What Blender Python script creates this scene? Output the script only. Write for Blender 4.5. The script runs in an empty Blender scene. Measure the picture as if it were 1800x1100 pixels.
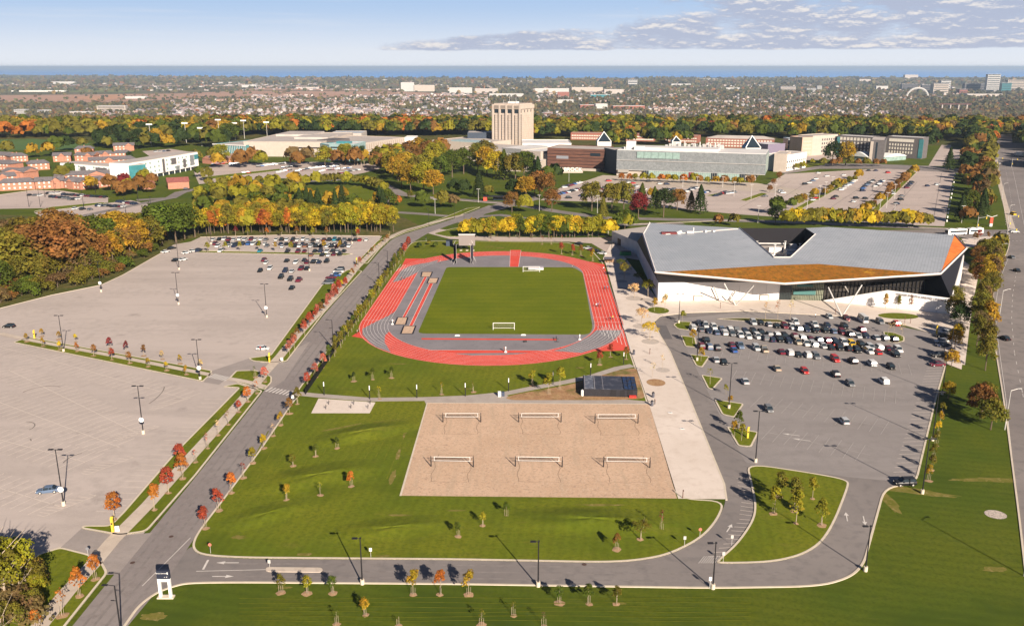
import bpy, bmesh, math, random
import numpy as np
from mathutils import Vector, Matrix
random.seed(7); rng = np.random.default_rng(7)
scene = bpy.context.scene
COL = scene.collection
R = math.radians

# ---------------------------------------------------------------- camera
CH, CF, CYH = 87.7, 1550.0, 117.0            # eye height (m), focal length and horizon row in 1800 px units
PITCH = math.atan((550 - CYH) / CF)
cam_d = bpy.data.cameras.new("camera"); cam = bpy.data.objects.new("camera", cam_d); COL.objects.link(cam)
cam.location = (0, 0, CH); cam.rotation_euler = (R(90) - PITCH, 0, 0)
cam_d.sensor_width = 36; cam_d.lens = 36 * CF / 1800; cam_d.clip_start = 1; cam_d.clip_end = 400000
scene.camera = cam
# ---------------------------------------------------------------- light and sky
SUN_EL = 25.0; SUN_AZ = (0.41, -0.91)         # direction towards the sun on the ground plane
az = math.atan2(SUN_AZ[0], SUN_AZ[1])         # from +Y towards +X
sd = bpy.data.lights.new("sun", 'SUN'); sd.energy = 5.0; sd.angle = R(0.5); sd.color = (1.0, 0.87, 0.73)
sun = bpy.data.objects.new("sun", sd); COL.objects.link(sun)
tos = Vector((math.sin(az) * math.cos(R(SUN_EL)), math.cos(az) * math.cos(R(SUN_EL)), math.sin(R(SUN_EL))))
sun.rotation_euler = (-tos).to_track_quat('-Z', 'Y').to_euler()
w = bpy.data.worlds.new("World"); scene.world = w; w.use_nodes = True
nt = w.node_tree; N = nt.nodes; L = nt.links
for n in list(N): N.remove(n)
out = N.new('ShaderNodeOutputWorld'); bg = N.new('ShaderNodeBackground'); bg.inputs[1].default_value = 0.05
sky = N.new('ShaderNodeTexSky'); sky.sky_type = 'NISHITA'; sky.sun_disc = False
sky.sun_elevation = R(SUN_EL); sky.sun_rotation = az; sky.altitude = 180; sky.air_density = 0.35; sky.dust_density = 0.05; sky.ozone_density = 4.0
def math_(op, a, b=None, c=None, clamp=False):
    m = N.new('ShaderNodeMath'); m.operation = op; m.use_clamp = clamp
    for i, v in enumerate((a, b, c)):
        if v is None: continue
        if isinstance(v, (int, float)): m.inputs[i].default_value = v
        else: L.new(v, m.inputs[i])
    return m.outputs[0]
tc = N.new('ShaderNodeTexCoord'); sp = N.new('ShaderNodeSeparateXYZ'); L.new(tc.outputs['Generated'], sp.inputs[0])
AZ = math_('ARCTAN2', sp.outputs[0], sp.outputs[1]); EL = math_('ARCSINE', sp.outputs[2])
def cnoise(sx, sy, dy, scale, det=8, rough=0.58):
    c = N.new('ShaderNodeCombineXYZ'); L.new(math_('MULTIPLY', AZ, sx), c.inputs[0]); L.new(math_('MULTIPLY', math_('ADD', EL, dy), sy), c.inputs[1])
    n = N.new('ShaderNodeTexNoise'); n.inputs['Scale'].default_value = scale; n.inputs['Detail'].default_value = det; n.inputs['Roughness'].default_value = rough
    L.new(c.outputs[0], n.inputs['Vector']); return n.outputs[0]
def smooth(x, a, b, lo=0., hi=1.):
    m = N.new('ShaderNodeMapRange'); m.interpolation_type = 'SMOOTHSTEP'; m.inputs[1].default_value = a; m.inputs[2].default_value = b
    m.inputs[3].default_value = lo; m.inputs[4].default_value = hi; L.new(x, m.inputs[0]); return m.outputs[0]
# cloud bank: low towards the north and north-east, thinning to the west
az_m = smooth(AZ, -0.34, -0.04)
el_lo = math_('MULTIPLY_ADD', smooth(AZ, -0.25, 0.10), 0.001, 0.0120)
el_rel = math_('SUBTRACT', EL, el_lo)
band = math_('MULTIPLY', smooth(el_rel, -0.001, 0.006), smooth(EL, 0.35, 0.9, 1.0, 0.2))
topm = math_('SUBTRACT', 1.0, math_('MULTIPLY', smooth(AZ, -0.05, 0.26, 1.0, 0.0), smooth(math_('MULTIPLY_ADD', AZ, -0.06, EL), 0.030, 0.046)))
n1 = cnoise(8, 27, 0.0, 1.5, 10, .66); n2 = cnoise(8, 27, 0.0030, 1.5, 10, .66); n3 = cnoise(3, 9, 3.0, 1.1, 4)
base = math_('MULTIPLY', math_('MULTIPLY', band, topm), az_m)
dens = math_('MULTIPLY_ADD', base, 0.62, math_('MULTIPLY_ADD', n3, 0.16, n1))
cov = smooth(dens, 1.0, 1.20)
lit = smooth(math_('SUBTRACT', n1, n2), 0.0, 0.10)
wisps = math_('MULTIPLY', smooth(cnoise(3, 60, 5.0, 1.2, 6), 0.5, 0.8), math_('MULTIPLY', smooth(EL, 0.0, 0.01), smooth(EL, 0.03, 0.3, 0.30, 0.10)))
mixc = N.new('ShaderNodeMix'); mixc.data_type = 'RGBA'; L.new(lit, mixc.inputs[0]); mixc.inputs[6].default_value = (4.9, 5.4, 6.9, 1); mixc.inputs[7].default_value = (9.3, 8.8, 8.5, 1)
# pale haze band that the air itself shows low over the horizon
hz = N.new('ShaderNodeMix'); hz.data_type = 'RGBA'; L.new(smooth(EL, 0.078, 0.15, 1.0, 0.0), hz.inputs[0]); L.new(sky.outputs[0], hz.inputs[6]); hg = N.new('ShaderNodeMix'); hg.data_type = 'RGBA'; L.new(smooth(EL, 0.0, 0.075), hg.inputs[0]); hg.inputs[6].default_value = (8.5, 8.9, 9.6, 1); hg.inputs[7].default_value = (4.6, 6.35, 9.0, 1); L.new(hg.outputs[2], hz.inputs[7])
m1 = N.new('ShaderNodeMix'); m1.data_type = 'RGBA'; L.new(wisps, m1.inputs[0]); L.new(hz.outputs[2], m1.inputs[6]); m1.inputs[7].default_value = (8.8, 8.9, 9.2, 1)
m2 = N.new('ShaderNodeMix'); m2.data_type = 'RGBA'; L.new(math_('MULTIPLY', cov, 0.9), m2.inputs[0]); L.new(m1.outputs[2], m2.inputs[6]); L.new(mixc.outputs[2], m2.inputs[7])
L.new(m2.outputs[2], bg.inputs[0]); L.new(bg.outputs[0], out.inputs[0])
vs = scene.view_settings; vs.view_transform = 'Standard'; vs.look = 'None'; vs.gamma = 1.0; vs.exposure = 0.92

# ---------------------------------------------------------------- helpers
_c, _s = math.cos(PITCH), math.sin(PITCH)
def G(px, py, z=0.0):
    """ground survey: photo point (1800x1100) -> metres on the level z"""
    u = (px - 900) / CF; v = (py - 550) / CF
    dx, dy, dz = u, _c - v * _s, -_s - v * _c
    t = (z - CH) / dz
    return Vector((dx * t, dy * t, z))
def ZH(py, Y):
    """height of a point seen at row py whose distance north is Y"""
    v = (py - 550) / CF; t = Y / (_c - v * _s)
    return CH + (-_s - v * _c) * t
ORD = ['first','second','third','fourth','fifth','sixth','seventh','eighth','ninth','tenth','eleventh','twelfth','thirteenth','fourteenth','fifteenth','sixteenth','seventeenth','eighteenth','nineteenth','twentieth']
def ordn(i):
    if i < 20: return ORD[i]
    n = i + 1
    return '%d%s' % (n, 'th' if 10 < n % 100 < 14 else {1: 'st', 2: 'nd', 3: 'rd'}.get(n % 10, 'th'))
MATS = {}
def mat(name, col, rough=0.8, var=0.0, scale=1.0, spec=0.3, metal=0.0, col2=None, detail=6, bump=0.0, obj=False, stretch=None, emis=None):
    if name in MATS: return MATS[name]
    m = bpy.data.materials.new(name); m.use_nodes = True; nt = m.node_tree; n = nt.nodes; l = nt.links
    p = n['Principled BSDF']; p.inputs['Roughness'].default_value = rough; p.inputs['Specular IOR Level'].default_value = spec; p.inputs['Metallic'].default_value = metal
    p.inputs['Base Color'].default_value = (*col, 1)
    src = None
    if obj:
        oi = n.new('ShaderNodeObjectInfo'); src = oi.outputs['Color']
    if var or col2:
        tc = n.new('ShaderNodeTexCoord'); mp = n.new('ShaderNodeMapping'); l.new(tc.outputs['Object'], mp.inputs[0])
        if stretch: mp.inputs['Scale'].default_value = stretch
        nz = n.new('ShaderNodeTexNoise'); nz.inputs['Scale'].default_value = scale; nz.inputs['Detail'].default_value = detail; nz.inputs['Roughness'].default_value = 0.6
        l.new(mp.outputs[0], nz.inputs['Vector'])
        mr = n.new('ShaderNodeMapRange'); mr.inputs[1].default_value = 0.3; mr.inputs[2].default_value = 0.7; l.new(nz.outputs[0], mr.inputs[0])
        mx = n.new('ShaderNodeMix'); mx.data_type = 'RGBA'; l.new(mr.outputs[0], mx.inputs[0])
        c2 = col2 or tuple(c * (1 - var) for c in col); c1 = col if col2 else tuple(c * (1 + var) for c in col)
        if src is not None:
            mu = n.new('ShaderNodeMix'); mu.data_type = 'RGBA'; mu.blend_type = 'MULTIPLY'; mu.inputs[0].default_value = 1
            mx.inputs[6].default_value = (1 - var,) * 3 + (1,); mx.inputs[7].default_value = (1 + var,) * 3 + (1,)
            l.new(src, mu.inputs[6]); l.new(mx.outputs[2], mu.inputs[7]); src = mu.outputs[2]
        else:
            mx.inputs[6].default_value = (*c2, 1); mx.inputs[7].default_value = (*c1, 1); src = mx.outputs[2]
        if bump:
            b = n.new('ShaderNodeBump'); b.inputs['Strength'].default_value = bump; l.new(nz.outputs[0], b.inputs['Height']); l.new(b.outputs[0], p.inputs['Normal'])
    if src is not None: l.new(src, p.inputs['Base Color'])
    if emis: p.inputs['Emission Color'].default_value = (*col, 1); p.inputs['Emission Strength'].default_value = emis
    MATS[name] = m; return m
def layered(name, stops, rough=0.85, spec=0.2, coord='Object'):
    """stops: list of (color, scale, lo, hi, stretch) mixed one over another by noise"""
    m = bpy.data.materials.new(name); m.use_nodes = True; nt = m.node_tree; n = nt.nodes; l = nt.links
    p = n['Principled BSDF']; p.inputs['Roughness'].default_value = rough; p.inputs['Specular IOR Level'].default_value = spec
    tc = n.new('ShaderNodeTexCoord'); cur = None
    for i, st in enumerate(stops):
        col, scale, lo, hi = st[:4]; sc = st[4] if len(st) > 4 else (1, 1, 1); rot = st[5] if len(st) > 5 else 0; k = st[6] if len(st) > 6 else 1.0
        if cur is None:
            rgb = n.new('ShaderNodeRGB'); rgb.outputs[0].default_value = (*col, 1); cur = rgb.outputs[0]; continue
        mp = n.new('ShaderNodeMapping'); l.new(tc.outputs[coord], mp.inputs[0]); mp.inputs['Scale'].default_value = sc; mp.inputs['Rotation'].default_value = (0, 0, rot); mp.inputs['Location'].default_value = (i * 13.7, i * 7.1, 0)
        nz = n.new('ShaderNodeTexNoise'); nz.inputs['Scale'].default_value = scale; nz.inputs['Detail'].default_value = 5; nz.inputs['Roughness'].default_value = 0.6; l.new(mp.outputs[0], nz.inputs['Vector'])
        mr = n.new('ShaderNodeMapRange'); mr.inputs[1].default_value = lo; mr.inputs[2].default_value = hi; mr.inputs[4].default_value = k; l.new(nz.outputs[0], mr.inputs[0])
        mx = n.new('ShaderNodeMix'); mx.data_type = 'RGBA'; l.new(mr.outputs[0], mx.inputs[0]); l.new(cur, mx.inputs[6]); mx.inputs[7].default_value = (*col, 1); cur = mx.outputs[2]
    l.new(cur, p.inputs['Base Color']); MATS[name] = m; return m
def stripes(m, period, rot, a=0.85, b=1.15, axis='X', sharp=False):
    """multiply the base colour by straight bands (mowing, standing seams)"""
    nt = m.node_tree; n = nt.nodes; l = nt.links; p = n['Principled BSDF']
    tc = n.new('ShaderNodeTexCoord'); mp = n.new('ShaderNodeMapping'); mp.inputs['Rotation'].default_value = (0, 0, rot); l.new(tc.outputs['Object'], mp.inputs[0])
    wv = n.new('ShaderNodeTexWave'); wv.wave_type = 'BANDS'; wv.bands_direction = axis; wv.inputs['Scale'].default_value = math.pi * 2 / (period * 20) ; wv.inputs['Distortion'].default_value = 0.0 if sharp else 0.8; wv.inputs['Detail'].default_value = 1; wv.inputs['Detail Scale'].default_value = 0.3
    if sharp: wv.wave_profile = 'SAW'
    l.new(mp.outputs[0], wv.inputs['Vector'])
    mr = n.new('ShaderNodeMapRange'); mr.inputs[1].default_value = 0.0 if not sharp else 0.75; mr.inputs[3].default_value = b; mr.inputs[4].default_value = a; l.new(wv.outputs[0], mr.inputs[0])
    vm = n.new('ShaderNodeVectorMath'); vm.operation = 'SCALE'
    src = p.inputs['Base Color'].links[0].from_socket if p.inputs['Base Color'].links else None
    if src: l.new(src, vm.inputs[0])
    else: vm.inputs[0].default_value = p.inputs['Base Color'].default_value[:3]
    l.new(mr.outputs[0], vm.inputs['Scale']); l.new(vm.outputs[0], p.inputs['Base Color']); return m

def tag(o, label=None, cat=None, group=None, kind=None):
    if label: o['label'] = label
    if cat: o['category'] = cat
    if group: o['group'] = group
    if kind: o['kind'] = kind
    return o
def empty(name, loc, rz=0, label=None, cat=None, group=None):
    o = bpy.data.objects.new(name, None); COL.objects.link(o); o.location = loc; o.rotation_euler = (0, 0, rz); o.empty_display_size = 0.5
    return tag(o, label, cat, group)
def mesh_obj(name, verts, faces, mats, parent=None, idx=None, smooth=False):
    me = bpy.data.meshes.new(name); me.from_pydata([tuple(v) for v in verts], [], faces); 
    for m in (mats if isinstance(mats, (list, tuple)) else [mats]): me.materials.append(m)
    if idx: me.polygons.foreach_set('material_index', idx)
    if smooth: me.polygons.foreach_set('use_smooth', [True] * len(me.polygons))
    me.update(); o = bpy.data.objects.new(name, me); COL.objects.link(o)
    if parent is not None: o.parent = parent
    return o
def link(name, me, parent=None, loc=(0, 0, 0), rz=0, scale=None):
    o = bpy.data.objects.new(name, me); COL.objects.link(o); o.location = loc; o.rotation_euler = (0, 0, rz)
    if scale: o.scale = scale
    if parent is not None: o.parent = parent
    return o
class MB:
    """collects solids into one mesh"""
    def __init__(s): s.v = []; s.f = []; s.m = []
    def add(s, vs, fs, m=0):
        b = len(s.v); s.v += [tuple(v) for v in vs]; s.f += [tuple(b + i for i in f) for f in fs]; s.m += [m] * len(fs); return s
    def box(s, c, d, rz=0, m=0, taper=1.0):
        x, y, z = [k / 2 for k in d]; P = []
        for dz, t in ((-z, 1), (z, taper)):
            for sx, sy in ((-1, -1), (1, -1), (1, 1), (-1, 1)):
                a, b = sx * x * t, sy * y * t
                P.append((c[0] + a * math.cos(rz) - b * math.sin(rz), c[1] + a * math.sin(rz) + b * math.cos(rz), c[2] + dz))
        return s.add(P, [(3, 2, 1, 0), (4, 5, 6, 7), (0, 1, 5, 4), (1, 2, 6, 5), (2, 3, 7, 6), (3, 0, 4, 7)], m)
    def tube(s, a, b, r0, r1=None, n=8, m=0, caps=True):
        a, b = Vector(a), Vector(b); r1 = r0 if r1 is None else r1; d = (b - a).normalized()
        u = d.cross(Vector((0, 0, 1)) if abs(d.z) < 0.9 else Vector((1, 0, 0))).normalized(); w = d.cross(u)
        P = [a + (u * math.cos(t) + w * math.sin(t)) * r0 for t in [2 * math.pi * k / n for k in range(n)]] + [b + (u * math.cos(t) + w * math.sin(t)) * r1 for t in [2 * math.pi * k / n for k in range(n)]]
        F = [(k, (k + 1) % n, n + (k + 1) % n, n + k) for k in range(n)]
        if caps: F += [tuple(range(n))[::-1], tuple(range(n, 2 * n))]
        return s.add(P, F, m)
    def prism(s, poly, z0, z1, m=0, mt=None):
        n = len(poly); P = [(p[0], p[1], z0) for p in poly] + [(p[0], p[1], z1) for p in poly]
        A = sum(poly[i][0] * poly[(i + 1) % n][1] - poly[(i + 1) % n][0] * poly[i][1] for i in range(n))
        if A < 0: P = P[:n][::-1] + P[n:][::-1]
        s.add(P, [(k, (k + 1) % n, n + (k + 1) % n, n + k) for k in range(n)], m)
        b = len(s.v) - 2 * n
        s.f += [tuple(b + i for i in range(n))[::-1], tuple(b + n + i for i in range(n))]; s.m += [m, m if mt is None else mt]; return s
    def build(s, name, mats, parent=None, smooth=False):
        return mesh_obj(name, s.v, s.f, mats, parent, s.m, smooth)
    def mesh(s, name, mats, smooth=False):
        me = bpy.data.meshes.new(name); me.from_pydata(s.v, [], s.f)
        for m in (mats if isinstance(mats, (list, tuple)) else [mats]): me.materials.append(m)
        me.polygons.foreach_set('material_index', s.m)
        if smooth: me.polygons.foreach_set('use_smooth', [True] * len(me.polygons))
        me.update(); return me

def ccw(p):
    n = len(p); return p if sum(p[i][0] * p[(i + 1) % n][1] - p[(i + 1) % n][0] * p[i][1] for i in range(n)) > 0 else p[::-1]
def offset(poly, d):
    poly = ccw(poly); n = len(poly); o = []
    for i in range(n):
        a, b, c = [Vector(poly[j][:2]) for j in (i - 1, i, (i + 1) % n)]
        e1, e2 = (b - a).normalized(), (c - b).normalized(); n1, n2 = Vector((-e1.y, e1.x)), Vector((-e2.y, e2.x))
        k = n1 + n2; k = k / max(k.dot(n1), 0.5) if k.length > 0.2 else n1
        o.append(b + k * d)
    return poly, o
def rnd(pts, r=3.0, steps=4):
    """round the corners of a ground polygon"""
    n = len(pts); o = []
    for i in range(n):
        a, b, c = Vector(pts[i - 1][:2]), Vector(pts[i][:2]), Vector(pts[(i + 1) % n][:2])
        d1, d2 = min(r, (a - b).length * .45), min(r, (c - b).length * .45)
        p, q = b + (a - b).normalized() * d1, b + (c - b).normalized() * d2
        for k in range(steps + 1):
            t = k / steps; o.append(p * (1 - t) ** 2 + b * 2 * t * (1 - t) + q * t * t)
    return o
def rnd_open(pts, r=6.0, steps=5):
    o = [Vector(pts[0][:2])]
    for i in range(1, len(pts) - 1):
        a, b, c = Vector(pts[i - 1][:2]), Vector(pts[i][:2]), Vector(pts[i + 1][:2]); d1, d2 = min(r, (a - b).length * .45), min(r, (c - b).length * .45)
        p, q = b + (a - b).normalized() * d1, b + (c - b).normalized() * d2
        for k in range(steps + 1): t = k / steps; o.append(p * (1 - t) ** 2 + b * 2 * t * (1 - t) + q * t * t)
    return o + [Vector(pts[-1][:2])]
def GP(pts, z=0.0): return [G(x, y, z) for x, y in pts]
def sheet(name, poly, z, m, kind='structure'):
    poly = ccw([(p[0], p[1]) for p in poly])
    o = mesh_obj(name, [(x, y, z) for x, y in poly], [tuple(range(len(poly)))], m); o['kind'] = kind; return o
def sheets(name, polys, z, m, kind='structure', parent=None):
    V = []; F = []
    for poly in polys:
        poly = ccw([(p[0], p[1]) for p in poly]); b = len(V); V += [(x, y, z) for x, y in poly]; F.append(tuple(range(b, b + len(poly))))
    o = mesh_obj(name, V, F, m, parent)
    if kind: o['kind'] = kind
    return o
KERBS = MB()
def island(name, poly, h, m, kerb=0.42, z0=-0.05):
    outer, inner = offset([(p[0], p[1]) for p in poly], kerb)
    o = MB().prism([tuple(p) for p in outer], z0, h).build(name, m); o['kind'] = 'structure'
    n = len(outer); P = [(p[0], p[1], z0) for p in outer] + [(p[0], p[1], h + 0.02) for p in outer] + [(p[0], p[1], h + 0.02) for p in inner] + [(p[0], p[1], z0) for p in inner]
    F = []
    for k in range(n):
        j = (k + 1) % n
        F += [(k, j, n + j, n + k), (n + k, n + j, 2 * n + j, 2 * n + k), (2 * n + k, 2 * n + j, 3 * n + j, 3 * n + k)]
    KERBS.add(P, F); return o
def ribbon(pts, w, closed=False):
    """centre line -> list of quads"""
    pts = [Vector(p[:2]) for p in pts]; n = len(pts); L_, R_ = [], []
    for i in range(n):
        a = pts[i - 1] if (i or closed) else pts[i]; b = pts[(i + 1) % n] if (i < n - 1 or closed) else pts[i]
        d = (b - a).normalized(); nn = Vector((-d.y, d.x)) * w / 2; L_.append(pts[i] + nn); R_.append(pts[i] - nn)
    out = []
    for i in range(n if closed else n - 1):
        j = (i + 1) % n; out.append([R_[i], R_[j], L_[j], L_[i]])
    return out
def ribbon_sheet(name, pts, w, z, m, closed=False, kind='structure'):
    """one strip of welded quads"""
    pts = [Vector(p[:2]) for p in pts]; q = ribbon(pts, w, closed)
    return sheets(name, q, z, m, kind)

# ---------------------------------------------------------------- materials
GRASS = layered('lawn_grass', [((0.110, 0.142, 0.010), 0, 0, 0), ((0.160, 0.172, 0.012), 0.03, 0.40, 0.62), ((0.068, 0.094, 0.007), 0.05, 0.54, 0.74), ((0.19, 0.155, 0.035), 0.06, 0.60, 0.78, (1, 2.2, 1), 0.3, 0.6), ((0.082, 0.105, 0.008), 1.3, 0.45, 0.75), ((0.15, 0.14, 0.02), 0.9, 0.58, 0.75, (.25, 1.5, 1), -.15, .6)], 0.9, 0.1)
stripes(GRASS, 2.1, R(8), 0.955, 1.045)
GRASS_DIM = layered('outer_grass_dimmed', [((0.070, 0.100, 0.009), 0, 0, 0), ((0.10, 0.118, 0.010), 0.03, 0.40, 0.62), ((0.045, 0.072, 0.008), 0.04, 0.50, 0.70), ((0.055, 0.08, 0.008), 1.3, 0.45, 0.75), ((0.115, 0.12, 0.018), 0.5, 0.6, 0.78, (.2, 1.5, 1), -1.3, .6)], 0.9, 0.1)  # lawn grass darkened outside the kerbs; light falloff put into its colour
stripes(GRASS_DIM, 2.6, R(-76), 0.94, 1.05)
FIELD = layered('sports_turf', [((0.112, 0.142, 0.005), 0, 0, 0), ((0.145, 0.165, 0.007), 0.05, 0.4, 0.65), ((0.092, 0.12, 0.005), 0.9, 0.5, 0.75)], 0.9, 0.1)
stripes(FIELD, 5.5, R(90), 0.95, 1.05)
ROUGH = layered('rough_ground', [((0.11, 0.10, 0.025), 0, 0, 0), ((0.07, 0.085, 0.02), 0.02, 0.4, 0.6), ((0.16, 0.12, 0.05), 0.05, 0.5, 0.7), ((0.05, 0.055, 0.015), 0.3, 0.45, 0.7)], 0.95, 0.1)
def asphalt(name, c, warm=1.0):
    k = lambda f: tuple(x * f for x in c)
    return layered(name, [(c, 0, 0, 0), (k(1.12), 0.02, 0.40, 0.62), (k(0.86), 0.035, 0.5, 0.72, (0.25, 1.6, 1)), (k(0.88), 0.35, 0.45, 0.75), (k(1.10), 0.012, 0.52, 0.62, (1, 3.5, 1), .2), (k(0.74), 0.12, 0.61, 0.74), (k(0.93), 0.05, 0.55, 0.7, (.2, 2.6, 1), -.25), (k(1.14), 3.0, 0.5, 0.8)], 0.88, 0.25)
LOT_L = asphalt('pale_asphalt', (0.43, 0.370, 0.335)); LOT_R = asphalt('grey_asphalt', (0.250, 0.226, 0.216)); LOT_N = asphalt('worn_asphalt', (0.44, 0.365, 0.325))
ROAD = layered('road_asphalt', [((0.225, 0.196, 0.188), 0, 0, 0), ((0.27, 0.238, 0.225), 0.03, 0.4, 0.62), ((0.185, 0.16, 0.15), 0.4, 0.5, 0.75), ((0.27, 0.235, 0.215), 2.5, 0.5, 0.8)], 0.85, 0.25)
LOOP = layered('loop_asphalt', [((0.20, 0.178, 0.168), 0, 0, 0), ((0.245, 0.218, 0.204), 0.03, 0.4, 0.62), ((0.165, 0.15, 0.144), 0.4, 0.5, 0.75)], 0.85, 0.25)
HWY = layered('highway_asphalt', [((0.20, 0.175, 0.165), 0, 0, 0), ((0.25, 0.22, 0.205), 0.03, 0.4, 0.62), ((0.15, 0.135, 0.13), 0.3, 0.5, 0.75)], 0.85, 0.25)
CONC = layered('concrete', [((0.50, 0.42, 0.345), 0, 0, 0), ((0.56, 0.48, 0.40), 0.15, 0.4, 0.65), ((0.42, 0.35, 0.29), 0.6, 0.5, 0.75)], 0.85, 0.2)
PLAZA = layered('plaza_concrete', [((0.64, 0.55, 0.475), 0, 0, 0), ((0.70, 0.61, 0.535), 0.06, 0.4, 0.65), ((0.58, 0.49, 0.415), 0.4, 0.5, 0.75), ((0.54, 0.45, 0.38), 0.09, 0.60, 0.75)], 0.8, 0.25)
PATHM = layered('path_asphalt', [((0.36, 0.31, 0.275), 0, 0, 0), ((0.41, 0.36, 0.32), 0.3, 0.4, 0.65)], 0.85, 0.2)
KERB = mat('kerb_concrete', (0.60, 0.52, 0.41), 0.8, 0.08, 0.5)
SAND = layered('court_sand', [((0.53, 0.365, 0.25), 0, 0, 0), ((0.60, 0.42, 0.295), 0.06, 0.4, 0.65), ((0.38, 0.265, 0.19), 1.6, 0.50, 0.70), ((0.47, 0.34, 0.24), 0.5, 0.5, 0.7, (1, .12, 1), 1.45), ((0.60, 0.46, 0.34), 2.2, 0.55, 0.7)], 0.95, 0.1)
PAINT = mat('road_paint', (0.60, 0.56, 0.52), 0.6, 0.12, 1.0); FAINT = mat('faded_paint', (0.60, 0.53, 0.47), 0.8, 0.10, 2.0); FAINT2 = mat('faded_paint_grey', (0.37, 0.34, 0.32), 0.8, 0.10, 2.0); TAR = mat('crack_sealant', (0.13, 0.115, 0.11), 0.7, 0.2, 1.0)
RED = layered('track_rubber_red', [((0.62, 0.070, 0.047), 0, 0, 0), ((0.70, 0.095, 0.065), 0.08, 0.4, 0.65), ((0.52, 0.055, 0.04), 0.5, 0.55, 0.75)], 0.85, 0.2)
GREY = layered('track_rubber_grey', [((0.205, 0.19, 0.20), 0, 0, 0), ((0.245, 0.225, 0.235), 0.08, 0.4, 0.65), ((0.165, 0.155, 0.165), 0.5, 0.55, 0.75)], 0.85, 0.2)
WLINE = mat('white_line', (0.78, 0.74, 0.70), 0.6)
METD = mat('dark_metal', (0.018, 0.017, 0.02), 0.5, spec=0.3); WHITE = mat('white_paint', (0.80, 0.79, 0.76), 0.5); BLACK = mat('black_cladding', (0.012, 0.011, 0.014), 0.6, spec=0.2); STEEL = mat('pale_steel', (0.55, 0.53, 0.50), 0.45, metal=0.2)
GLASS = mat('window_glass', (0.02, 0.03, 0.04), 0.15, spec=0.4); GLASSG = mat('green_glass', (0.25, 0.35, 0.32), 0.25, 0.25, 0.4, spec=0.6); TEAL = mat('teal_glass', (0.05, 0.20, 0.22), 0.2, 0.2, 0.3, spec=0.7)
BRICK = mat('orange_brick', (0.40, 0.185, 0.125), 0.9, 0.16, 0.8); BRICKR = mat('red_brick', (0.28, 0.11, 0.08), 0.9, 0.15, 0.8); SHING = mat('grey_shingle', (0.15, 0.135, 0.14), 0.9, 0.2, 0.7); SHINR = mat('red_shingle', (0.24, 0.08, 0.07), 0.9, 0.2, 0.7)
BEIGE = mat('beige_precast', (0.44, 0.38, 0.325), 0.85, 0.08, 0.3); TOWERM = mat('tower_concrete', (0.46, 0.385, 0.325), 0.85, 0.08, 0.2); ROOFP = mat('pale_roof', (0.43, 0.385, 0.35), 0.9, 0.12, 0.08); ROOFW = mat('white_roof', (0.62, 0.60, 0.58), 0.85, 0.08, 0.1); GREYW = mat('grey_cladding', (0.115, 0.105, 0.105), 0.8, 0.15, 0.6)
ZINC = layered('patterned_zinc', [((0.185, 0.20, 0.205), 0, 0, 0), ((0.235, 0.25, 0.255), 0.5, 0.4, 0.6), ((0.12, 0.13, 0.14), 1.5, 0.52, 0.66)], 0.45, 0.4)
COPPER = layered('brown_panels', [((0.115, 0.055, 0.04), 0, 0, 0), ((0.17, 0.08, 0.055), 0.2, 0.4, 0.65, (1, 1, 6))], 0.7, 0.3)
YEL = mat('yellow_enamel', (0.72, 0.50, 0.05), 0.5); TYRE = mat('tyre_rubber', (0.012, 0.012, 0.012), 0.85); BARK = mat('tree_bark', (0.13, 0.095, 0.065), 0.95, 0.2, 3.0); BARKL = mat('pale_bark', (0.36, 0.29, 0.21), 0.95, 0.15, 3.0); MULCH = mat('mulch', (0.36, 0.23, 0.13), 0.95, 0.25, 3.0)
PAINTC = mat('car_paint', (1, 1, 1), 0.38, obj=True, spec=0.3); PAINTO = mat('tinted_paint', (1, 1, 1), 0.6, obj=True); LENS = mat('lamp_lens', (0.75, 0.72, 0.65), 0.2, spec=0.6); TAIL = mat('tail_lens', (0.35, 0.01, 0.01), 0.25, spec=0.6)
def leafmat(name):
    m = bpy.data.materials.new(name); m.use_nodes = True; nt = m.node_tree; n = nt.nodes; l = nt.links; p = n['Principled BSDF']; p.inputs['Roughness'].default_value = 0.75; p.inputs['Specular IOR Level'].default_value = 0.15
    oi = n.new('ShaderNodeObjectInfo'); at = n.new('ShaderNodeAttribute'); at.attribute_name = 'tone'
    mu = n.new('ShaderNodeMix'); mu.data_type = 'RGBA'; mu.blend_type = 'MULTIPLY'; mu.inputs[0].default_value = 1; l.new(oi.outputs['Color'], mu.inputs[6]); l.new(at.outputs['Color'], mu.inputs[7])
    l.new(mu.outputs[2], p.inputs['Base Color'])
    tr = n.new('ShaderNodeBsdfTranslucent'); l.new(mu.outputs[2], tr.inputs[0]); ms = n.new('ShaderNodeMixShader'); ms.inputs[0].default_value = 0.36
    l.new(p.outputs[0], ms.inputs[1]); l.new(tr.outputs[0], ms.inputs[2]); l.new(ms.outputs[0], n['Material Output'].inputs[0]); MATS[name] = m; return m
LEAF = leafmat('foliage')
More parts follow.
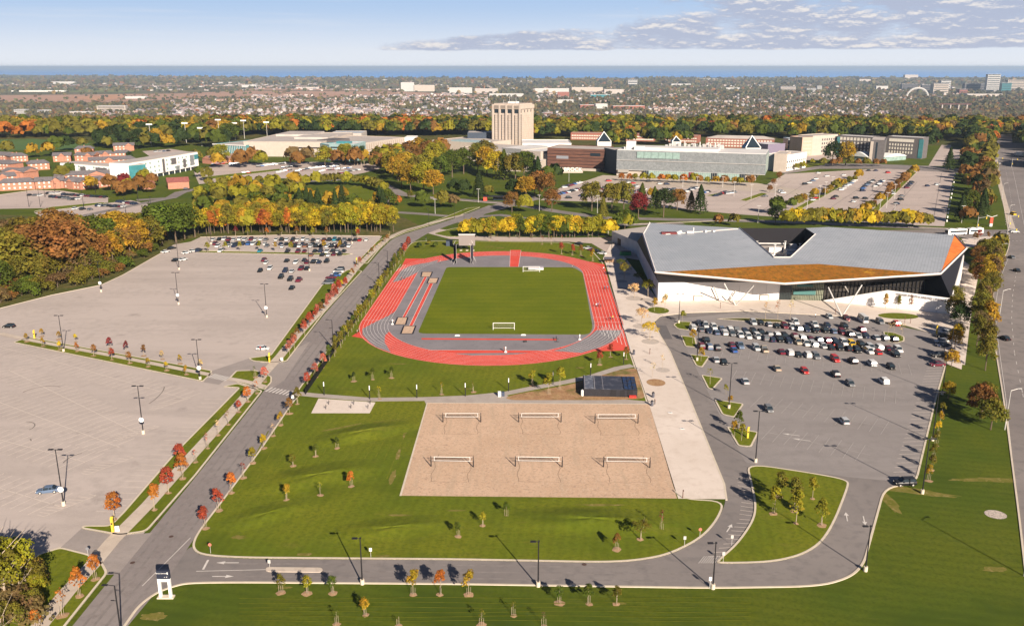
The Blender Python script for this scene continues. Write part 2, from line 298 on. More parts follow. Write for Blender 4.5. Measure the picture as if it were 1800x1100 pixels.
# ---------------------------------------------------------------- terrain
PLAINM = layered('plain_ground', [((0.15, 0.13, 0.075), 0, 0, 0), ((0.21, 0.165, 0.10), 0.0011, 0.45, 0.6, (1, 2.5, 1)), ((0.10, 0.11, 0.05), 0.003, 0.45, 0.6, (1, 2, 1)), ((0.30, 0.23, 0.17), 0.0025, 0.58, 0.7, (1, 3, 1))], 0.95, 0.05)
LAKEM = layered('lake_water', [((0.085, 0.29, 0.72), 0, 0, 0), ((0.15, 0.40, 0.85), 0.00007, 0.40, 0.65, (0.3, 3, 1))], 0.55, 0.05)
def zt(Y): return 0 if Y < 1340 else (-80 if Y > 1650 else -80 * (Y - 1340) / 310)
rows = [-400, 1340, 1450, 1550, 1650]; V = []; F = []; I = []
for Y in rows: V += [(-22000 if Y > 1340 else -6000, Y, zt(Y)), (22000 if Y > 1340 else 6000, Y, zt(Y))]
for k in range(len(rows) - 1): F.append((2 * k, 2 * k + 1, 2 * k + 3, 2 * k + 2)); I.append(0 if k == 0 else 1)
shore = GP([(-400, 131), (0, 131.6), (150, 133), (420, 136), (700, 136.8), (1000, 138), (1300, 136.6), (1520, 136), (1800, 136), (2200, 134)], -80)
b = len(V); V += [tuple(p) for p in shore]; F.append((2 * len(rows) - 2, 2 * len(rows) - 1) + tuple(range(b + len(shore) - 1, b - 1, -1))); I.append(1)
tag(mesh_obj('ground', V, F, [GRASS_DIM, PLAINM], None, I), kind='structure')
tag(mesh_obj('lake', [(-150000, 6000, -81), (150000, 6000, -81), (150000, 88000, -81), (-150000, 88000, -81)], [(0, 1, 2, 3)], LAKEM), kind='structure')
# fields on the plain
def plain_field(pts, col, k):
    m = mat('field_soil_%d' % k, col, 0.95, 0.12, 0.004); sheet('field', GP(pts, -79.6), -79.6 + .25 * k, m)
plain_field([(0, 168), (300, 165), (420, 160), (700, 161), (860, 168), (820, 173), (560, 172), (400, 171), (200, 180), (0, 181)], (0.42, 0.25, 0.165), 0)
plain_field([(430, 155), (720, 157), (730, 160), (430, 159)], (0.38, 0.23, 0.15), 1)
plain_field([(60, 155), (250, 158), (240, 163), (0, 162), (0, 158)], (0.16, 0.18, 0.05), 2)
plain_field([(120, 172), (220, 166), (225, 173), (170, 178)], (0.50, 0.27, 0.15), 3)
plain_field([(430, 197), (520, 198), (540, 205), (430, 204)], (0.38, 0.28, 0.17), 4)
plain_field([(560, 150), (640, 150), (640, 153), (560, 153)], (0.12, 0.18, 0.05), 5)
plain_field([(540, 150.5), (20, 149.5), (30, 152), (540, 153.5)], (0.34, 0.24, 0.16), 6)
# rough woodland floor and far meadow
sheet('woodland_floor', GP([(-120, 580), (0, 543), (90, 520), (178, 502), (215, 485), (285, 445), (330, 420), (352, 417), (700, 414), (740, 398), (690, 372), (350, 360), (240, 392), (60, 380), (-200, 370)]), 0.012, ROUGH)
sheet('woodland_floor', GP([(-200, 234), (500, 226), (900, 226), (1900, 232), (1900, 262), (1640, 256), (1380, 250), (900, 262), (700, 270), (420, 262), (250, 246), (-200, 252)]), 0.012, ROUGH)
sheet('meadow', GP([(-60, 247), (60, 244), (110, 249), (160, 252), (150, 262), (-60, 266)]), 0.02, mat('meadow_grass', (0.07, 0.13, 0.03), 0.9, 0.1, 0.03))
sheet('woodland_floor', [(-70, -60), (-104, 60)] + [tuple(p[:2]) for p in GP([(-60, 1010), (0, 960), (62, 975), (76, 1000), (70, 1040), (40, 1100)])] + [(-55, 40)], 0.03, ROUGH)

# ---------------------------------------------------------------- paved areas
zA = 0.03
sheet('parking_lot', rnd(GP([(-150, 1250), (-500, 900), (-300, 620), (-60, 558), (0, 542), (90, 519), (178, 501), (215, 484), (285, 444), (305, 430), (335, 425), (352, 417), (500, 413), (672, 415), (625, 470), (475, 640), (300, 880), (200, 1000), (107, 962), (60, 985)]), 0.6, 1), zA, LOT_L)
roadW = GP([(30, 1220), (200, 1010), (258, 943), (345, 837), (440, 718), (500, 640), (570, 553), (640, 474), (672, 437), (690, 420), (712, 411), (752, 399), (800, 384), (850, 365), (885, 356), (930, 342)])
roadE_ = GP([(130, 1220), (224, 1100), (300, 1010), (345, 940), (395, 875), (455, 795), (515, 705), (560, 637), (608, 570), (655, 506), (700, 452), (716, 432), (752, 410), (790, 396), (850, 377), (905, 362), (950, 350)])
roadW = [Vector((p.x, p.y, 0)) for p in rnd_open(roadW)]; roadE = [Vector((p.x, p.y, 0)) for p in rnd_open(roadE_)]
sheet('campus_road', roadW + roadE[::-1], zA + 0.012, ROAD)
# crossing and lot entrances between road and lot share the road surface
sheet('junction', GP([(181, 990), (107, 962), (145, 927), (204, 942), (268, 936), (208, 1009), (186, 1010)]), zA + 0.02, asphalt('entrance_asphalt', (0.30, 0.262, 0.242)))
sheet('junction', GP([(372, 652), (437, 630), (462, 638), (478, 664), (450, 650), (415, 651), (402, 664), (385, 676), (358, 672)]), zA + 0.020, MATS['entrance_asphalt'])
sheet('junction', GP([(462, 638), (506, 636), (520, 613), (545, 600), (500, 668), (468, 690), (479, 668)]), zA + 0.024, MATS['entrance_asphalt'])
# access loop
loop = rnd(GP([(300, 1000), (337, 955), (345, 975), (420, 982), (800, 984), (1060, 989), (1118, 986), (1175, 976), (1233, 947), (1262, 915), (1277, 880), (1273, 851), (1253, 802), (1234, 755), (1209, 693), (1168, 605), (1150, 566), (1160, 555), (1205, 549), (1310, 546), (1500, 556), (1660, 590), (1668, 622), (1645, 700), (1609, 850), (1555, 855), (1527, 959), (1518, 991), (1495, 1014), (1441, 1029), (1250, 1033), (800, 1026), (420, 1023), (331, 1024), (305, 1030), (275, 1041), (244, 1064), (221, 1097), (200, 1125), (150, 1125), (240, 1040)]), 6.0, 5)
sheet('access_road', loop, zA + 0.004, LOOP)
lotR = rnd(GP([(1186, 561), (1310, 548), (1500, 557), (1658, 591), (1667, 622), (1644, 700), (1608, 849), (1490, 838), (1432, 830), (1311, 813), (1295, 786), (1250, 700), (1210, 620)]), 1.0, 2)
sheet('parking_lot', lotR, zA + 0.010, LOT_R)
sheet('road_patch', GP([(1152, 571), (1171, 572), (1182, 596), (1164, 596)]), zA + 0.02, mat('patch_asphalt', (0.13, 0.12, 0.12), 0.9, 0.1, 1))
# highway on the east
hw = GP([(1752, 1300), (1800, 985), (1793, 920), (1780, 820), (1765, 705), (1752, 628), (1744, 568), (1744, 525), (1752, 484), (1776, 430), (1770, 392), (1762, 350), (1754, 312), (1748, 281), (1747, 262), (1752, 250)])
hw[0] = hw[1] + (hw[1] - hw[4]).normalized() * 170
hw = rnd_open(hw, 25); he = []
for i_, p_ in enumerate(hw):
    d_ = (hw[min(i_ + 1, len(hw) - 1)] - hw[max(i_ - 1, 0)]).normalized(); he.append(p_ + Vector((d_.y, -d_.x)) * 30)
sheet('highway', hw + he[::-1], zA, HWY)
sheet('highway', GP([(1752, 250), (1780, 251), (1778, 236), (1760, 236)]), zA, HWY)
for q in ribbon(he[1:-1], .4): KERBS.prism([tuple(p) for p in ccw(q)], -0.02, 0.12)
# cross street north of the sports centre
def road(name, pts, w, z, m, kerb=True): ribbon_sheet(name, GP(pts), w, z, m)
sheet('cross_street', GP([(752, 410), (790, 420), (870, 424), (1000, 425), (1040, 428), (1075, 449), (1140, 460), (1140, 416), (1000, 418), (860, 416), (770, 402)]), zA + 0.001, LOT_N)
sheet('cross_street', GP([(1060, 416), (1300, 409), (1600, 404), (1700, 404), (1800, 404), (1800, 424), (1776, 430), (1745, 424), (1690, 418), (1620, 414)]), zA + 0.005, HWY)
road('campus_road', [(800, 384), (880, 378), (960, 390), (1080, 396), (1200, 392)], 7.5, zA + .016, HWY)
road('ring_road', [(560, 372), (660, 371), (740, 376), (800, 381), (860, 371)], 7, zA + .02, HWY)
road('ring_road', [(1680, 404), (1560, 398), (1400, 391), (1300, 388), (1180, 386), (1060, 383), (980, 372), (930, 363), (880, 357), (820, 352), (760, 348), (710, 343), (690, 333), (668, 322)], 9, zA + .024, HWY)
road('ring_road', [(668, 324), (690, 338), (694, 350), (680, 356), (650, 358)], 8, zA + .028, HWY)
road('ring_road', [(870, 362), (850, 370), (815, 392)], 9, zA + .032, HWY)
road('campus_road', [(240, 352), (300, 348), (318, 338), (345, 333), (400, 325), (480, 322), (560, 318), (640, 314), (668, 322)], 9, zA + .02, HWY)
road('campus_road', [(0, 392), (120, 385), (250, 358), (300, 348)], 7, zA + .024, HWY)
# north lots
sheet('parking_lot', GP([(-40, 345), (0, 342), (60, 334), (110, 336), (190, 348), (190, 356), (120, 362), (80, 366), (-40, 368)]), zA, LOT_N)
sheet('parking_lot', GP([(60, 374), (110, 364), (190, 357), (230, 352), (272, 362), (270, 392), (160, 392), (90, 390)]), zA + .002, LOT_N)
sheet('parking_lot', GP([(340, 302), (380, 290), (440, 287), (560, 285), (660, 288), (670, 296), (640, 304), (600, 312), (560, 311), (400, 318), (350, 324)]), zA + .003, LOT_N)
sheet('parking_lot', GP([(250, 266), (300, 262), (340, 268), (330, 278), (270, 280)]), zA, LOT_N)
sheet('parking_lot', GP([(950, 352), (985, 330), (1010, 322), (1040, 316), (1100, 318), (1330, 330), (1345, 326), (1380, 306), (1560, 296), (1680, 299), (1672, 330), (1660, 398), (1560, 394), (1300, 377), (1180, 366), (1080, 356)]), zA, LOT_N)
sheet('forecourt', GP([(1030, 318), (1060, 308), (1330, 322), (1480, 345), (1480, 351), (1340, 337), (1200, 330), (1060, 323)]), zA + .01, mat('forecourt_paving', (0.46, 0.39, 0.32), 0.85, 0.08, 0.1))
sheet('campus_drive', GP([(1360, 302), (1440, 288), (1520, 288), (1640, 292), (1700, 298), (1745, 300), (1745, 306), (1680, 304), (1560, 297), (1440, 297), (1380, 306)]), zA + .016, HWY)
sheet('campus_drive', GP([(1655, 255), (1672, 255), (1662, 292), (1632, 292)]), zA, LOT_N)
sheet('campus_drive', GP([(1675, 262), (1702, 262), (1698, 280), (1672, 280)]), zA, LOT_N)
sheet('campus_drive', GP([(1415, 268), (1470, 262), (1480, 280), (1415, 282)]), zA, LOT_N)

# ---------------------------------------------------------------- lawns with kerbs
H = 0.15
lawn = rnd(GP([(336, 962), (345, 938), (395, 873), (455, 793), (515, 705), (527, 694), (520, 690), (560, 637), (608, 570), (655, 506), (700, 452), (722, 428), (735, 424), (820, 424), (1000, 427), (1040, 440), (1060, 462), (1085, 540), (1107, 617), (1140, 711), (1190, 877), (1276, 880), (1262, 915), (1233, 947), (1175, 976), (1118, 986), (1060, 989), (800, 984), (420, 981), (350, 976)]), 5.0, 5)
island('lawn', lawn, H, GRASS)
isl = dict(
 a=[(22, 602), (52, 593), (374, 652), (369, 660), (357, 671)],
 b=[(403, 665), (415, 652), (450, 651), (478, 662), (478, 672), (466, 685), (440, 679), (418, 673)],
 c=[(390, 680), (418, 674), (440, 681), (462, 687), (345, 835), (262, 930), (252, 935), (210, 941), (142, 929), (146, 924), (193, 924), (216, 901), (308, 795), (420, 682)],
 d=[(436, 630), (444, 635), (478, 638), (505, 635), (520, 615), (570, 550), (637, 477), (622, 473), (610, 475), (565, 502), (475, 625), (458, 627)],
 e=[(626, 462), (646, 464), (668, 437), (686, 421), (712, 409), (750, 398), (800, 382), (846, 364), (822, 366), (780, 383), (720, 403), (664, 423)],
 f=[(1311, 814), (1432, 832), (1493, 844), (1491, 859), (1468, 918), (1445, 955), (1409, 977), (1355, 989), (1262, 991), (1259, 986), (1295, 955), (1323, 914), (1327, 886), (1318, 845)],
 g=[(1183, 571), (1193, 565), (1216, 566), (1211, 581), (1190, 578)],
 h=[(1196, 590), (1222, 593), (1226, 611), (1204, 609)],
 i=[(1212, 623), (1248, 627), (1235, 646), (1223, 643)],
 j=[(1232, 659), (1271, 665), (1253, 685), (1244, 683)],
 k=[(1255, 702), (1308, 710), (1292, 734), (1269, 729)],
 l=[(1277, 750), (1334, 760), (1321, 786), (1297, 784)],
 m=[(1256, 560.5), (1309, 559), (1370, 562), (1388, 568), (1310, 565)],
 n=[(1552, 583), (1572, 585), (1590, 592), (1590, 600), (1575, 603), (1556, 600)],
 o=[(760, 411), (800, 401), (870, 399), (1070, 402), (1070, 413), (860, 415), (790, 417)],
 p=[(107, 962), (62, 976), (40, 1010), (-60, 1060), (-60, 1160), (84, 1140), (150, 1057), (190, 1007), (181, 990), (158, 975)])
for k, pts in isl.items(): island('grass_island', rnd(GP(pts), 6.0 if k == 'f' else 1.0 if k not in 'oe' else 3, 5 if k == 'f' else 3), H, ROUGH if k == 'm' else GRASS)
# lawns right and below the access road: kerb line only
sl = GP([(190, 1140), (221, 1097), (244, 1064), (275, 1041), (305, 1030), (331, 1024), (420, 1023), (800, 1026), (1250, 1033), (1441, 1030), (1495, 1014), (1518, 991), (1527, 959), (1555, 856), (1609, 851), (1645, 700), (1668, 622), (1664, 603), (1662, 590)]); sl = rnd_open(sl)
for q in ribbon(sl, 0.42): KERBS.prism([tuple(p) for p in ccw(q)], -0.02, 0.12)
for line in (hw,):
    for q in ribbon(line[1:-1], 0.35): KERBS.prism([tuple(p) for p in ccw(q)], -0.02, 0.12)
for line in ([(0, 542), (90, 519), (178, 501), (215, 484), (285, 444), (300, 434)], [(345, 440), (420, 442), (620, 447)], [(352, 417), (500, 413), (668, 415)], [(107, 962), (62, 976)], [(1075, 396), (1300, 387), (1690, 403)], [(770, 424), (870, 427), (1000, 427.5), (1045, 441)], [(752, 348), (930, 362)], [(-10, 344), (60, 334.5), (110, 336), (190, 348)]):
    for q in ribbon(GP(line), 0.4): KERBS.prism([tuple(p) for p in ccw(q)], -0.02, 0.13)
# strips in the lots
for pts in ([(345, 441), (620, 446), (608, 449), (345, 444)], [(1370, 381), (1382, 383), (1510, 311), (1500, 310)], [(1515, 385), (1530, 386), (1612, 303), (1604, 303)], [(1135, 340), (1142, 342), (1180, 334), (1172, 332)], [(1240, 344), (1250, 345), (1285, 338), (1275, 337)], [(1300, 352), (1312, 354), (1350, 341), (1338, 339)], [(60, 372), (90, 370), (190, 358), (180, 356), (90, 364)], [(352, 312), (372, 315), (500, 299), (490, 297)], [(1050, 345), (1062, 347), (1090, 338), (1080, 336)]):
    island('grass_island', GP(pts), H, GRASS, 0.4)
sheet('lawn_patch', GP([(560, 352), (640, 320), (672, 322), (688, 334), (690, 346), (650, 352)]), 0.075, GRASS)
sheet('lawn_patch', GP([(1360, 304), (1400, 285), (1450, 283), (1450, 290)]), 0.075, GRASS)
# ---------------------------------------------------------------- walks, plaza, sand
ribbon_sheet('sidewalk', GP([(40, 1140), (76, 1093), (120, 1039), (163, 993), (198, 951), (261, 887), (336, 803), (400, 733), (446, 680), (468, 653), (491, 628), (523, 589), (581, 529), (626, 472), (650, 448), (672, 427), (692, 414), (712, 405.5), (760, 392), (814, 378)]), 3.0, H + 0.02, CONC)
ribbon_sheet('sidewalk', GP([(0, 586.5), (42, 596), (200, 626), (371, 659.5)]), 2.2, H + 0.02, CONC)
ribbon_sheet('sidewalk', GP([(402, 666), (420, 669), (440, 673), (467, 681)]), 2.2, H + 0.022, CONC)
ribbon_sheet('sidewalk', GP([(1750, 281), (1757, 320), (1770, 370), (1780, 402)]), 3.0, 0.05, CONC)
ribbon_sheet('sidewalk', GP([(1715, 474), (1702, 530), (1693, 590), (1686, 640)]), 3.2, 0.05, PLAZA)
sheets('sidewalk', [GP([(1688, 524), (1703, 527), (1702, 531), (1688, 528)]), GP([(1690, 473), (1716, 474), (1715, 478), (1690, 477)]), GP([(1686, 486), (1712, 491), (1711, 494), (1685, 489)])], 0.055, PLAZA)
sheet('plaza', GP([(1690, 420), (1745, 415), (1740, 428), (1700, 436)]), 0.05, PLAZA)
path = GP([(520, 692), (560, 696), (650, 703), (740, 702), (820, 699), (880, 694), (930, 684), (1000, 671), (1045, 661), (1085, 648), (1112, 643)])
ribbon_sheet('footpath', path, 2.8, H + 0.012, PATHM)
sheet('footpath', GP([(745, 703), (880, 690), (905, 703), (1090, 702), (1138, 706), (1142, 713), (749, 711)]), H + 0.018, PATHM)
sheet('bike_pad', GP([(560, 701), (660, 708), (650, 727), (547, 727)]), H + 0.022, PLAZA)
sheet('mulch_bed', rnd(GP([(886, 700), (905, 694), (950, 686), (1000, 677), (1040, 666), (1084, 652), (1118, 647), (1134, 701), (1075, 704), (900, 704)]), 2, 3), H + 0.026, layered('bark_mulch', [((0.33, 0.19, 0.10), 0, 0, 0), ((0.42, 0.27, 0.14), .4, .4, .65), ((0.12, 0.13, 0.03), .12, .52, .66), ((0.24, 0.13, 0.07), 2, .5, .7)], 0.95, .1))
sheet('sand_courts', GP([(752, 709), (1141, 711), (1190, 877), (704, 872)]), H + 0.034, SAND)
sheets('court_edging', ribbon(GP([(704, 872.5), (751, 709), (1141, 711)]), 0.45), H + 0.05, KERB)
plaza = GP([(1060, 455), (1076, 424), (1157, 528), (1369, 527), (1447, 529), (1552, 539), (1669, 552), (1690, 456), (1715, 474), (1690, 650), (1664, 640), (1658, 592), (1590, 572), (1500, 557), (1310, 547), (1205, 550), (1160, 556), (1149, 566), (1160, 589), (1178, 619), (1209, 693), (1234, 755), (1253, 802), (1273, 851), (1277, 878), (1192, 877), (1141, 711), (1108, 617), (1086, 540), (1064, 462)])
sheet('plaza', plaza, H + 0.01, PLAZA)
for q in ribbon(GP([(1277, 879), (1273, 851), (1253, 802), (1234, 755), (1209, 693), (1178, 619), (1160, 589), (1149, 566), (1160, 556), (1205, 550), (1310, 547), (1500, 557), (1590, 572), (1658, 592)]), 0.4): KERBS.prism([tuple(p) for p in ccw(q)], -0.02, H + 0.03)
KERBS.build('kerb', KERB)['kind'] = 'structure'
def disc(name, px, py, rx, ry, z, m, n=24):
    c = G(px, py); return sheet(name, [(c.x + rx * math.cos(2 * math.pi * k / n), c.y + ry * math.sin(2 * math.pi * k / n)) for k in range(n)], z, m)
PAVE = mat('tree_ring_paving', (0.46, 0.40, 0.35), 0.9, 0.12, 1.5)
for x, y, r in ((1127, 574, 3.0), (1143, 601, 2.9), (1115, 525, 3.4), (1139, 528, 3.0), (1165, 651, 2.1), (1098, 482, 2.8), (1092, 495, 2.6), (1095, 508, 2.6)):
    disc('tree_pit', x, y, r, r, H + 0.022, PAVE)
disc('planting_oval', 1157, 546, 4.0, 4.6, H + 0.03, GRASS); disc('planting_oval', 1153, 673, 2.7, 3.0, H + 0.03, MATS['bark_mulch']); disc('planting_oval', 1579, 556, 7.2, 4.2, H + 0.03, GRASS)
disc('stone_ring', 1750, 904, 2.1, 1.9, 0.05, mat('field_stones', (0.45, 0.38, 0.33), 0.9, 0.55, 3.0, bump=0.5))
for x, y in ((1178, 726), (1199, 754), (1140, 690)): pass

# gentle relief and worn patches of the lawns
def mound(px, py, rx, ry, hh, rot):
    c = G(px, py); V = []; F = []; nu, nv = 40, 12
    for i in range(nv + 1):
        for j in range(nu):
            r = i / nv; a = 2 * math.pi * j / nu; x, y = r * rx * math.cos(a), r * ry * math.sin(a)
            z = hh * (math.cos(math.pi * r) * .5 + .5) * (1 + .12 * math.sin(3 * a + r * 4)); V.append((c.x + x * math.cos(rot) - y * math.sin(rot), c.y + x * math.sin(rot) + y * math.cos(rot), H - .03 + z * 1.0 + (.035 if r < .97 else 0)))
    for i in range(nv):
        for j in range(nu): F.append((i * nu + j, i * nu + (j + 1) % nu, (i + 1) * nu + (j + 1) % nu, (i + 1) * nu + j))
    o = mesh_obj('lawn_mound', V, F, GRASS); o.data.polygons.foreach_set('use_smooth', [True] * len(F)); o['kind'] = 'structure'
for a in ((640, 762, 17, 6, .8, R(28)), (560, 838, 18, 7, .7, R(24)), (1040, 917, 22, 6.5, .8, R(-4)), (690, 930, 16, 5, .5, R(12)), (470, 905, 12, 5, .45, R(35))): mound(*a)
TAN = layered('worn_turf', [((0.20, 0.165, 0.045), 0, 0, 0), ((0.13, 0.13, 0.02), .35, .42, .6), ((0.30, 0.23, 0.10), .9, .55, .7)], .95, .1)
rp_ = random.Random(12)
def patch(px, py, rx, ry, rot=0.0, z=H + .012):
    c = G(px, py); P = []
    for k in range(22):
        a = k * math.pi / 11; q = 1 + rp_.uniform(-.28, .28); x, y = rx * q * math.cos(a), ry * q * math.sin(a); P.append((c.x + x * math.cos(rot) - y * math.sin(rot), c.y + x * math.sin(rot) + y * math.cos(rot)))
    sheet('worn_patch', P, z, TAN)
for a in ((600, 752, 5.5, .5, .5), (420, 945, 1.6, .7), (535, 975, 1.6, .5), (702, 906, 2.6, .4), (1055, 888, 4.5, .5), (800, 862 + 36, 2, .3), (672, 978, 1.3, .4), (700, 800, .5, 3), (712, 760, .4, 4), (690, 840, .6, 3.5), (1020, 647, 1.4, .6), (820, 684, 2.0, .5), (700, 640, 3, .5), (1032, 700, 1, .3), (860, 434, 2.6, 1.2), (880, 436, 2.2, 1)): patch(*a)
for a in ((270, 1083, 2.2, 1.1), (1740, 843, 9, 1.0), (1600, 862, 9, 1.4, -.3), (1562, 880, 1.2, 7), (1750, 1000, 2.2, .8), (500, 1032, 1.2, .4), (1090, 1060, 1, .4)): patch(*a, **({} if len(a) > 5 else {}), z=.014)
MOW = layered('mown_streak', [((0.145, 0.160, 0.014), 0, 0, 0), ((0.105, 0.128, 0.009), .5, .45, .62)], .9, .1)
ms_ = []
for k in range(7): ms_ += ribbon([G(728 - k * 13 - t * (6 + k), 722 + t * 15 + k * 1.5) for t in range(9)], .32)
for k in range(6): ms_ += ribbon([G(395 + k * 22 + t * 11, 905 - t * 21 + k * 3) for t in range(8)], .28)
for k in range(5): ms_ += ribbon([G(560 + t * 32, 925 + k * 10 + 2 * math.sin(t * .7 + k)) for t in range(14)], .22)
for k in range(6): ms_ += ribbon([G(420 + t * 75, 1052 + k * 8 + 1.5 * math.sin(t + k)) for t in range(13)], .16)
sheets('mown_streaks', ms_, H + .008, MOW); 

# ---------------------------------------------------------------- running track
TCX, TCY, TRot, TL = -6.2, 340.0, R(-1.5), 39.6
def T(x, y): return (TCX + x * math.cos(TRot) - y * math.sin(TRot), TCY + x * math.sin(TRot) + y * math.cos(TRot))
def oval(r, n=28):
    return [T(r * math.cos(math.pi * k / n), TL + r * math.sin(math.pi * k / n)) for k in range(n + 1)] + [T(-r * math.cos(math.pi * k / n), -TL - r * math.sin(math.pi * k / n)) for k in range(n + 1)]
sheet('running_track', oval(46.6), H + 0.02, RED)
sheets('running_track', [GP([(631, 583), (618, 592), (636, 595), (652, 600)]), GP([(684, 510), (713, 455), (772, 455), (742, 470)]), GP([(1085, 580), (1096, 580), (1107, 617), (1040, 618), (1070, 606)]), GP([(1022, 458), (1062, 465), (1070, 494), (1050, 490)])], H + 0.026, RED)
sheet('track_apron', oval(36.4), H + 0.03, GREY)
sheets('track_apron', [GP([(702, 543), (684, 555), (665, 564), (651, 571), (637, 579), (637, 589), (649, 602), (662, 611), (687, 620), (676, 602), (677, 590), (688, 580), (690, 569), (699, 556)]),
    GP([(1048, 581), (1092, 581), (1090, 588), (1075, 602), (1053, 612), (1022, 621), (973, 617.5), (992, 612), (1018, 601), (1038, 590)]),
    GP([(690, 497), (705, 476), (721, 468), (740, 464), (753, 462), (771, 457), (765, 466), (745, 474), (721, 486), (702, 494)])], H + 0.034, GREY)
sheets('event_runway', [GP([(746, 487), (751, 487), (712.5, 558), (707.5, 558)]), GP([(755, 499), (761.5, 499), (725, 574), (719, 574)]), GP([(741, 595), (978, 596.5), (979, 599), (741, 597.6)]), GP([(752, 616), (973, 617), (973, 621), (905, 621), (790, 622)]), GP([(897, 440), (916, 440), (911.5, 469.5), (896, 469.5)])], H + 0.042, RED)
sheet('track_apron', GP([(800, 622.5), (905, 621.4), (912, 623.5), (830, 625.5)]), H + 0.045, GREY)
sheet('football_field', rnd(GP([(785, 470), (1008, 470.5), (1024, 480), (1030, 510), (1042, 576), (1036, 589), (734, 587)]), 3, 4), H + 0.048, FIELD)
lanes = []
for k in range(9): lanes += ribbon(oval(36.55 + 1.22 * k), 0.09, True)
for k in range(2, 9):
    x = 36.55 + 1.22 * k; lanes += ribbon([T(x, -TL), T(x, -TL - 29 + 2.3 * (8 - k))], 0.15); lanes += ribbon([T(-x, TL), T(-x, TL + 16 - .8 * (8 - k))], 0.15)
for yy in (TL - 4, -TL + 2, -TL + 8, TL - 16): lanes += ribbon([T(36.5, yy), T(46.4, yy)], 0.15)
lanes += ribbon([T(-36.5, -TL + 2), T(-46.4, -TL + 2)], 0.15)
for k in range(8): lanes += ribbon([T(37 + 1.2 * k, -TL - 2 - k), T(38.4 + 1.0 * k, -TL - 14 - k * .4)], 0.1)
for pts in ([(746, 487), (707.5, 558)], [(751, 487), (712.5, 558)], [(755, 499), (719, 574)], [(761.5, 499), (725, 574)], [(897, 440), (896, 469.5)], [(916, 440), (911.5, 469.5)], [(752, 616), (973, 617)]): lanes += ribbon(GP(pts), 0.13)
sheets('track_markings', lanes, H + 0.054, WLINE)
for pts in ([(743, 479), (759, 479), (755.6, 487), (741, 487)], [(755.6, 489.7), (770, 489.7), (766.5, 498.4), (752, 498.4)], [(700, 559), (715.6, 559), (712, 571), (695, 571)], [(711, 574), (729.4, 574), (724.3, 587), (706, 587)]):
    P = GP(pts); o, i_ = offset(P, -0.5); o2, i2 = offset(P, 0.0)
    root = empty('long_jump_pit', (0, 0, 0)); m = MB()
    for a, b2 in ((0, 1), (1, 2), (2, 3), (3, 0)): m.prism([tuple(o[a]), tuple(o[b2]), tuple(i_[b2]), tuple(i_[a])], H, H + 0.10)
    m.build('frame', METD, root); sheets('sand', [o], H + 0.06, SAND, None, root)
    PITS = globals().setdefault('PITS', []); PITS.append(root)
for o, l in zip(PITS, ('sand landing pit at the far end of the left runway', 'sand landing pit at the far end of the runway beside the turf', 'sand landing pit at the near end of the left runway', 'sand landing pit nearest the bottom curve beside the turf')): tag(o, l, 'sand pit', 'long jump pits beside the running track')

# ---------------------------------------------------------------- painted markings
mk = []; fk = []; fk2 = []; tar = []
def line(p, q, w, lst): lst.extend(ribbon([p, q], w))
# stalls along the east strip of the lower left lot
A, B = G(216, 900), G(405, 690); d = (B - A).normalized(); Ln = (B - A).length
for k in range(int(Ln / 2.75)):
    p = A + d * 2.75 * k; line(p + Vector((-.5, 0, 0)), p + Vector((-5.6, 0.3, 0)), 0.13, fk)
def rowstalls(a, b, ln, lst, w=0.17, pitch=2.75, both=True, skew=0.0):
    a, b = G(*a), G(*b); d = (b - a).normalized(); n = Vector((-d.y, d.x, 0)); lst.extend(ribbon([a, b], w))
    for k in range(int((b - a).length / pitch) + 1):
        p = a + d * pitch * k; line(p - n * (ln if both else 0) - d * skew, p + n * ln + d * skew, w, lst)
for a, b in (((-30, 765), (150, 812)), ((15, 650), (243, 762)), ((-20, 700), (210, 786)), ((60, 625), (330, 702)), ((-60, 840), (105, 890)), ((-20, 605), (60, 625))): rowstalls(a, b, 5.2, fk)
for (cx, cy) in ((300, 712), (240, 765), (190, 822), (118, 893)):
    c = G(cx, cy)
    for k in range(9):
        t = k / 8; p = c + Vector((-3 + 6.5 * t, -3.5 + 9 * t, 0)); line(p, p + Vector((-1.6 - 2.5 * math.sin(t * 3.1), .6, 0)), 0.14, fk)
    line(c + Vector((-3, -3.5, 0)), c + Vector((3.5, 5.5, 0)), .14, fk)
tar += ribbon(GP([(345, 449), (610, 453)]), .12) + ribbon(GP([(330, 456), (560, 461)]), .12) + ribbon(GP([(360, 467), (590, 472)]), .1)
rowstalls((350, 424), (640, 426), 5, fk, 0.14, both=True); rowstalls((345, 437), (610, 439), 5, fk, 0.14); rowstalls((350, 452), (600, 456), 5, fk, 0.14, both=True)
for a, b in (((1240, 615), (1600, 650)), ((1290, 660), (1590, 700)), ((1330, 705), (1560, 752)), ((1350, 760), (1530, 800)), ((1225, 585), (1575, 615))): rowstalls(a, b, 5.2, fk2, 0.15)
A, B = G(1606, 845), G(1666, 620); d = (B - A).normalized()
for k in range(int((B - A).length / 2.7)):
    p = A + d * 2.7 * k; line(p, p + Vector((-5.3, -.4, 0)), 0.12, fk)
# parallel stalls of the loop bend
B2 = GP([(1318, 845), (1327, 886), (1323, 914), (1295, 955), (1262, 985)])
for i in range(len(B2) - 1):
    a, b = B2[i], B2[i + 1]; nst = int((b - a).length / 1.6)
    for k in range(nst):
        p = a + (b - a) * k / nst; line(p, p + Vector((-2.6, 1.3 - i * .5, 0)), 0.12, fk)
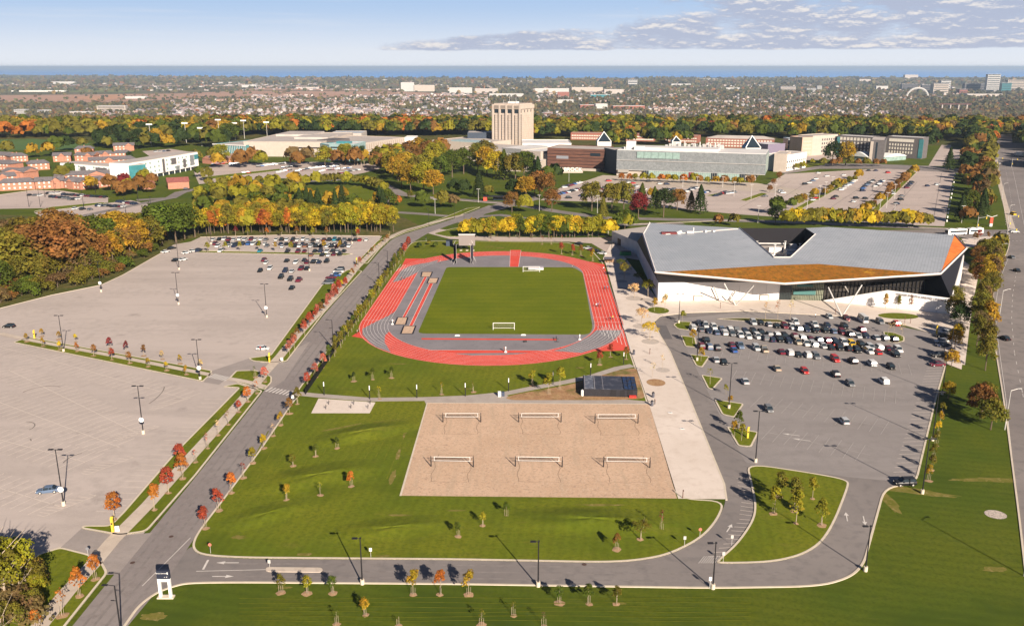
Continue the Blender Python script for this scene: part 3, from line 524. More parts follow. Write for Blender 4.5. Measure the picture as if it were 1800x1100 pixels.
# north lots
for a, b in (((1385, 372), (1495, 316)), ((1560, 380), (1612, 320)), ((1430, 385), (1540, 312)), ((1480, 385), (1560, 320)), ((1640, 390), (1655, 305)), ((1340, 370), (1440, 308)), ((1300, 366), (1390, 318)), ((1000, 345), (1060, 322)), ((1100, 348), (1150, 330)), ((1200, 356), (1260, 336)), ((420, 300), (640, 291)), ((400, 308), (600, 298)), ((80, 352), (190, 350)), ((100, 380), (230, 374))):
    rowstalls(a, b, 5, fk, 0.12, 2.9)
    tar += ribbon(GP([a, b]), 0.25)
for _ in range(46):
    x, y = random.uniform(1000, 1650), random.uniform(318, 385); a = G(x, y); ang = random.choice((0.45, 0.5, 2.9)); ln = random.uniform(10, 34)
    if x > 1480 or y < 360 - (1480 - x) * .03: tar += ribbon([a, a + Vector((ln * math.cos(R(60 + 12 * math.sin(x))), ln * math.sin(R(60)), 0))], 0.22)
# road centre lines and arrows
def dashes(pts, w, on, off, lst, z=0):
    P = GP(pts)
    for a, b in zip(P, P[1:]):
        L_ = (b - a).length; d = (b - a) / L_; t = 0
        while t < L_: line(a + d * t, a + d * min(t + on, L_), w, lst); t += on + off
dashes([(345, 1004), (470, 1001)], 0.16, 50, 1, mk); dashes([(357, 1001), (366, 984)], 0.4, 50, 1, mk)
dashes([(250, 1030), (335, 945)], 0.14, 50, 0, mk)
dashes([(1790, 905), (1774, 760), (1768, 700), (1757, 620), (1751, 575), (1750, 535), (1757, 492), (1772, 455)], 0.15, 200, 1, mk)
dashes([(1840, 905), (1812, 760), (1797, 690), (1783, 620), (1778, 560), (1780, 520), (1788, 470)], 0.17, 3, 6, mk)
dashes([(1768, 395), (1763, 350), (1757, 300), (1755, 262)], 0.15, 3, 6, mk); dashes([(1784, 395), (1774, 330), (1766, 290), (1764, 262)], 0.15, 3, 6, mk); dashes([(1800, 395), (1787, 330), (1776, 280)], 0.15, 30, 1, mk)
for k in range(7):  # zebra bars across the lot lane and the road
    for (x0, y0, x1, y1, n, ln) in ((371, 660, 402, 667, 7, 1.9), (470, 684, 512, 692, 7, 2.0)):
        a, b = G(x0, y0), G(x1, y1); p = a + (b - a) * (k + .5) / n; mk += ribbon([p + Vector((-.55, -ln * .8, 0)), p + Vector((.55, ln * .8, 0))], 0.55)
dashes([(1740, 409), (1800, 409)], 0.5, 1, 1, mk); dashes([(1752, 424), (1800, 424)], 0.5, 1, 1, mk)
def arrow(px, py, a, s=1.0):
    c = G(px, py); d = Vector((math.cos(a), math.sin(a), 0)); n = Vector((-d.y, d.x, 0))
    mk.append([c - d * 1.6 * s - n * .12, c + d * .4 * s - n * .12, c + d * .4 * s + n * .12, c - d * 1.6 * s + n * .12]); mk.append([c + d * .4 * s - n * .5, c + d * 1.6 * s, c + d * .4 * s + n * .5])
arrow(400, 989, math.pi, 1.3); arrow(392, 1013, 0, 1.2); arrow(1488, 908, R(75), 1.2); arrow(1519, 915, R(-105), 1.2); arrow(1282, 928, R(60), 1.1); arrow(1390, 764, R(160), 1.3); arrow(1409, 773, R(160), 1.3)
for k in range(8):
    a = G(1228 + k * 4, 990); mk += ribbon([a, a + Vector((1.6, 2.5, 0))], 0.12)
sheets('road_markings', mk, zA + 0.052, PAINT); sheets('parking_markings', fk, zA + 0.044, FAINT); sheets('parking_markings', fk2, zA + 0.044, FAINT2); sheets('crack_sealant', tar, zA + 0.048, TAR)
# skid marks
sk = []
for cx, cy, rx, ry, a0, a1 in ((75, 690, 5.5, 2.6, 60, 190), (30, 752, 4, 2, -20, 90), (258, 698, 3, 5, -30, 60), (130, 810, 2, 2, 90, 200), (25, 775, 4, 1, 0, 40)):
    c = G(cx, cy); sk += ribbon([(c.x + rx * math.cos(R(a)), c.y + ry * 2 * math.sin(R(a))) for a in range(a0, a1, 12)], 0.28)
sheets('tyre_marks', sk, zA + 0.05, mat('tyre_mark_rubber', (0.19, 0.165, 0.15), 0.9, .3, 2))
# wheel lanes polished into the road
wl = []
def nearest(p, line_):
    best = None
    for a, b in zip(line_, line_[1:]):
        t = max(0, min(1, (p - a).dot(b - a) / (b - a).length_squared)); q = a + (b - a) * t
        if best is None or (q - p).length < (best - p).length: best = q
    return best
for f in (.2, .38, .6, .8):
    wl += ribbon([a.lerp(nearest(a, roadE), f) for a in roadW[:-14]], 0.5)
sheets('tyre_marks', wl, zA + 0.022, mat('polished_asphalt', (0.215, 0.19, 0.178), 0.75, 0.18, .6))
for pts in ([(400, 990), (800, 993), (1060, 997), (1150, 990)], [(420, 1013), (800, 1016), (1200, 1021), (1400, 1018)], [(420, 1003), (800, 1005), (1180, 1008), (1380, 1008)]):
    ribbon_sheet('tyre_marks', GP(pts), 0.5, zA + .012, MATS['polished_asphalt'])
# furrow lines round the sand courts
fur = []
COURTS = []
for (x0, y0, x1, y1) in ((786, 743, 838, 743), (919, 743, 979, 743), (1053, 745, 1114, 745), (766, 821, 824, 822), (914, 821, 980, 822), (1069, 822, 1134, 823)):
    a, b = G(x0, y0), G(x1, y1); d = (b - a).normalized(); n = Vector((-d.y, d.x, 0)); a = a - d * .3; b = b + d * .3
    COURTS.append((a, b))
    for s0, e0, f0 in ((a + n * 6.5, a - n * 7.5, .25), (b + n * 6.5, b - n * 7.5, .3)):
        fur += ribbon([s0.lerp(e0, t / 10) + d * math.sin(t * 1.3 + a.x) * f0 for t in range(11)], 0.10)
    for k in (6.5, -7.5): fur += ribbon([(a + n * k).lerp(b + n * k, t / 8) + n * math.sin(t * 1.1 + a.y) * .2 for t in range(9)], 0.08)
sheets('sand_furrows', fur, H + 0.042, mat('sand_furrow', (0.20, 0.13, 0.09), .95, .2, 2))
# ---------------------------------------------------------------- vegetation
PAL = dict(green=(0.085, 0.112, 0.014), dark=(0.036, 0.058, 0.014), olive=(0.165, 0.145, 0.020), lime=(0.26, 0.235, 0.018), yellow=(0.52, 0.38, 0.02), gold=(0.36, 0.225, 0.02), orange=(0.43, 0.145, 0.025), red=(0.34, 0.062, 0.032), rust=(0.235, 0.115, 0.030), brown=(0.17, 0.115, 0.045), maroon=(0.20, 0.03, 0.03), pale=(0.60, 0.43, 0.22), pink=(0.46, 0.14, 0.095))
WORD = dict(green='green', dark='dark green', olive='olive green', lime='lime green', yellow='bright yellow', gold='golden', orange='orange', red='red', rust='rusty brown', brown='dull brown', maroon='maroon', pale='straw coloured', pink='pinkish red')
def leaf_arrays(C, S, Nn, rs, tone):
    """quads of size S at centres C facing Nn"""
    n = len(C); a = rs.normal(size=(n, 3)); u = np.cross(Nn, a); u /= np.linalg.norm(u, axis=1, keepdims=True) + 1e-9; v = np.cross(Nn, u); v /= np.linalg.norm(v, axis=1, keepdims=True) + 1e-9
    S = np.asarray(S).reshape(-1, 1); V = np.stack([C - u * S - v * S * .8, C + u * S * .9 - v * S * .6, C + u * S + v * S * .9, C - u * S * .7 + v * S], axis=1).reshape(-1, 3)
    T_ = np.repeat(tone, 4, axis=0); return V, T_
def np_mesh(name, V, T_, m):
    n = len(V) // 4; me = bpy.data.meshes.new(name); me.vertices.add(len(V)); me.vertices.foreach_set('co', V.astype(np.float32).ravel())
    me.loops.add(len(V)); me.loops.foreach_set('vertex_index', np.arange(len(V), dtype=np.int32)); me.polygons.add(n); me.polygons.foreach_set('loop_start', np.arange(0, len(V), 4, dtype=np.int32))
    me.update(calc_edges=True); ca = me.color_attributes.new('tone', 'FLOAT_COLOR', 'POINT'); c = np.ones((len(V), 4), np.float32); c[:, :3] = T_; ca.data.foreach_set('color', c.ravel()); me.materials.append(m); return me
def crown(kind, seed, n, size):
    rs = np.random.default_rng(seed); C = []; Nn = []; T_ = []
    if kind == 'conifer':
        z = rs.random(n) ** 0.8; ang = rs.random(n) * 2 * np.pi; lob = 1 + .18 * np.sin(ang * 5 + z * 9 + seed) + .12 * np.sin(z * 55)
        r = (0.26 * (1 - z) ** .85 + .012) * lob * (0.72 + .28 * rs.random(n)); P = np.stack([r * np.cos(ang), r * np.sin(ang), .08 + .92 * z], 1)
        Nn = np.stack([np.cos(ang), np.sin(ang), .5 + rs.normal(size=n) * .3], 1) + rs.normal(size=(n, 3)) * .35; t = .8 + .35 * rs.random((n, 1)) * np.ones((1, 3))
        Nn /= np.linalg.norm(Nn, axis=1, keepdims=True); return P, Nn, t, np.full(n, size)
    cfg = dict(round=(0.53, .38, .43, 62, .115), tall=(0.55, .26, .42, 46, .10), sapling=(0.62, .22, .35, 24, .085), column=(0.55, .13, .42, 22, .08), spread=(0.64, .42, .28, 26, .12), airy=(0.68, .40, .28, 30, .09), bush=(0.42, .60, .42, 24, .22), bare=(0.66, .16, .30, 10, .07))[kind]
    cz, rx, rz, nc, cr = cfg
    d = rs.normal(size=(nc, 3)); d /= np.linalg.norm(d, axis=1, keepdims=True); d[:, 2] = np.where(d[:, 2] < -.55, -d[:, 2], d[:, 2]); rad = .45 + .5 * rs.random((nc, 1)) ** .6
    cc = d * rad * np.array([rx, rx, rz]); 
    if kind in ('sapling', 'column', 'tall', 'bare'): cc[:, :2] *= (1.15 - .75 * np.clip((cc[:, 2:3] / rz + 1) / 2, 0, 1) ** 1.5)
    cc[:, 2] += cz; ct = .72 + .56 * rs.random((nc, 1)); ch = rs.normal(size=(nc, 3)) * .05
    k = rs.integers(0, nc, n); e = rs.normal(size=(n, 3)); e /= np.linalg.norm(e, axis=1, keepdims=True); e[:, 2] = np.where(e[:, 2] < -.4, -e[:, 2], e[:, 2])
    rr = cr * (.65 + .7 * rs.random((nc, 1)))[k]; P = cc[k] + e * rr * (.75 + .3 * rs.random((n, 1)))
    Nn = e + rs.normal(size=(n, 3)) * .45 + np.array([0, 0, .15]); Nn /= np.linalg.norm(Nn, axis=1, keepdims=True)
    t = ct[k] * (1 + ch[k]) * (.86 + .28 * rs.random((n, 1))); s = size * (.7 + .6 * rs.random(n)); return P, Nn, t, s
def trunk_mesh(kind, seed, m):
    r = random.Random(seed); b = MB(); H0 = dict(conifer=.12, bush=.2, column=.25).get(kind, .62); rr = dict(round=.022, tall=.018, sapling=.011, bare=.011, airy=.020, column=.012, conifer=.02, spread=.018, bush=.03)[kind]
    p = Vector((0, 0, 0)); q = Vector((r.uniform(-.01, .01), r.uniform(-.01, .01), H0 * .55)); b.tube(p, q, rr, rr * .75, 6); q2 = Vector((r.uniform(-.02, .02), r.uniform(-.02, .02), H0 + .18)); b.tube(q, q2, rr * .75, rr * .25, 6)
    wd = dict(round=.24, spread=.3, airy=.34, tall=.17, bush=.3).get(kind, .10)
    if kind != 'conifer':
        for k in range(11 if kind == 'airy' else 7 if kind in ('round', 'spread', 'bare') else 4):
            a = k * 2.4 + r.random(); z = H0 * (.5 + .09 * k); s = q.lerp(q2, max(0, min(1, (z - q.z) / (q2.z - q.z)))); b.tube(s, s + Vector((math.cos(a) * wd, math.sin(a) * wd, wd * r.uniform(.7, 1.3))), rr * .4, rr * .1, 4)
    return b.mesh('trunk', m)
LEAFN = dict(round=(3000, .019), tall=(1700, .020), sapling=(620, .021), column=(600, .020), conifer=(1500, .020), spread=(1100, .018), airy=(1500, .0135), bush=(1000, .038), bare=(60, .020))
TM = {}
def tree_meshes(kind, v):
    key = (kind, v)
    if key not in TM:
        n, s = LEAFN[kind]; P, Nn, t, S = crown(kind, 100 + v * 7 + len(kind), n, s); V, T_ = leaf_arrays(P, S, Nn, np.random.default_rng(v), np.broadcast_to(t, (n, 3)))
        TM[key] = (np_mesh('crown', V, T_, LEAF), trunk_mesh(kind, v, BARKL if kind in ('airy', 'sapling', 'bare', 'spread', 'column') else BARK))
    return TM[key]
disc_me = MB(); ng = 14
disc_me.add([(0, 0, 0.07)] + [(math.cos(2 * math.pi * k / ng) * (1 + .12 * math.sin(k * 2.3)), math.sin(2 * math.pi * k / ng) * (1 + .12 * math.sin(k * 1.7)), 0.0) for k in range(ng)], [(0, k + 1, (k + 1) % ng + 1) for k in range(ng)]); disc_me = disc_me.mesh('mulch_ring', MULCH)
STAKE = MB().tube((0, 0, 0), (0, 0, 1.5), .03, n=5).mesh('stake', BARKL)
TREES = []; OCC = []
def tree(px, py, h, kind, col, zone, mulch=False, z=0.0, shape=None, wid=1.0):
    p = G(px, py) if shape is None else shape; TREES.append(dict(x=p[0], y=p[1], h=h, kind=kind, col=col, zone=zone, mulch=mulch, z=z, wid=wid, px=px)); OCC.append((p[0], p[1]))
def inside(p, poly):
    x, y = p; c = False; n = len(poly)
    for i in range(n):
        a, b = poly[i], poly[i - 1]
        if (a[1] > y) != (b[1] > y) and x < (b[0] - a[0]) * (y - a[1]) / (b[1] - a[1]) + a[0]: c = not c
    return c
def grove(pts, n, hr, kinds, cols, zone, gap=6.0, z=0.0, pix=True, wid=1.0):
    """individual trees scattered inside a surveyed outline, none closer than gap metres"""
    poly = [tuple(p[:2]) for p in GP(pts)]; xs = [p[0] for p in poly]; ys = [p[1] for p in poly]; px0, px1 = min(p[0] for p in pts), max(p[0] for p in pts); py0, py1 = min(p[1] for p in pts), max(p[1] for p in pts); got = []
    for _ in range(n * 40):
        if len(got) >= n: break
        if pix: q = G(random.uniform(px0, px1), random.uniform(py0, py1)); q = (q.x, q.y)
        else: q = (random.uniform(min(xs), max(xs)), random.uniform(min(ys), max(ys)))
        if not inside(q, poly) or any((q[0] - g[0]) ** 2 + (q[1] - g[1]) ** 2 < gap * gap for g in got): continue
        got.append(q); tree(0, 0, random.uniform(*hr), random.choice(kinds), random.choice(cols), zone, z=z, shape=(q[0], q[1]), wid=wid * random.uniform(.9, 1.15))
def rowt(pts, n, hr, kinds, cols, zone, jit=0.8, z=0.0, mulch=False, wid=1.0):
    P = GP(pts); Ls = [(b - a).length for a, b in zip(P, P[1:])]; tot = sum(Ls)
    for k in range(n):
        t = tot * (k + .5) / n; i = 0
        while i < len(Ls) - 1 and t > Ls[i]: t -= Ls[i]; i += 1
        q = P[i].lerp(P[i + 1], t / Ls[i]); tree(0, 0, random.uniform(*hr), random.choice(kinds), random.choice(cols), zone, z=z, mulch=mulch, shape=(q.x + random.uniform(-jit, jit), q.y + random.uniform(-jit, jit)), wid=wid)
S_ = 'sapling'
# --- saplings with mulch rings
for x, y, h, k, c in ((515, 820, 3.2, S_, 'olive'), (555, 803, 3.2, S_, 'green'), (593, 789, 3.0, S_, 'green'), (504, 880, 4.0, S_, 'gold'), (563, 871, 3.4, 'bare', 'lime'), (618, 856, 3.8, S_, 'orange')): tree(x, y, h, k, c, 'on the lawn left of the sand courts', True, H)
for x, y, h, k, c in ((806, 944, 3.4, S_, 'green'), (849, 925, 3.2, S_, 'lime'), (890, 908, 3.2, S_, 'green'), (1084, 967, 3.6, S_, 'rust'), (1126, 949, 4.2, 'spread', 'olive'), (1163, 932, 4.6, 'bare', 'maroon')): tree(x, y, h, k, c, 'on the lawn below the sand courts', True, H)
for x, y, h, k, c in ((494, 1041, 3.6, S_, 'olive'), (540, 1043, 3.7, S_, 'lime'), (585, 1043, 3.6, S_, 'green'), (726, 1045, 5.0, S_, 'gold'), (774, 1045, 5.0, S_, 'orange'), (824, 1045, 4.9, S_, 'gold'), (983, 1060, 3.5, S_, 'green'), (1035, 1061, 3.9, S_, 'green'), (1084, 1061, 3.6, S_, 'olive'), (902, 1082, 3.0, 'bare', 'olive'), (642, 1081, 3.4, S_, 'gold'), (592, 1097, 3.0, 'bare', 'green'), (846, 1099, 3.4, 'bare', 'olive'), (956, 1101, 3.0, 'bare', 'brown'), (700, 1099, 1.6, 'bare', 'olive')): tree(x, y, h, k, c, 'on the lawn below the access road', True)
for x, y, h, k, c in ((622, 671, 3, S_, 'dark'), (655, 668, 3.6, S_, 'green'), (688, 665, 3.6, S_, 'green'), (667, 702, 4.2, 'bare', 'yellow'), (776, 694, 4.0, 'bare', 'gold'), (832, 690, 3.4, 'bare', 'olive'), (1054, 642, 4.6, S_, 'red'), (1073, 628, 4.6, S_, 'red'), (1101, 632, 4.2, S_, 'rust'), (936, 679, 5.0, S_, 'lime'), (965, 693, 6.6, S_, 'lime'), (984, 684, 6.8, S_, 'lime')): tree(x, y, h, k, c, 'between the track and the footpath', True, H)
for x, y, h, k, c in ((737, 437, 3.2, S_, 'dark'), (766, 436, 3.2, S_, 'green'), (754, 431, 2.6, 'bare', 'olive'), (987, 447, 6.2, S_, 'red'), (1006, 449, 5.6, S_, 'red'), (1021, 450, 5.4, S_, 'rust'), (1042, 459, 5.8, S_, 'gold'), (953, 430, 5.0, 'bare', 'red'), (969, 430, 5.0, 'bare', 'rust'), (987, 428, 4.8, 'bare', 'red'), (860, 424, 4, 'bare', 'brown'), (874, 424, 4, 'bare', 'brown')): tree(x, y, h, k, c, 'on the lawn beyond the track', True, H)
for x, y, h, c in ((1360, 904, 6.6, 'lime'), (1399, 921, 7.6, 'lime'), (1395, 899, 7.6, 'olive'), (1428, 877, 5.2, 'lime'), (1444, 924, 5.8, 'lime'), (1369, 874, 6, 'olive')): tree(x, y, h, S_, c, 'on the big lawn island of the loop road', True, H)
for x, y, h, k, c in ((1199, 568, 4.8, S_, 'lime'), (1217, 604, 5.2, S_, 'gold'), (1232, 636, 4.8, S_, 'gold'), (1248, 676, 5.4, 'bare', 'lime'), (1276, 694, 3.0, S_, 'lime'), (1284, 715, 3.2, S_, 'gold'), (1299, 757, 5.2, S_, 'green'), (1303, 775, 4.6, S_, 'lime'), (1291, 768, 4.4, S_, 'gold'), (1345, 562, 7, 'bare', 'pale'), (1367, 562, 7.4, 'bare', 'orange'), (1388, 561, 7.4, 'bare', 'pale'), (1560, 590, 5, 'bare', 'pale'), (1571, 588, 5, 'bare', 'pale'), (1585, 595, 6, 'bare', 'pale')): tree(x, y, h, k, c, 'on the islands of the right lot', False, H)
for x, y, h, k, c in ((1127, 572, 6.2, 'spread', 'pale'), (1142, 598, 6.2, 'spread', 'yellow'), (1115, 523, 5.6, 'spread', 'pale'), (1139, 522, 7.0, 'spread', 'lime'), (1150, 548, 5.6, S_, 'gold'), (1169, 546, 6.4, S_, 'pale'), (1164, 649, 5.0, 'bare', 'pale'), (1146, 664, 5.2, 'bare', 'pale'), (1097, 491, 7.0, 'spread', 'olive'), (1092, 476, 5.5, 'spread', 'green'), (1122, 500, 5.2, 'spread', 'green'), (1556, 546, 6.6, 'column', 'gold'), (1580, 544, 5.4, 'column', 'olive'), (1600, 545, 6.2, 'column', 'rust'), (1646, 585, 3, 'bare', 'pale'), (1713, 428, 6, S_, 'rust'), (1721, 424, 6, S_, 'red'), (1735, 424, 5, S_, 'rust')): tree(x, y, h, k, c, 'on the concrete plaza by the sports centre', False, H)
# median rows of the left lots
for x, y, c in ((74, 592, 'gold'), (47, 601, 'gold'), (76, 609, 'gold'), (104, 597, 'gold'), (106, 615, 'yellow'), (133, 602, 'yellow'), (136, 618, 'orange'), (165, 626, 'rust'), (193, 613, 'maroon'), (197, 633, 'red'), (223, 620, 'maroon'), (228, 639, 'rust'), (253, 626, 'rust'), (261, 645, 'gold'), (285, 632, 'pale'), (293, 652, 'yellow'), (317, 640, 'gold'), (328, 659, 'gold'), (353, 648, 'pale')): tree(x, y, 3.9 if c in ('maroon', 'rust', 'red') else 3.0, S_, c, 'on the strip between the two left lots', True, H)
for x, y, h, k, c in ((201, 914, 6.2, S_, 'orange'), (271, 897, 6.2, S_, 'orange'), (296, 867, 6.2, S_, 'red'), (321, 842, 6.2, S_, 'orange'), (318, 826, 6.6, S_, 'red'), (344, 813, 3.6, 'bare', 'pink'), (365, 789, 4.2, 'bare', 'pink'), (384, 766, 4.4, 'bare', 'pale'), (402, 747, 4.2, 'bare', 'rust'), (420, 725, 3.4, S_, 'red'), (436, 707, 4.6, S_, 'orange'), (452, 692, 4.0, 'bare', 'orange'), (466, 672, 4.8, S_, 'pink'), (449, 664, 3.6, 'bare', 'green'), (168, 1019, 5.0, S_, 'orange'), (140, 1048, 5.6, S_, 'orange'), (109, 1083, 5.2, 'bare', 'orange'), (66, 1108, 4, S_, 'orange')): tree(x, y, h, k, c, 'beside the walk along the left road', True, H)
for x, y, h, k, c in ((361, 930, 5.0, S_, 'red'), (385, 898, 5.0, S_, 'red'), (407, 867, 5.0, S_, 'orange'), (428, 841, 4.1, 'bare', 'red'), (445, 815, 4.4, S_, 'lime'), (464, 789, 3.8, S_, 'yellow'), (480, 767, 3.6, 'bare', 'pale'), (494, 748, 3.8, S_, 'gold'), (509, 728, 4.8, S_, 'rust'), (523, 711, 4.8, S_, 'olive'), (541, 680, 4.6, S_, 'red'), (554, 664, 4.6, S_, 'pink'), (567, 647, 4.8, S_, 'pink')): tree(x, y, h, k, c, 'on the right kerb of the left road', True, H)
rowt([(505, 632), (522, 603), (545, 573), (578, 537), (606, 504)], 17, (4.4, 5.6), [S_, S_, 'tall'], ['red', 'pink', 'red', 'rust'], 'along the walk beside the upper left lot', 1.0, H)
rowt([(612, 496), (640, 464), (668, 438), (690, 420)], 18, (4.0, 5.2), [S_, 'bare', 'bare'], ['pink', 'pale', 'rust'], 'at the upper end of the roadside walk', .8, H)
tree(601, 510, 4.2, S_, 'yellow', 'along the walk beside the upper left lot', False, H)
rowt([(577, 640), (610, 596), (650, 540), (678, 497), (706, 456)], 34, (4.6, 6.4), ['column', 'column', S_], ['olive', 'olive', 'lime', 'green'], 'in the hedge beside the track fence', .4, H)
rowt([(708, 452), (719, 434)], 6, (4.5, 6), [S_], ['red', 'pink'], 'at the far end of the track fence hedge', .4, H)
# --- lot edge saplings on the right
for x, y, c in ((1655, 731, 'olive'), (1651, 748, 'gold'), (1648, 765, 'yellow'), (1645, 783, 'olive'), (1640, 806, 'olive'), (1636, 826, 'olive'), (1632, 845, 'gold')): tree(x, y, 4.0, S_, c, 'along the right edge of the right lot', True)
# --- big trees
for x, y, h, c in ((1723, 735, 9.5, 'rust'), (1741, 755, 8.5, 'olive'), (1727, 722, 8, 'olive')): tree(x, y, h, 'round', c, 'alone on the lawn by the highway')
for x, y, h, c in ((1672, 645, 5.5, 'gold'), (1678, 612, 6.5, 'gold'), (1684, 598, 6, 'yellow'), (1666, 700, 5, 'gold'), (1678, 560, 9, 'olive'), (1686, 575, 8, 'dark'), (1676, 540, 8, 'olive')): tree(x, y, h, 'round', c, 'beside the right lot near the highway')
rowt([(1728, 655), (1727, 620), (1729, 585), (1732, 550), (1737, 520), (1742, 490), (1747, 462), (1752, 440)], 26, (9, 12.5), ['tall', 'tall', 'round'], ['brown', 'olive', 'olive', 'olive', 'gold', 'olive'], 'in the tall row along the highway', 2.0, wid=.9)
rowt([(1722, 505), (1728, 470), (1738, 445)], 8, (8, 10), ['round'], ['rust', 'olive'], 'in the tall row along the highway', 2)
rowt([(1725, 372), (1730, 345), (1733, 320), (1735, 292), (1737, 272)], 14, (13, 17), ['tall', 'round'], ['rust', 'olive', 'brown', 'olive'], 'north of the crossing beside the highway', 3)
grove([(1682, 400), (1690, 330), (1698, 262), (1726, 262), (1724, 330), (1735, 395)], 32, (10, 17), ['round', 'conifer', 'tall'], ['dark', 'olive', 'dark', 'rust', 'green'], 'between the east lot and the highway', 11)
for x, y, h in ((1688, 390, 16), (1726, 380, 17), (1667, 300, 20), (1700, 300, 17)): tree(x, y, h, 'conifer', 'dark', 'between the east lot and the highway')
# left wood
woods = ['olive', 'gold', 'olive', 'green', 'olive', 'rust', 'olive', 'brown', 'gold']
for x, y, h, c, k in ((100, 492, 26, 'rust', 'round'), (72, 488, 24, 'rust', 'round'), (138, 480, 24, 'rust', 'round'), (110, 465, 25, 'rust', 'round'), (20, 505, 23, 'olive', 'round'), (-15, 500, 25, 'olive', 'round'), (45, 470, 23, 'olive', 'round'), (165, 462, 22, 'green', 'round'), (185, 455, 20, 'green', 'round'), (155, 440, 17, 'green', 'tall'), (310, 428, 21, 'green', 'round'), (285, 432, 22, 'green', 'round'), (325, 420, 19, 'green', 'round'), (295, 422, 17, 'dark', 'round'), (343, 417, 17, 'lime', 'round'), (225, 452, 17, 'gold', 'round'), (245, 446, 16, 'gold', 'round'), (205, 440, 20, 'gold', 'round'), (265, 440, 17, 'olive', 'round'), (200, 466, 14, 'olive', 'round'), (60, 498, 18, 'olive', 'round'), (160, 485, 13, 'olive', 'round')): tree(x, y, h, k, c, 'in the wood above the left lot', wid=1.1)
grove([(-60, 418), (60, 420), (200, 418), (300, 416), (330, 405), (300, 400), (240, 405), (60, 402), (-60, 400)], 34, (6, 9.5), ['round'], woods, 'in the wood below the far left lots', 6)
grove([(-60, 535), (0, 525), (90, 500), (170, 482), (210, 468), (280, 434), (290, 420), (200, 428), (60, 430), (-60, 425)], 78, (12, 17), ['round', 'round', 'tall'], woods, 'in the wood above the left lot', 6.5)
grove([(-60, 545), (0, 535), (90, 511), (172, 493), (210, 477), (280, 439), (275, 428), (170, 470), (60, 492), (-60, 510)], 90, (3.5, 7), ['bush'], ['olive', 'brown', 'olive', 'green', 'rust'], 'in the wood edge thicket', 4)
# bottom left trees
for x, y, h, c, k in ((-12, 1105, 14.5, 'olive', 'airy'), (16, 1080, 13.5, 'lime', 'airy'), (40, 1066, 10.0, 'olive', 'airy'), (0, 1050, 11, 'lime', 'airy'), (50, 1052, 6.0, 'olive', 'airy'), (55, 1085, 5.0, 'olive', 'round'), (66, 1050, 4.5, 'lime', 'round'), (-28, 1060, 12, 'olive', 'airy'), (10, 1140, 8, 'olive', 'airy')): tree(x, y, h, k, c, 'in the bottom left copse')
grove([(-40, 1000), (40, 990), (75, 1030), (60, 1100), (20, 1160), (-40, 1160)], 14, (3, 6), ['bush', 'bush', 'bare'], ['olive', 'brown', 'green'], 'in the bottom left copse', 2.5)
# bright belt behind the car rows
rowt([(348, 411), (450, 409), (560, 408), (690, 407)], 38, (12.0, 16.5), ['round', 'tall'], ['yellow', 'yellow', 'lime', 'gold', 'lime', 'yellow', 'lime', 'olive'], 'in the bright belt behind the left cars', 2.5, wid=.9)
rowt([(352, 400), (450, 398), (560, 397), (688, 396)], 28, (11.0, 14), ['round'], ['yellow', 'lime', 'gold', 'lime', 'olive'], 'at the back of the bright belt', 3)
for x, y, c in ((469, 411, 'orange'), (463, 410, 'red'), (371, 412, 'orange'), (389, 410, 'orange'), (509, 410, 'orange'), (505, 408, 'orange')): tree(x, y, 13, 'tall', c, 'in the bright belt behind the left cars')
for x, y, c in ((414, 415, 'maroon'), (469, 417, 'orange'), (522, 415, 'rust'), (575, 416, 'rust'), (628, 416, 'yellow'), (630, 419, 'red'), (436, 416, 'lime'), (495, 417, 'olive'), (550, 417, 'lime')): tree(x, y, 5.5, S_, c, 'on the bank behind the left cars', True)
for x, y, c in ((365, 444, 'lime'), (396, 443, 'lime'), (422, 442, 'lime'), (456, 441, 'lime'), (484, 443, 'gold'), (512, 443, 'lime'), (570, 440, 'gold'), (598, 441, 'gold')): tree(x, y, 5.2, S_, c, 'among the parked cars of the left lot', False, H)
rowt([(818, 417), (870, 419)], 8, (10, 12), ['round', 'tall'], ['yellow', 'gold', 'lime'], 'in the yellow row beyond the track', 1.5)
rowt([(888, 417), (960, 418), (1070, 417)], 27, (10, 13), ['round', 'tall'], ['yellow', 'lime', 'lime', 'yellow', 'green'], 'in the yellow row beyond the track', 1.8)
rowt([(1085, 405), (1110, 404)], 4, (10, 12), ['round'], ['lime', 'green'], 'in the yellow row beyond the track', 1.8)
rowt([(1378, 399), (1450, 398), (1540, 400), (1625, 402)], 40, (8.5, 11.5), ['round'], ['lime', 'yellow', 'gold', 'lime', 'olive'], 'in the row behind the sports centre', 2.2)
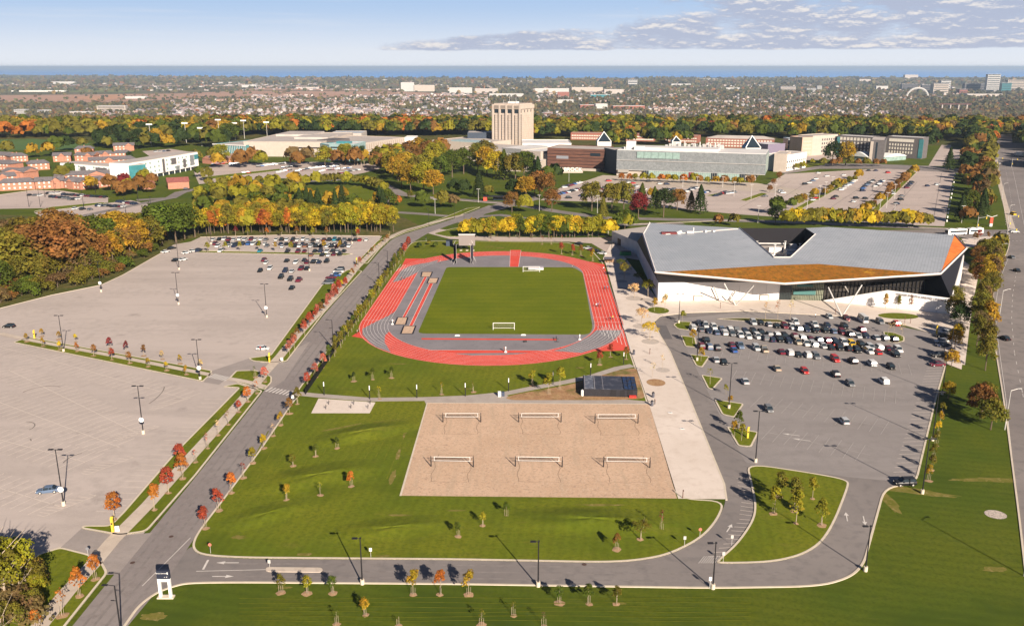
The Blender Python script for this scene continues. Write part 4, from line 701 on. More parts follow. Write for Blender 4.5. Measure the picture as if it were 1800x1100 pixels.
# park trees between road and campus
for x, y, h, k, c in ((706, 330, 20, 'round', 'gold'), (722, 336, 20, 'round', 'gold'), (745, 340, 22, 'round', 'lime'), (762, 342, 18, 'round', 'gold'), (735, 322, 22, 'round', 'olive'), (700, 318, 20, 'round', 'gold'), (775, 318, 20, 'round', 'green'), (795, 312, 22, 'round', 'green'), (815, 306, 22, 'round', 'green'), (760, 306, 20, 'round', 'lime'), (840, 302, 24, 'round', 'olive'), (856, 308, 24, 'round', 'gold'), (872, 314, 22, 'round', 'yellow'), (852, 296, 25, 'round', 'olive'), (886, 316, 24, 'conifer', 'green'), (906, 318, 22, 'round', 'olive'), (921, 318, 24, 'round', 'green'), (935, 318, 22, 'conifer', 'dark'), (945, 320, 20, 'conifer', 'dark'), (962, 322, 14, 'conifer', 'green'), (974, 320, 15, 'conifer', 'dark'), (798, 343, 12, 'conifer', 'dark'), (815, 346, 13, 'conifer', 'dark'), (842, 348, 19, 'conifer', 'dark'), (903, 346, 13, 'conifer', 'dark'), (858, 346, 9, 'round', 'olive'), (925, 350, 16, 'round', 'gold'), (948, 348, 19, 'round', 'rust'), (962, 352, 18, 'round', 'rust'), (940, 346, 17, 'round', 'rust'), (900, 373, 13, 'round', 'rust'), (922, 374, 12, 'tall', 'lime'), (970, 372, 14, 'round', 'rust'), (743, 366, 12, 'round', 'green'), (778, 366, 12, 'conifer', 'olive'), (797, 366, 10, 'round', 'brown'), (697, 362, 8, 'round', 'orange'), (722, 350, 6, 'round', 'olive'), (1040, 371, 18, 'round', 'olive'), (1075, 371, 18, 'round', 'olive'), (1096, 372, 19, 'round', 'olive'), (1122, 384, 16, 'round', 'maroon'), (1166, 382, 17, 'round', 'dark'), (1190, 370, 14, 'round', 'rust'), (1150, 366, 14, 'conifer', 'green'), (1128, 362, 15, 'conifer', 'green'), (1230, 376, 18, 'conifer', 'dark'), (1214, 372, 13, 'conifer', 'brown'), (1147, 352, 9, 'round', 'gold'), (1365, 377, 12, 'conifer', 'green'), (1060, 384, 13, 'conifer', 'olive'), (1290, 398, 8, 'round', 'olive'), (1262, 397, 7, 'round', 'rust'), (1362, 396, 12, 'round', 'dark'), (958, 310, 8, 'round', 'rust'), (940, 336, 10, 'round', 'rust')): tree(x, y, h, k, c, 'in the campus park')
grove([(350, 345), (420, 328), (520, 332), (560, 348), (680, 352), (688, 372), (560, 390), (420, 392), (350, 380)], 52, (8, 14), ['round', 'round', 'round'], ['olive', 'lime', 'olive', 'green', 'gold'], 'in the park beyond the bright belt', 10)
for x, y in ((540, 372), (560, 376), (548, 380), (528, 376), (590, 378), (674, 378), (668, 372), (602, 368)): tree(x, y, 16, 'conifer', 'dark', 'in the park beyond the bright belt')
rowt([(362, 330), (430, 325), (480, 324)], 7, (7, 9), ['round'], ['olive', 'lime'], 'in the road row left of the park', 1)
rowt([(515, 328), (590, 325), (640, 328), (680, 340)], 15, (8, 11), ['round'], ['olive', 'lime'], 'in the road row left of the park', 2)
grove([(372, 288), (450, 290), (560, 290), (640, 280), (720, 290), (720, 300), (560, 296), (380, 296)], 24, (13, 20), ['round'], ['olive', 'rust', 'brown', 'lime', 'gold'], 'in front of the low beige building', 9)
grove([(640, 300), (700, 275), (760, 268), (800, 275), (760, 300), (700, 312)], 26, (14, 21), ['round'], ['olive', 'lime', 'gold', 'green', 'rust'], 'between the beige building and the tower', 10)
for x in (623, 629, 635, 640): tree(x, 291, 18, 'column', 'dark', 'against the teal glass block')
rowt([(1085, 318), (1200, 322), (1325, 328)], 17, (6, 9), ['round'], ['rust', 'gold', 'lime', 'orange'], 'in front of the long glass building', 1.5)
rowt([(1440, 293), (1500, 293), (1560, 293)], 8, (7, 10), ['round'], ['rust', 'rust', 'olive'], 'in front of the grey residence', 1.5)
for x, y, c in ((1463, 290, 'dark'), (1486, 291, 'gold')): tree(x, y, 22, 'round', c, 'in front of the grey residence')
for pts, c in (([(1372, 377), (1510, 314)], ['olive', 'gold', 'green']), ([(1520, 384), (1608, 305)], ['gold', 'olive', 'rust']), ([(1350, 344), (1370, 312)], ['rust'])): rowt(pts, 14 if c != ['rust'] else 3, (5, 9), ['round'], c, 'on a planted strip of the east lots', 1.5)
grove([(190, 336), (250, 316), (300, 330), (250, 344), (200, 350)], 12, (9, 13), ['round'], ['olive', 'lime', 'rust', 'maroon'], 'between the white residence and the left lots', 7)
for x, y, h, c in ((112, 320, 14, 'olive'), (125, 310, 12, 'green'), (160, 336, 12, 'gold'), (350, 312, 10, 'green'), (365, 318, 12, 'olive'), (155, 282, 13, 'rust'), (58, 278, 15, 'gold'), (100, 272, 20, 'green'), (85, 276, 16, 'gold'), (15, 274, 16, 'olive'), (190, 262, 14, 'olive'), (215, 262, 9, 'dark'), (240, 263, 14, 'dark'), (228, 280, 8, 'dark'), (345, 288, 14, 'olive'), (375, 284, 14, 'olive'), (118, 266, 18, 'dark'), (145, 262, 14, 'olive')): tree(x, y, h, 'round', c, 'among the brick townhouses')
grove([(-60, 400), (0, 400), (60, 402), (100, 400), (130, 402), (270, 398), (260, 408), (60, 410), (-60, 415)], 16, (5, 9), ['round', 'tall'], ['olive', 'gold', 'rust', 'green', 'lime'], 'along the edge of the far left lots', 7)
grove([(1390, 292), (1440, 285), (1430, 300), (1370, 305)], 8, (5, 8), ['round'], ['rust', 'lime'], 'by the white block on the right', 5)
# belt on the escarpment brow
grove([(-60, 246), (250, 240), (420, 246), (420, 236), (250, 232), (-60, 236)], 85, (15, 24), ['round'], ['olive', 'gold', 'orange', 'rust', 'green', 'olive', 'olive', 'green', 'lime', 'olive'], 'in the skyline woodland belt', 10)
grove([(160, 262), (420, 262), (420, 240), (200, 240)], 60, (15, 24), ['round'], ['olive', 'dark', 'green', 'dark', 'gold'], 'in the skyline woodland belt', 10)
# ---- build: the 300 largest trees and every sapling as objects, the rest as one far wood
def small(t): return t['kind'] in ('sapling', 'bare', 'column', 'spread') or t['h'] < 6.9
big = [t for t in TREES if not small(t)]; sm = [t for t in TREES if small(t)]
big.sort(key=lambda t: -t['h'] * t['wid'] / t['y']); sm.sort(key=lambda t: -t['h'] / t['y'])
bs = [t for t in sm if t['kind'] == 'bush']; sm = [t for t in sm if t['kind'] != 'bush']; print('trees', len(big), len(sm), len(bs))
ONE = big[:300] + sm[:300] + bs[:150]; REST = big[300:] + sm[300:] + bs[150:]
KW = dict(airy='airy tree', round='broad tree', tall='tall tree', sapling='young tree', bare='sparse young tree', column='slim upright tree', conifer='conical evergreen', spread='airy spreading tree', bush='bush')
KN = dict(airy='tree', round='tree', tall='tree', sapling='sapling', bare='sapling', column='columnar_tree', conifer='conifer', spread='plaza_tree', bush='shrub')
gr = {}
for t in ONE: gr.setdefault((t['zone'], t['col'], KW[t['kind']]), []).append(t)
for (zone, col, kw), ts in gr.items():
    ts.sort(key=lambda t: t['x'] / t['y'])
    for i, t in enumerate(ts):
        t['label'] = ('%s %s %s' % (WORD[col], kw, zone)) if len(ts) == 1 else '%s %s %s from left %s' % (ordn(i), WORD[col], kw, zone)
rt = random.Random(3)
for t in ONE:
    cr_, tr_ = tree_meshes(t['kind'], rt.randrange(5)); rz = rt.uniform(0, 6.28); h = t['h']; s = (h * t['wid'] * rt.uniform(.92, 1.1),) * 2 + (h,)
    e = empty(KN[t['kind']], (t['x'], t['y'], t['z']), rz, t['label'], 'tree' if t['kind'] != 'bush' else 'shrub', 'trees ' + t['zone'])
    o = link('crown', cr_, e, scale=s); k = rt.uniform(.85, 1.18); o.color = tuple(min(1, c * k * rt.uniform(.94, 1.06)) for c in PAL[t['col']]) + (1,)
    link('trunk', tr_, e, scale=s)
    if small(t): e.rotation_euler = (rt.gauss(0, .03), rt.gauss(0, .03), rz)
    if t['mulch']:
        k = rt.uniform(.55, .95); link('mulch_ring', disc_me, e, loc=(rt.uniform(-.1, .1), rt.uniform(-.1, .1), 0.03), rz=rt.uniform(0, 6), scale=(k * rt.uniform(.8, 1.2), k, 1)); link('stake', STAKE, e, loc=(.35, 0, 0)); link('stake', STAKE, e, loc=(-.35, .05, 0))
# far wood as one mass: brow belt, slope and the wooded plain
def mass(P, Hh, Cc, nl, seed, sz=.30, flat=1.0):
    rs = np.random.default_rng(seed); n = len(P); k = np.repeat(np.arange(n), nl); d = rs.normal(size=(n * nl, 3)); d /= np.linalg.norm(d, axis=1, keepdims=True); d[:, 2] = np.abs(d[:, 2]) * 1.1 - .25
    h = Hh[k][:, None]; w_ = h * .42 * flat; C = P[k] + d * np.concatenate([w_, w_, h * .42], 1) * (.75 + .3 * rs.random((n * nl, 1))); C[:, 2] += h[:, 0] * .55
    Nn = d + rs.normal(size=d.shape) * .35; Nn /= np.linalg.norm(Nn, axis=1, keepdims=True)
    return leaf_arrays(C, (h * sz * flat)[:, 0] * (.7 + .6 * rs.random(n * nl)), Nn, rs, Cc[k] * (.78 + .44 * rs.random((n * nl, 1))))
vs_, ts_ = [], []
if REST:
    P = np.array([(t['x'], t['y'], t['z']) for t in REST]); a, b = mass(P, np.array([t['h'] for t in REST]), np.array([PAL[t['col']] for t in REST]), 60, 5, .13); vs_.append(a); ts_.append(b)
def scatter(n, x0, x1, y0, y1, hr, cols, wts, seed, zfun, keep=None, clump=0.0):
    rs = np.random.default_rng(seed); X = rs.uniform(x0, x1, n); Y = rs.uniform(y0, y1, n); out_ = []
    cs = np.array([PAL[c] for c in cols]); w_ = np.array(wts) / sum(wts); ci = rs.choice(len(cols), n, p=w_); hh = rs.uniform(*hr, n)
    for i in range(n):
        if keep and not keep(X[i], Y[i]): continue
        p = zfun(X[i], Y[i]); out_.append((p[0], p[1], p[2], hh[i], *cs[ci[i]]))
    return np.array(out_)
def brow(px, py): p = G(px, py); return (p.x, p.y, 0)
A = scatter(2600, -80, 1900, 216, 236, (13, 22), ['olive', 'gold', 'orange', 'green', 'rust', 'brown', 'red', 'lime', 'dark'], [8, 1.4, .5, 6, 1.4, 2, .3, 3, 3], 11, lambda px, py: (lambda p: (p.x, p.y, zt(p.y)))(G(px, max(py, 224 if px < 950 else 226))), None)
rs = np.random.default_rng(4); A[:, 1] += rs.uniform(0, 220, len(A)) * 1.0; A[:, 2] = np.array([zt(y) for y in A[:, 1]])
B_ = scatter(1900, 690, 1900, 232, 264, (14, 22), ['olive', 'gold', 'orange', 'green', 'rust', 'red', 'lime', 'dark', 'yellow'], [7, 1.5, .5, 6, 1.5, .3, 3, 4, .5], 12, lambda px, py: brow(px, py), lambda x, y: not (1225 < x < 1380 and y > 244) and not (1378 < x < 1632 and y > 246) and not (1055 < x < 1235 and 242 < y < 253) and not (1080 < x and x < 1380 and y > 256) and not (980 < x < 1070 and y > 243) and not (855 < x < 985 and y > 246) and not (1640 < x < 1700 and y > 246) and not (1745 < x < 1800 and y > 240) and not (x < 860 and y > 238))
C_ = scatter(500, 380, 880, 226, 240, (16, 24), ['olive', 'gold', 'orange', 'green', 'rust', 'lime', 'dark'], [6, 2, 2.2, 6, 2, 3, 4], 13, lambda px, py: brow(px, py))
D_ = scatter(260, 1790, 1960, 236, 300, (14, 20), ['olive', 'dark', 'gold', 'green'], [4, 5, 2, 3], 14, lambda px, py: brow(px, py), lambda x, y: x > 1815 or y < 250)
for A_, k, sz in ((A, 70, .105), (B_, 100, .09), (C_, 100, .09), (D_, 80, .10)):
    a, b = mass(A_[:, :3], A_[:, 3], A_[:, 4:7], k, 21, sz); vs_.append(a); ts_.append(b)
o = link('far_wood', np_mesh('far_wood', np.concatenate(vs_), np.concatenate(ts_), LEAF)); o.color = (1, 1, 1, 1); tag(o, 'autumn wood along the edge of the plateau behind the campus', 'wood', kind='stuff')
# plain: hedges, street trees and woods reading as one mass
def plainz(px, py): p = G(px, py, -80); return (p.x, p.y, -80)
rs = np.random.default_rng(31)
def dens(px, py):
    n = math.sin(px * .013 + py * .21) + math.sin(px * .031 - py * .4 + 2) * .8 + math.sin(px * .0047 + py * .09 + 1) + math.sin(px * .11 + py * 1.3) * .4
    f = .62 + .16 * n
    for (x0, x1, y0, y1, k) in ((0, 300, 160, 182, .18), (300, 860, 158, 172, .12), (860, 1100, 155, 172, .35), (400, 720, 150, 160, .35), (0, 560, 149, 154, .5), (300, 860, 174, 204, .65), (950, 1900, 188, 236, 1.3), (1100, 1900, 166, 200, 1.15), (0, 300, 185, 212, 1.1), (1600, 1800, 150, 168, .5)):
        if x0 < px < x1 and y0 < py < y1: f *= k
    return f
vs_, ts_ = [], []
for (y0, y1, n, hr, nl, sz, fl) in ((192, 236, 8500, (8, 14), 16, .24, 1.1), (166, 192, 9000, (7, 13), 10, .30, 1.5), (148, 166, 7500, (7, 13), 7, .36, 2.4), (140, 148, 4600, (7, 12), 6, .42, 4.5), (136, 140, 1800, (7, 11), 6, .42, 7.0)):
    X = rs.uniform(-60, 1860, n); Y = rs.uniform(y0, y1, n); hh = rs.uniform(*hr, n); rows_ = []
    for i in range(n):
        if rs.random() > dens(X[i], Y[i]): continue
        if Y[i] < 139.5 and Y[i] < 134.5 + 4.6 * min(1, max(0, X[i]) / 800 + .1): continue
        q = G(X[i], Y[i], -80); m_ = .5 + .5 * math.sin(X[i] * .02 + Y[i] * .1)
        woodsy = X[i] > 900 and Y[i] > 190
        c = rs.choice(['olive', 'green', 'dark', 'brown', 'gold', 'rust', 'orange'], p=[.30, .15, .16, .25, .05, .075, .015] if woodsy else [.26, .22, .28, .14, .03, .05, .02])
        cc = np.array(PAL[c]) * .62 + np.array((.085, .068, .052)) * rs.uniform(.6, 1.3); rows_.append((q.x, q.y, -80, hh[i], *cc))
    Q = np.array(rows_); a, b = mass(Q[:, :3], Q[:, 3], Q[:, 4:7], nl, int(y0), sz, fl); vs_.append(a); ts_.append(b)
o = link('plain_woodland', np_mesh('plain_woodland', np.concatenate(vs_), np.concatenate(ts_), LEAF)); o.color = (1, 1, 1, 1); tag(o, 'hazy street trees and woods covering the plain towards the lake', 'wood', kind='stuff')
# shrub clumps in front of the wood and in beds
# ---------------------------------------------------------------- buildings
_wm = {}
def pane(root, w_, h, m, x, y, z, rz=0, name='window', t=0.16):
    k = (round(w_, 2), round(h, 2), m.name, name)
    if k not in _wm: _wm[k] = MB().box((0, 0, 0), (w_, t, h)).mesh(name, m)
    return link(name, _wm[k], root, (x, y, z), rz)
def grid(root, W, D, face, x0, x1, n, zs, w_, h, m, name='window', skip=()):
    for j, z in enumerate(zs):
        for i in range(n):
            if (i, j) in skip: continue
            u = x0 + (x1 - x0) * ((i + .5) / n)
            if face == 'f': pane(root, w_, h, m, u, 0, z, 0, name)
            elif face == 'b': pane(root, w_, h, m, u, D, z, 0, name)
            elif face == 'l': pane(root, w_, h, m, 0, u, z, math.pi / 2, name)
            else: pane(root, w_, h, m, W, u, z, math.pi / 2, name)
def place(a, b, base=0.0):
    a, b = G(*a, base), G(*b, base); d = b - a; return a, math.atan2(d.y, d.x), d.length
def block(name, label, cat, a, b, D, Hh, wm, rm, group=None, par=0.7, z0=0.0, parent=None, off=None):
    """flat roofed block; local x along the seen front, y away"""
    o, rz, W = place(a, b, z0); r = empty(name, o, rz, label, cat, group)
    MB().box((W / 2, D / 2, Hh / 2), (W, D, Hh)).build('wall', wm, r)
    MB().box((W / 2, D / 2, Hh + .05), (W - .6, D - .6, .3)).build('roof', rm, r)
    p = MB(); t = .35
    for c, d in (((W / 2, .15, 0), (W + .2, t, par)), ((W / 2, D - .15, 0), (W + .2, t, par)), ((.15, D / 2, 0), (t, D - t * 2, par)), ((W - .15, D / 2, 0), (t, D - t * 2, par))): p.box((c[0], c[1], Hh + par / 2 + .01), d)
    p.build('parapet', wm if wm is not ROOFW else ROOFW, r); return r, W
def gable(r, W, D, h, rise, wm, rm, x0=0.0, y0=0.0, hip=0.0, ov=.5, wall=True, part='roof', axis='x'):
    if wall: MB().box((x0 + W / 2, y0 + D / 2, h / 2), (W, D, h)).build('wall', wm, r)
    if axis == 'x':
        P = [(x0 - ov, y0 - ov, h), (x0 + W + ov, y0 - ov, h), (x0 + W + ov, y0 + D + ov, h), (x0 - ov, y0 + D + ov, h), (x0 + hip - (0 if hip else ov), y0 + D / 2, h + rise), (x0 + W - hip + (0 if hip else ov), y0 + D / 2, h + rise)]
        F = [(0, 1, 5, 4), (2, 3, 4, 5), (3, 0, 4), (1, 2, 5), (3, 2, 1, 0)]
    else:
        P = [(x0 - ov, y0 - ov, h), (x0 + W + ov, y0 - ov, h), (x0 + W + ov, y0 + D + ov, h), (x0 - ov, y0 + D + ov, h), (x0 + W / 2, y0 - ov, h + rise), (x0 + W / 2, y0 + D + ov, h + rise)]
        F = [(0, 1, 4), (1, 2, 5, 4), (2, 3, 5), (3, 0, 4, 5), (3, 2, 1, 0)]
    # gable ends take the wall material
    idx = [0, 0, 1 if not hip else 0, 1 if not hip else 0, 0] if axis == 'x' else [1, 0, 1, 0, 0]
    return mesh_obj(part, P, F, [rm, wm], r, idx)
def text(name, s, size, m, parent, loc, rot, ext=0.05):
    cu = bpy.data.curves.new(name, 'FONT'); cu.body = s; cu.size = size; cu.extrude = ext; cu.align_x = 'CENTER'; cu.align_y = 'CENTER'
    t = bpy.data.objects.new(name, cu); COL.objects.link(t); dg = bpy.context.evaluated_depsgraph_get(); me = bpy.data.meshes.new_from_object(t.evaluated_get(dg)); bpy.data.objects.remove(t); bpy.data.curves.remove(cu)
    me.materials.clear(); me.materials.append(m); o = bpy.data.objects.new(name, me); COL.objects.link(o); o.parent = parent; o.location = loc; o.rotation_euler = rot; return o

# --- sports centre
W0 = G(1156, 529); sc = empty('sports_centre', W0, 0, 'long sports centre with folded grey metal roof, planted front slope and white base walls', 'sports centre')
def world(o): o.location = -W0; return o
SEAM = layered('standing_seam', [((0.32, 0.345, 0.37), 0, 0, 0), ((0.38, 0.40, 0.425), 0.04, 0.4, 0.65), ((0.28, 0.30, 0.325), 0.3, 0.5, 0.75)], 0.5, 0.45); stripes(SEAM, 1.15, 0, 0.72, 1.06, sharp=True); SEAM2 = layered('standing_seam_east', [((0.32, 0.345, 0.37), 0, 0, 0), ((0.38, 0.40, 0.425), 0.04, 0.4, 0.65), ((0.28, 0.30, 0.325), 0.3, 0.5, 0.75)], 0.5, 0.4); stripes(SEAM2, 1.15, R(27), 0.72, 1.06, sharp=True)
SEDUM = layered('sedum_planting', [((0.27, 0.110, 0.016), 0, 0, 0), ((0.35, 0.140, 0.018), 0.25, 0.42, 0.62), ((0.13, 0.085, 0.015), 0.7, 0.48, 0.66), ((0.46, 0.23, 0.022), 0.12, 0.62, 0.66), ((0.20, .07, .015), 1.8, .5, .7)], .95, .1)
SED2 = layered('orange_sedum', [((0.55, 0.15, 0.035), 0, 0, 0), ((0.62, 0.21, 0.05), 0.25, 0.4, 0.65), ((0.42, 0.10, 0.025), 0.9, 0.5, 0.72)], .95, .1)
rp = {k: G(x, y, z) for k, x, y, z in (('A', 1152, 479, 12.3), ('B', 1379, 499.5, 10), ('C', 1653, 482, 13), ('D', 1699, 437, 12.6), ('E', 1678, 413, 14.5), ('F', 1142, 392, 13), ('G', 1130.5, 412, 13), ('c1', 1300, 470, 12.7), ('c2', 1369, 466, 12.9), ('c3', 1439, 464, 13.3), ('n1', 1300, 401, 13), ('n2', 1360.5, 453, 12.6), ('n3', 1389, 453, 12.6), ('n4', 1433, 412, 13), ('n5', 1416, 401, 13), ('P', 1456, 399, 13.4), ('X', 1655, 480, 13.2))}
def poly3(name, keys, m, dz=0, parent=sc):
    return world(mesh_obj(name, [(rp[k].x, rp[k].y, rp[k].z + dz) for k in keys], [tuple(range(len(keys)))], m, parent))
V = []; F = []
for keys in (('A', 'c1', 'c2', 'n2', 'n1', 'F', 'G'), ('c2', 'c3', 'n3', 'n2'), ('c3', 'C', 'E', 'P', 'n5', 'n4', 'n3')):
    b = len(V); V += [tuple(rp[k]) for k in keys]; F.append(tuple(range(b, b + len(keys))))
roof = world(mesh_obj('roof', V, F, [SEAM, SEAM2], sc, [0, 0, 1]))
world(mesh_obj('green_roof', [tuple(rp[k] + Vector((0, 0, .02))) for k in ('A', 'B', 'C', 'c3', 'c2', 'c1')], [(0, 1, 4, 5), (1, 2, 3, 4)], SEDUM, sc))
poly3('orange_roof', ('C', 'D', 'E'), SED2, .03)
cop = MB()
for a, b in (('A', 'B'), ('B', 'C'), ('C', 'D'), ('D', 'E'), ('F', 'G'), ('G', 'A')):
    cop.tube(rp[a] + Vector((0, 0, .1)), rp[b] + Vector((0, 0, .1)), .42, n=4)
for a, b in (('c1', 'F'), ('n1', 'n2'), ('n2', 'n3'), ('n3', 'n4')): 
    if a != 'c1': cop.tube(rp[a] + Vector((0, 0, .15)), rp[b] + Vector((0, 0, .15)), .30, n=4)
a = G(1164, 411, 12.9); b = G(1297, 402.5, 13.1); cop.tube(G(1170, 412, 13.05), b, .22, n=4)
world(cop.build('coping', mat('pale_coping', (0.62, 0.56, 0.52), .6), sc))
wl_ = [Vector((56.6, 331.2, 7.3)), Vector((104.2, 333.2, 7.1)), Vector((121.0, 332.2, 8.5)), Vector((157.5, 327, 9.2))]
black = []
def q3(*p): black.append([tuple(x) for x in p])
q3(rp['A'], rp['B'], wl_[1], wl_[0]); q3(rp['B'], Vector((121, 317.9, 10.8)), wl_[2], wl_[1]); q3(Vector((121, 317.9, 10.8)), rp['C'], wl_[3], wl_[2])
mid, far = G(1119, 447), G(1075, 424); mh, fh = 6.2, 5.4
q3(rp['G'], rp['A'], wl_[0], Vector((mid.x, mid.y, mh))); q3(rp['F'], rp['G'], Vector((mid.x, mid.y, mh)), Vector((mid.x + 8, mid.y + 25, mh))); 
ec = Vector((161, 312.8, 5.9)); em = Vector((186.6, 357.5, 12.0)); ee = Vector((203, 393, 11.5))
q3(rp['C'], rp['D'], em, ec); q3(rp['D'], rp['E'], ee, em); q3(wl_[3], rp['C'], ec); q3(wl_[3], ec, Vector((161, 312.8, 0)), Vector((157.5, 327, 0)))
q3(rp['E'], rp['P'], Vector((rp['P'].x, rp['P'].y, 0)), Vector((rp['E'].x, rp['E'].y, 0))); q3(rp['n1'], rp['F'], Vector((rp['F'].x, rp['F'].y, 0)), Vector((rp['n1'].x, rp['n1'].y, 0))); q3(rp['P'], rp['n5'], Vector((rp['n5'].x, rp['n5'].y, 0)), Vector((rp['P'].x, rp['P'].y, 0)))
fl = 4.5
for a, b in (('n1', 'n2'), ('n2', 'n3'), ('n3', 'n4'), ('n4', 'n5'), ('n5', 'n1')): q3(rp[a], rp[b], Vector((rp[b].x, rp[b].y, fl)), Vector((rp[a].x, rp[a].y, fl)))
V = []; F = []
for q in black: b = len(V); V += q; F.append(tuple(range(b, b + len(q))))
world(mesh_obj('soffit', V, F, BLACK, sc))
world(mesh_obj('well_floor', [(rp[k].x, rp[k].y, fl) for k in ('n1', 'n2', 'n3', 'n4', 'n5')], [(0, 1, 2, 3, 4)], ROOFP, sc))
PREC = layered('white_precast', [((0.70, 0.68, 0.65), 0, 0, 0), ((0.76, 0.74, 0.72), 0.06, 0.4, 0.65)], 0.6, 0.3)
def wallseg(name, a, b, ha, hb, m, t=.5, part=sc, z0=0):
    a, b = Vector((a[0], a[1], 0)), Vector((b[0], b[1], 0)); d = (b - a).normalized(); n = Vector((-d.y, d.x, 0)) * t; P = []
    for q, h in ((a, ha), (b, hb)): P += [(q.x, q.y, z0), (q.x + n.x, q.y + n.y, z0), (q.x + n.x, q.y + n.y, h), (q.x, q.y, h)]
    return world(mesh_obj(name, P, [(0, 1, 2, 3), (7, 6, 5, 4), (0, 3, 7, 4), (1, 5, 6, 2), (3, 2, 6, 7), (0, 4, 5, 1)], m, part))
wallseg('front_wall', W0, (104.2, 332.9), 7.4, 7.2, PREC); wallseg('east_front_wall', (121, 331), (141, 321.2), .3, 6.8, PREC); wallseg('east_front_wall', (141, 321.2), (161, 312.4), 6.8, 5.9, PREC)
wallseg('east_wall', (161, 312.4), (187, 357.5), 5.9, 12.2, PREC); wallseg('east_wall', (187, 357.5), (204, 394), 12.2, 11.6, PREC)
PREC_SHADE = layered('ribbed_precast_shade', [((0.50, 0.52, 0.55), 0, 0, 0), ((0.40, 0.42, 0.46), 1.4, 0.5, 0.55, (1, 1, .05)), ((0.55, 0.57, 0.6), .2, .4, .7)], 0.7, 0.2)  # ribbed precast with the west side's cool shade put into its tones
JG = mat('joint_grey', (.42, .40, .38), .8)
for (a_, b_, n_) in (((56.6, 331.2), (104.2, 332.9), 9), ((123, 330), (141, 321.2), 4), ((141, 321.2), (161, 312.4), 5)):
    for k in range(1, n_): t = k / n_; world(MB().box((a_[0] + (b_[0] - a_[0]) * t, a_[1] + (b_[1] - a_[1]) * t - .02, 1.6 if a_[0] == 123 else 3.0), (.07, .06, 3.1 * t if a_[0] == 123 else 5.9)).build('panel_joint', JG, sc))
wallseg('west_wall', mid, W0, mh, 7.4, PREC_SHADE); wallseg('west_wall', far, mid, fh, mh, PREC_SHADE)
world(mesh_obj('west_door', [(far.x - .05 + 2, far.y - 9, .1), (far.x + 3.2, far.y - 13, .1), (far.x + 3.2, far.y - 13, 3.4), (far.x + 2, far.y - 9, 3.4)], [(0, 1, 2, 3)], METD, sc))
AX = [far, mid, W0 + Vector((3, 6, 0)), G(1160, 416), G(1131, 410), G(1078, 413)]
world(mesh_obj('annex_roof', [(far.x, far.y, fh), (mid.x, mid.y, mh), (60.5, 345, 7.0), (76, 440, 6.0), (mid.x + 12, far.y + 14, fh)], [(0, 1, 2, 3, 4)], ROOFP, sc))
# entrance glazing
wallseg('entrance_glass', (104.2, 332.9), (109, 333), 8.0, 8.0, mat('shaded_glass', (0.035, 0.05, 0.05), .15, spec=.7)); wallseg('lobby_glass', (109, 332.8), (121, 331.9), 8.2, 8.4, mat('lit_lobby_glass', (0.26, 0.28, 0.20), .2, .3, .4, spec=.6)); wallseg('upper_glass', (121, 332.4), (157.5, 327.4), 9, 9.2, mat('brown_glass', (0.045, 0.04, 0.035), .15, .5, .2, spec=.6))
m = MB()
for k in range(27):
    t = k / 26; p = Vector((104.2, 332.6, 0)).lerp(Vector((121, 331.7, 0)), t); m.box((p.x, p.y, 4), (.1, .15, 8))
for z in (2.4, 4.6, 6.6): m.tube((104.2, 332.5, z), (121, 331.6, z), .05, n=4)
for k in range(26):
    t = k / 26; p = Vector((121, 332.0, 0)).lerp(Vector((157.5, 327, 0)), t); m.box((p.x, p.y, 4.4), (.22, .25, 8.8))
m.tube((121, 331.9, 6.3), (157.5, 326.9, 6.3), .12, n=4)
world(m.build('mullion', METD, sc))
world(MB().box((113.5, 331.6, 3.2), (8.5, .2, 1.5), R(-3)).box((113.5, 331.6, 6.0), (6, .2, .8), R(-3)).build('lobby_banner', mat('teal_banner', (0.06, 0.16, 0.15), .6), sc))
# inclined columns
def vcol(px, py, tops):
    b = G(px, py)
    for tx, ty, tz in tops:
        t = G(tx, ty, tz); mm = MB(); mm.tube(b, t, .28, .24, 8); world(mm.build('column', STEEL, sc))
vcol(1293, 537, ((1273, 498, 8.6), (1325, 502, 8.6))); vcol(1281, 529, ((1293, 512, 5.5),)); vcol(1264, 528, ((1255, 505, 7.2),)); vcol(1480, 556, ((1456, 505, 9.0), (1515, 501, 10))); vcol(1495, 521, ((1486, 504, 7.5),))
# rooftop plant in the well
nc = (rp['n1'] + rp['n2'] + rp['n3'] + rp['n4'] + rp['n5']) / 5
for dx, dy, sx, sy, h, m_ in ((-9, 20, 4, 3, 3.2, 0), (-11, 15, 3, 2, 2.4, 0), (0, 22, 6, 2, 2.4, 0), (6, 17, 5, 3, 2.2, 0), (9, 24, 3, 2, 3.4, 0), (3, 10, 3, 3, 2.0, 0), (-4, 14, 1, 6, 1.2, 0)): world(MB().box((nc.x + dx, nc.y + dy - 8, fl + h / 2), (sx, sy, h), R(5)).build('rooftop_unit', ROOFW, sc))
for dx, dy in ((-3, 12), (4, 20), (9, 14), (-9, 20)): mm = MB(); mm.tube((nc.x + dx, nc.y + dy - 8, fl), (nc.x + dx, nc.y + dy - 8, fl + 5.0), .4, n=10); mm.tube((nc.x + dx, nc.y + dy - 8, fl + 5.4), (nc.x + dx, nc.y + dy - 8, fl + 5.6), .6, n=10); world(mm.build('vent_stack', ROOFW, sc))
mm = MB(); mm.tube((nc.x - 14, nc.y + 15, fl + 4), (nc.x + 5, nc.y + 14, fl + 4), .35, n=8)
PW = mat('plant_white', (0.50, 0.48, 0.46), .6, .1, .5); world(mm.build('duct', PW, sc))
mm = MB(); c = G(1187, 411, 12.9)
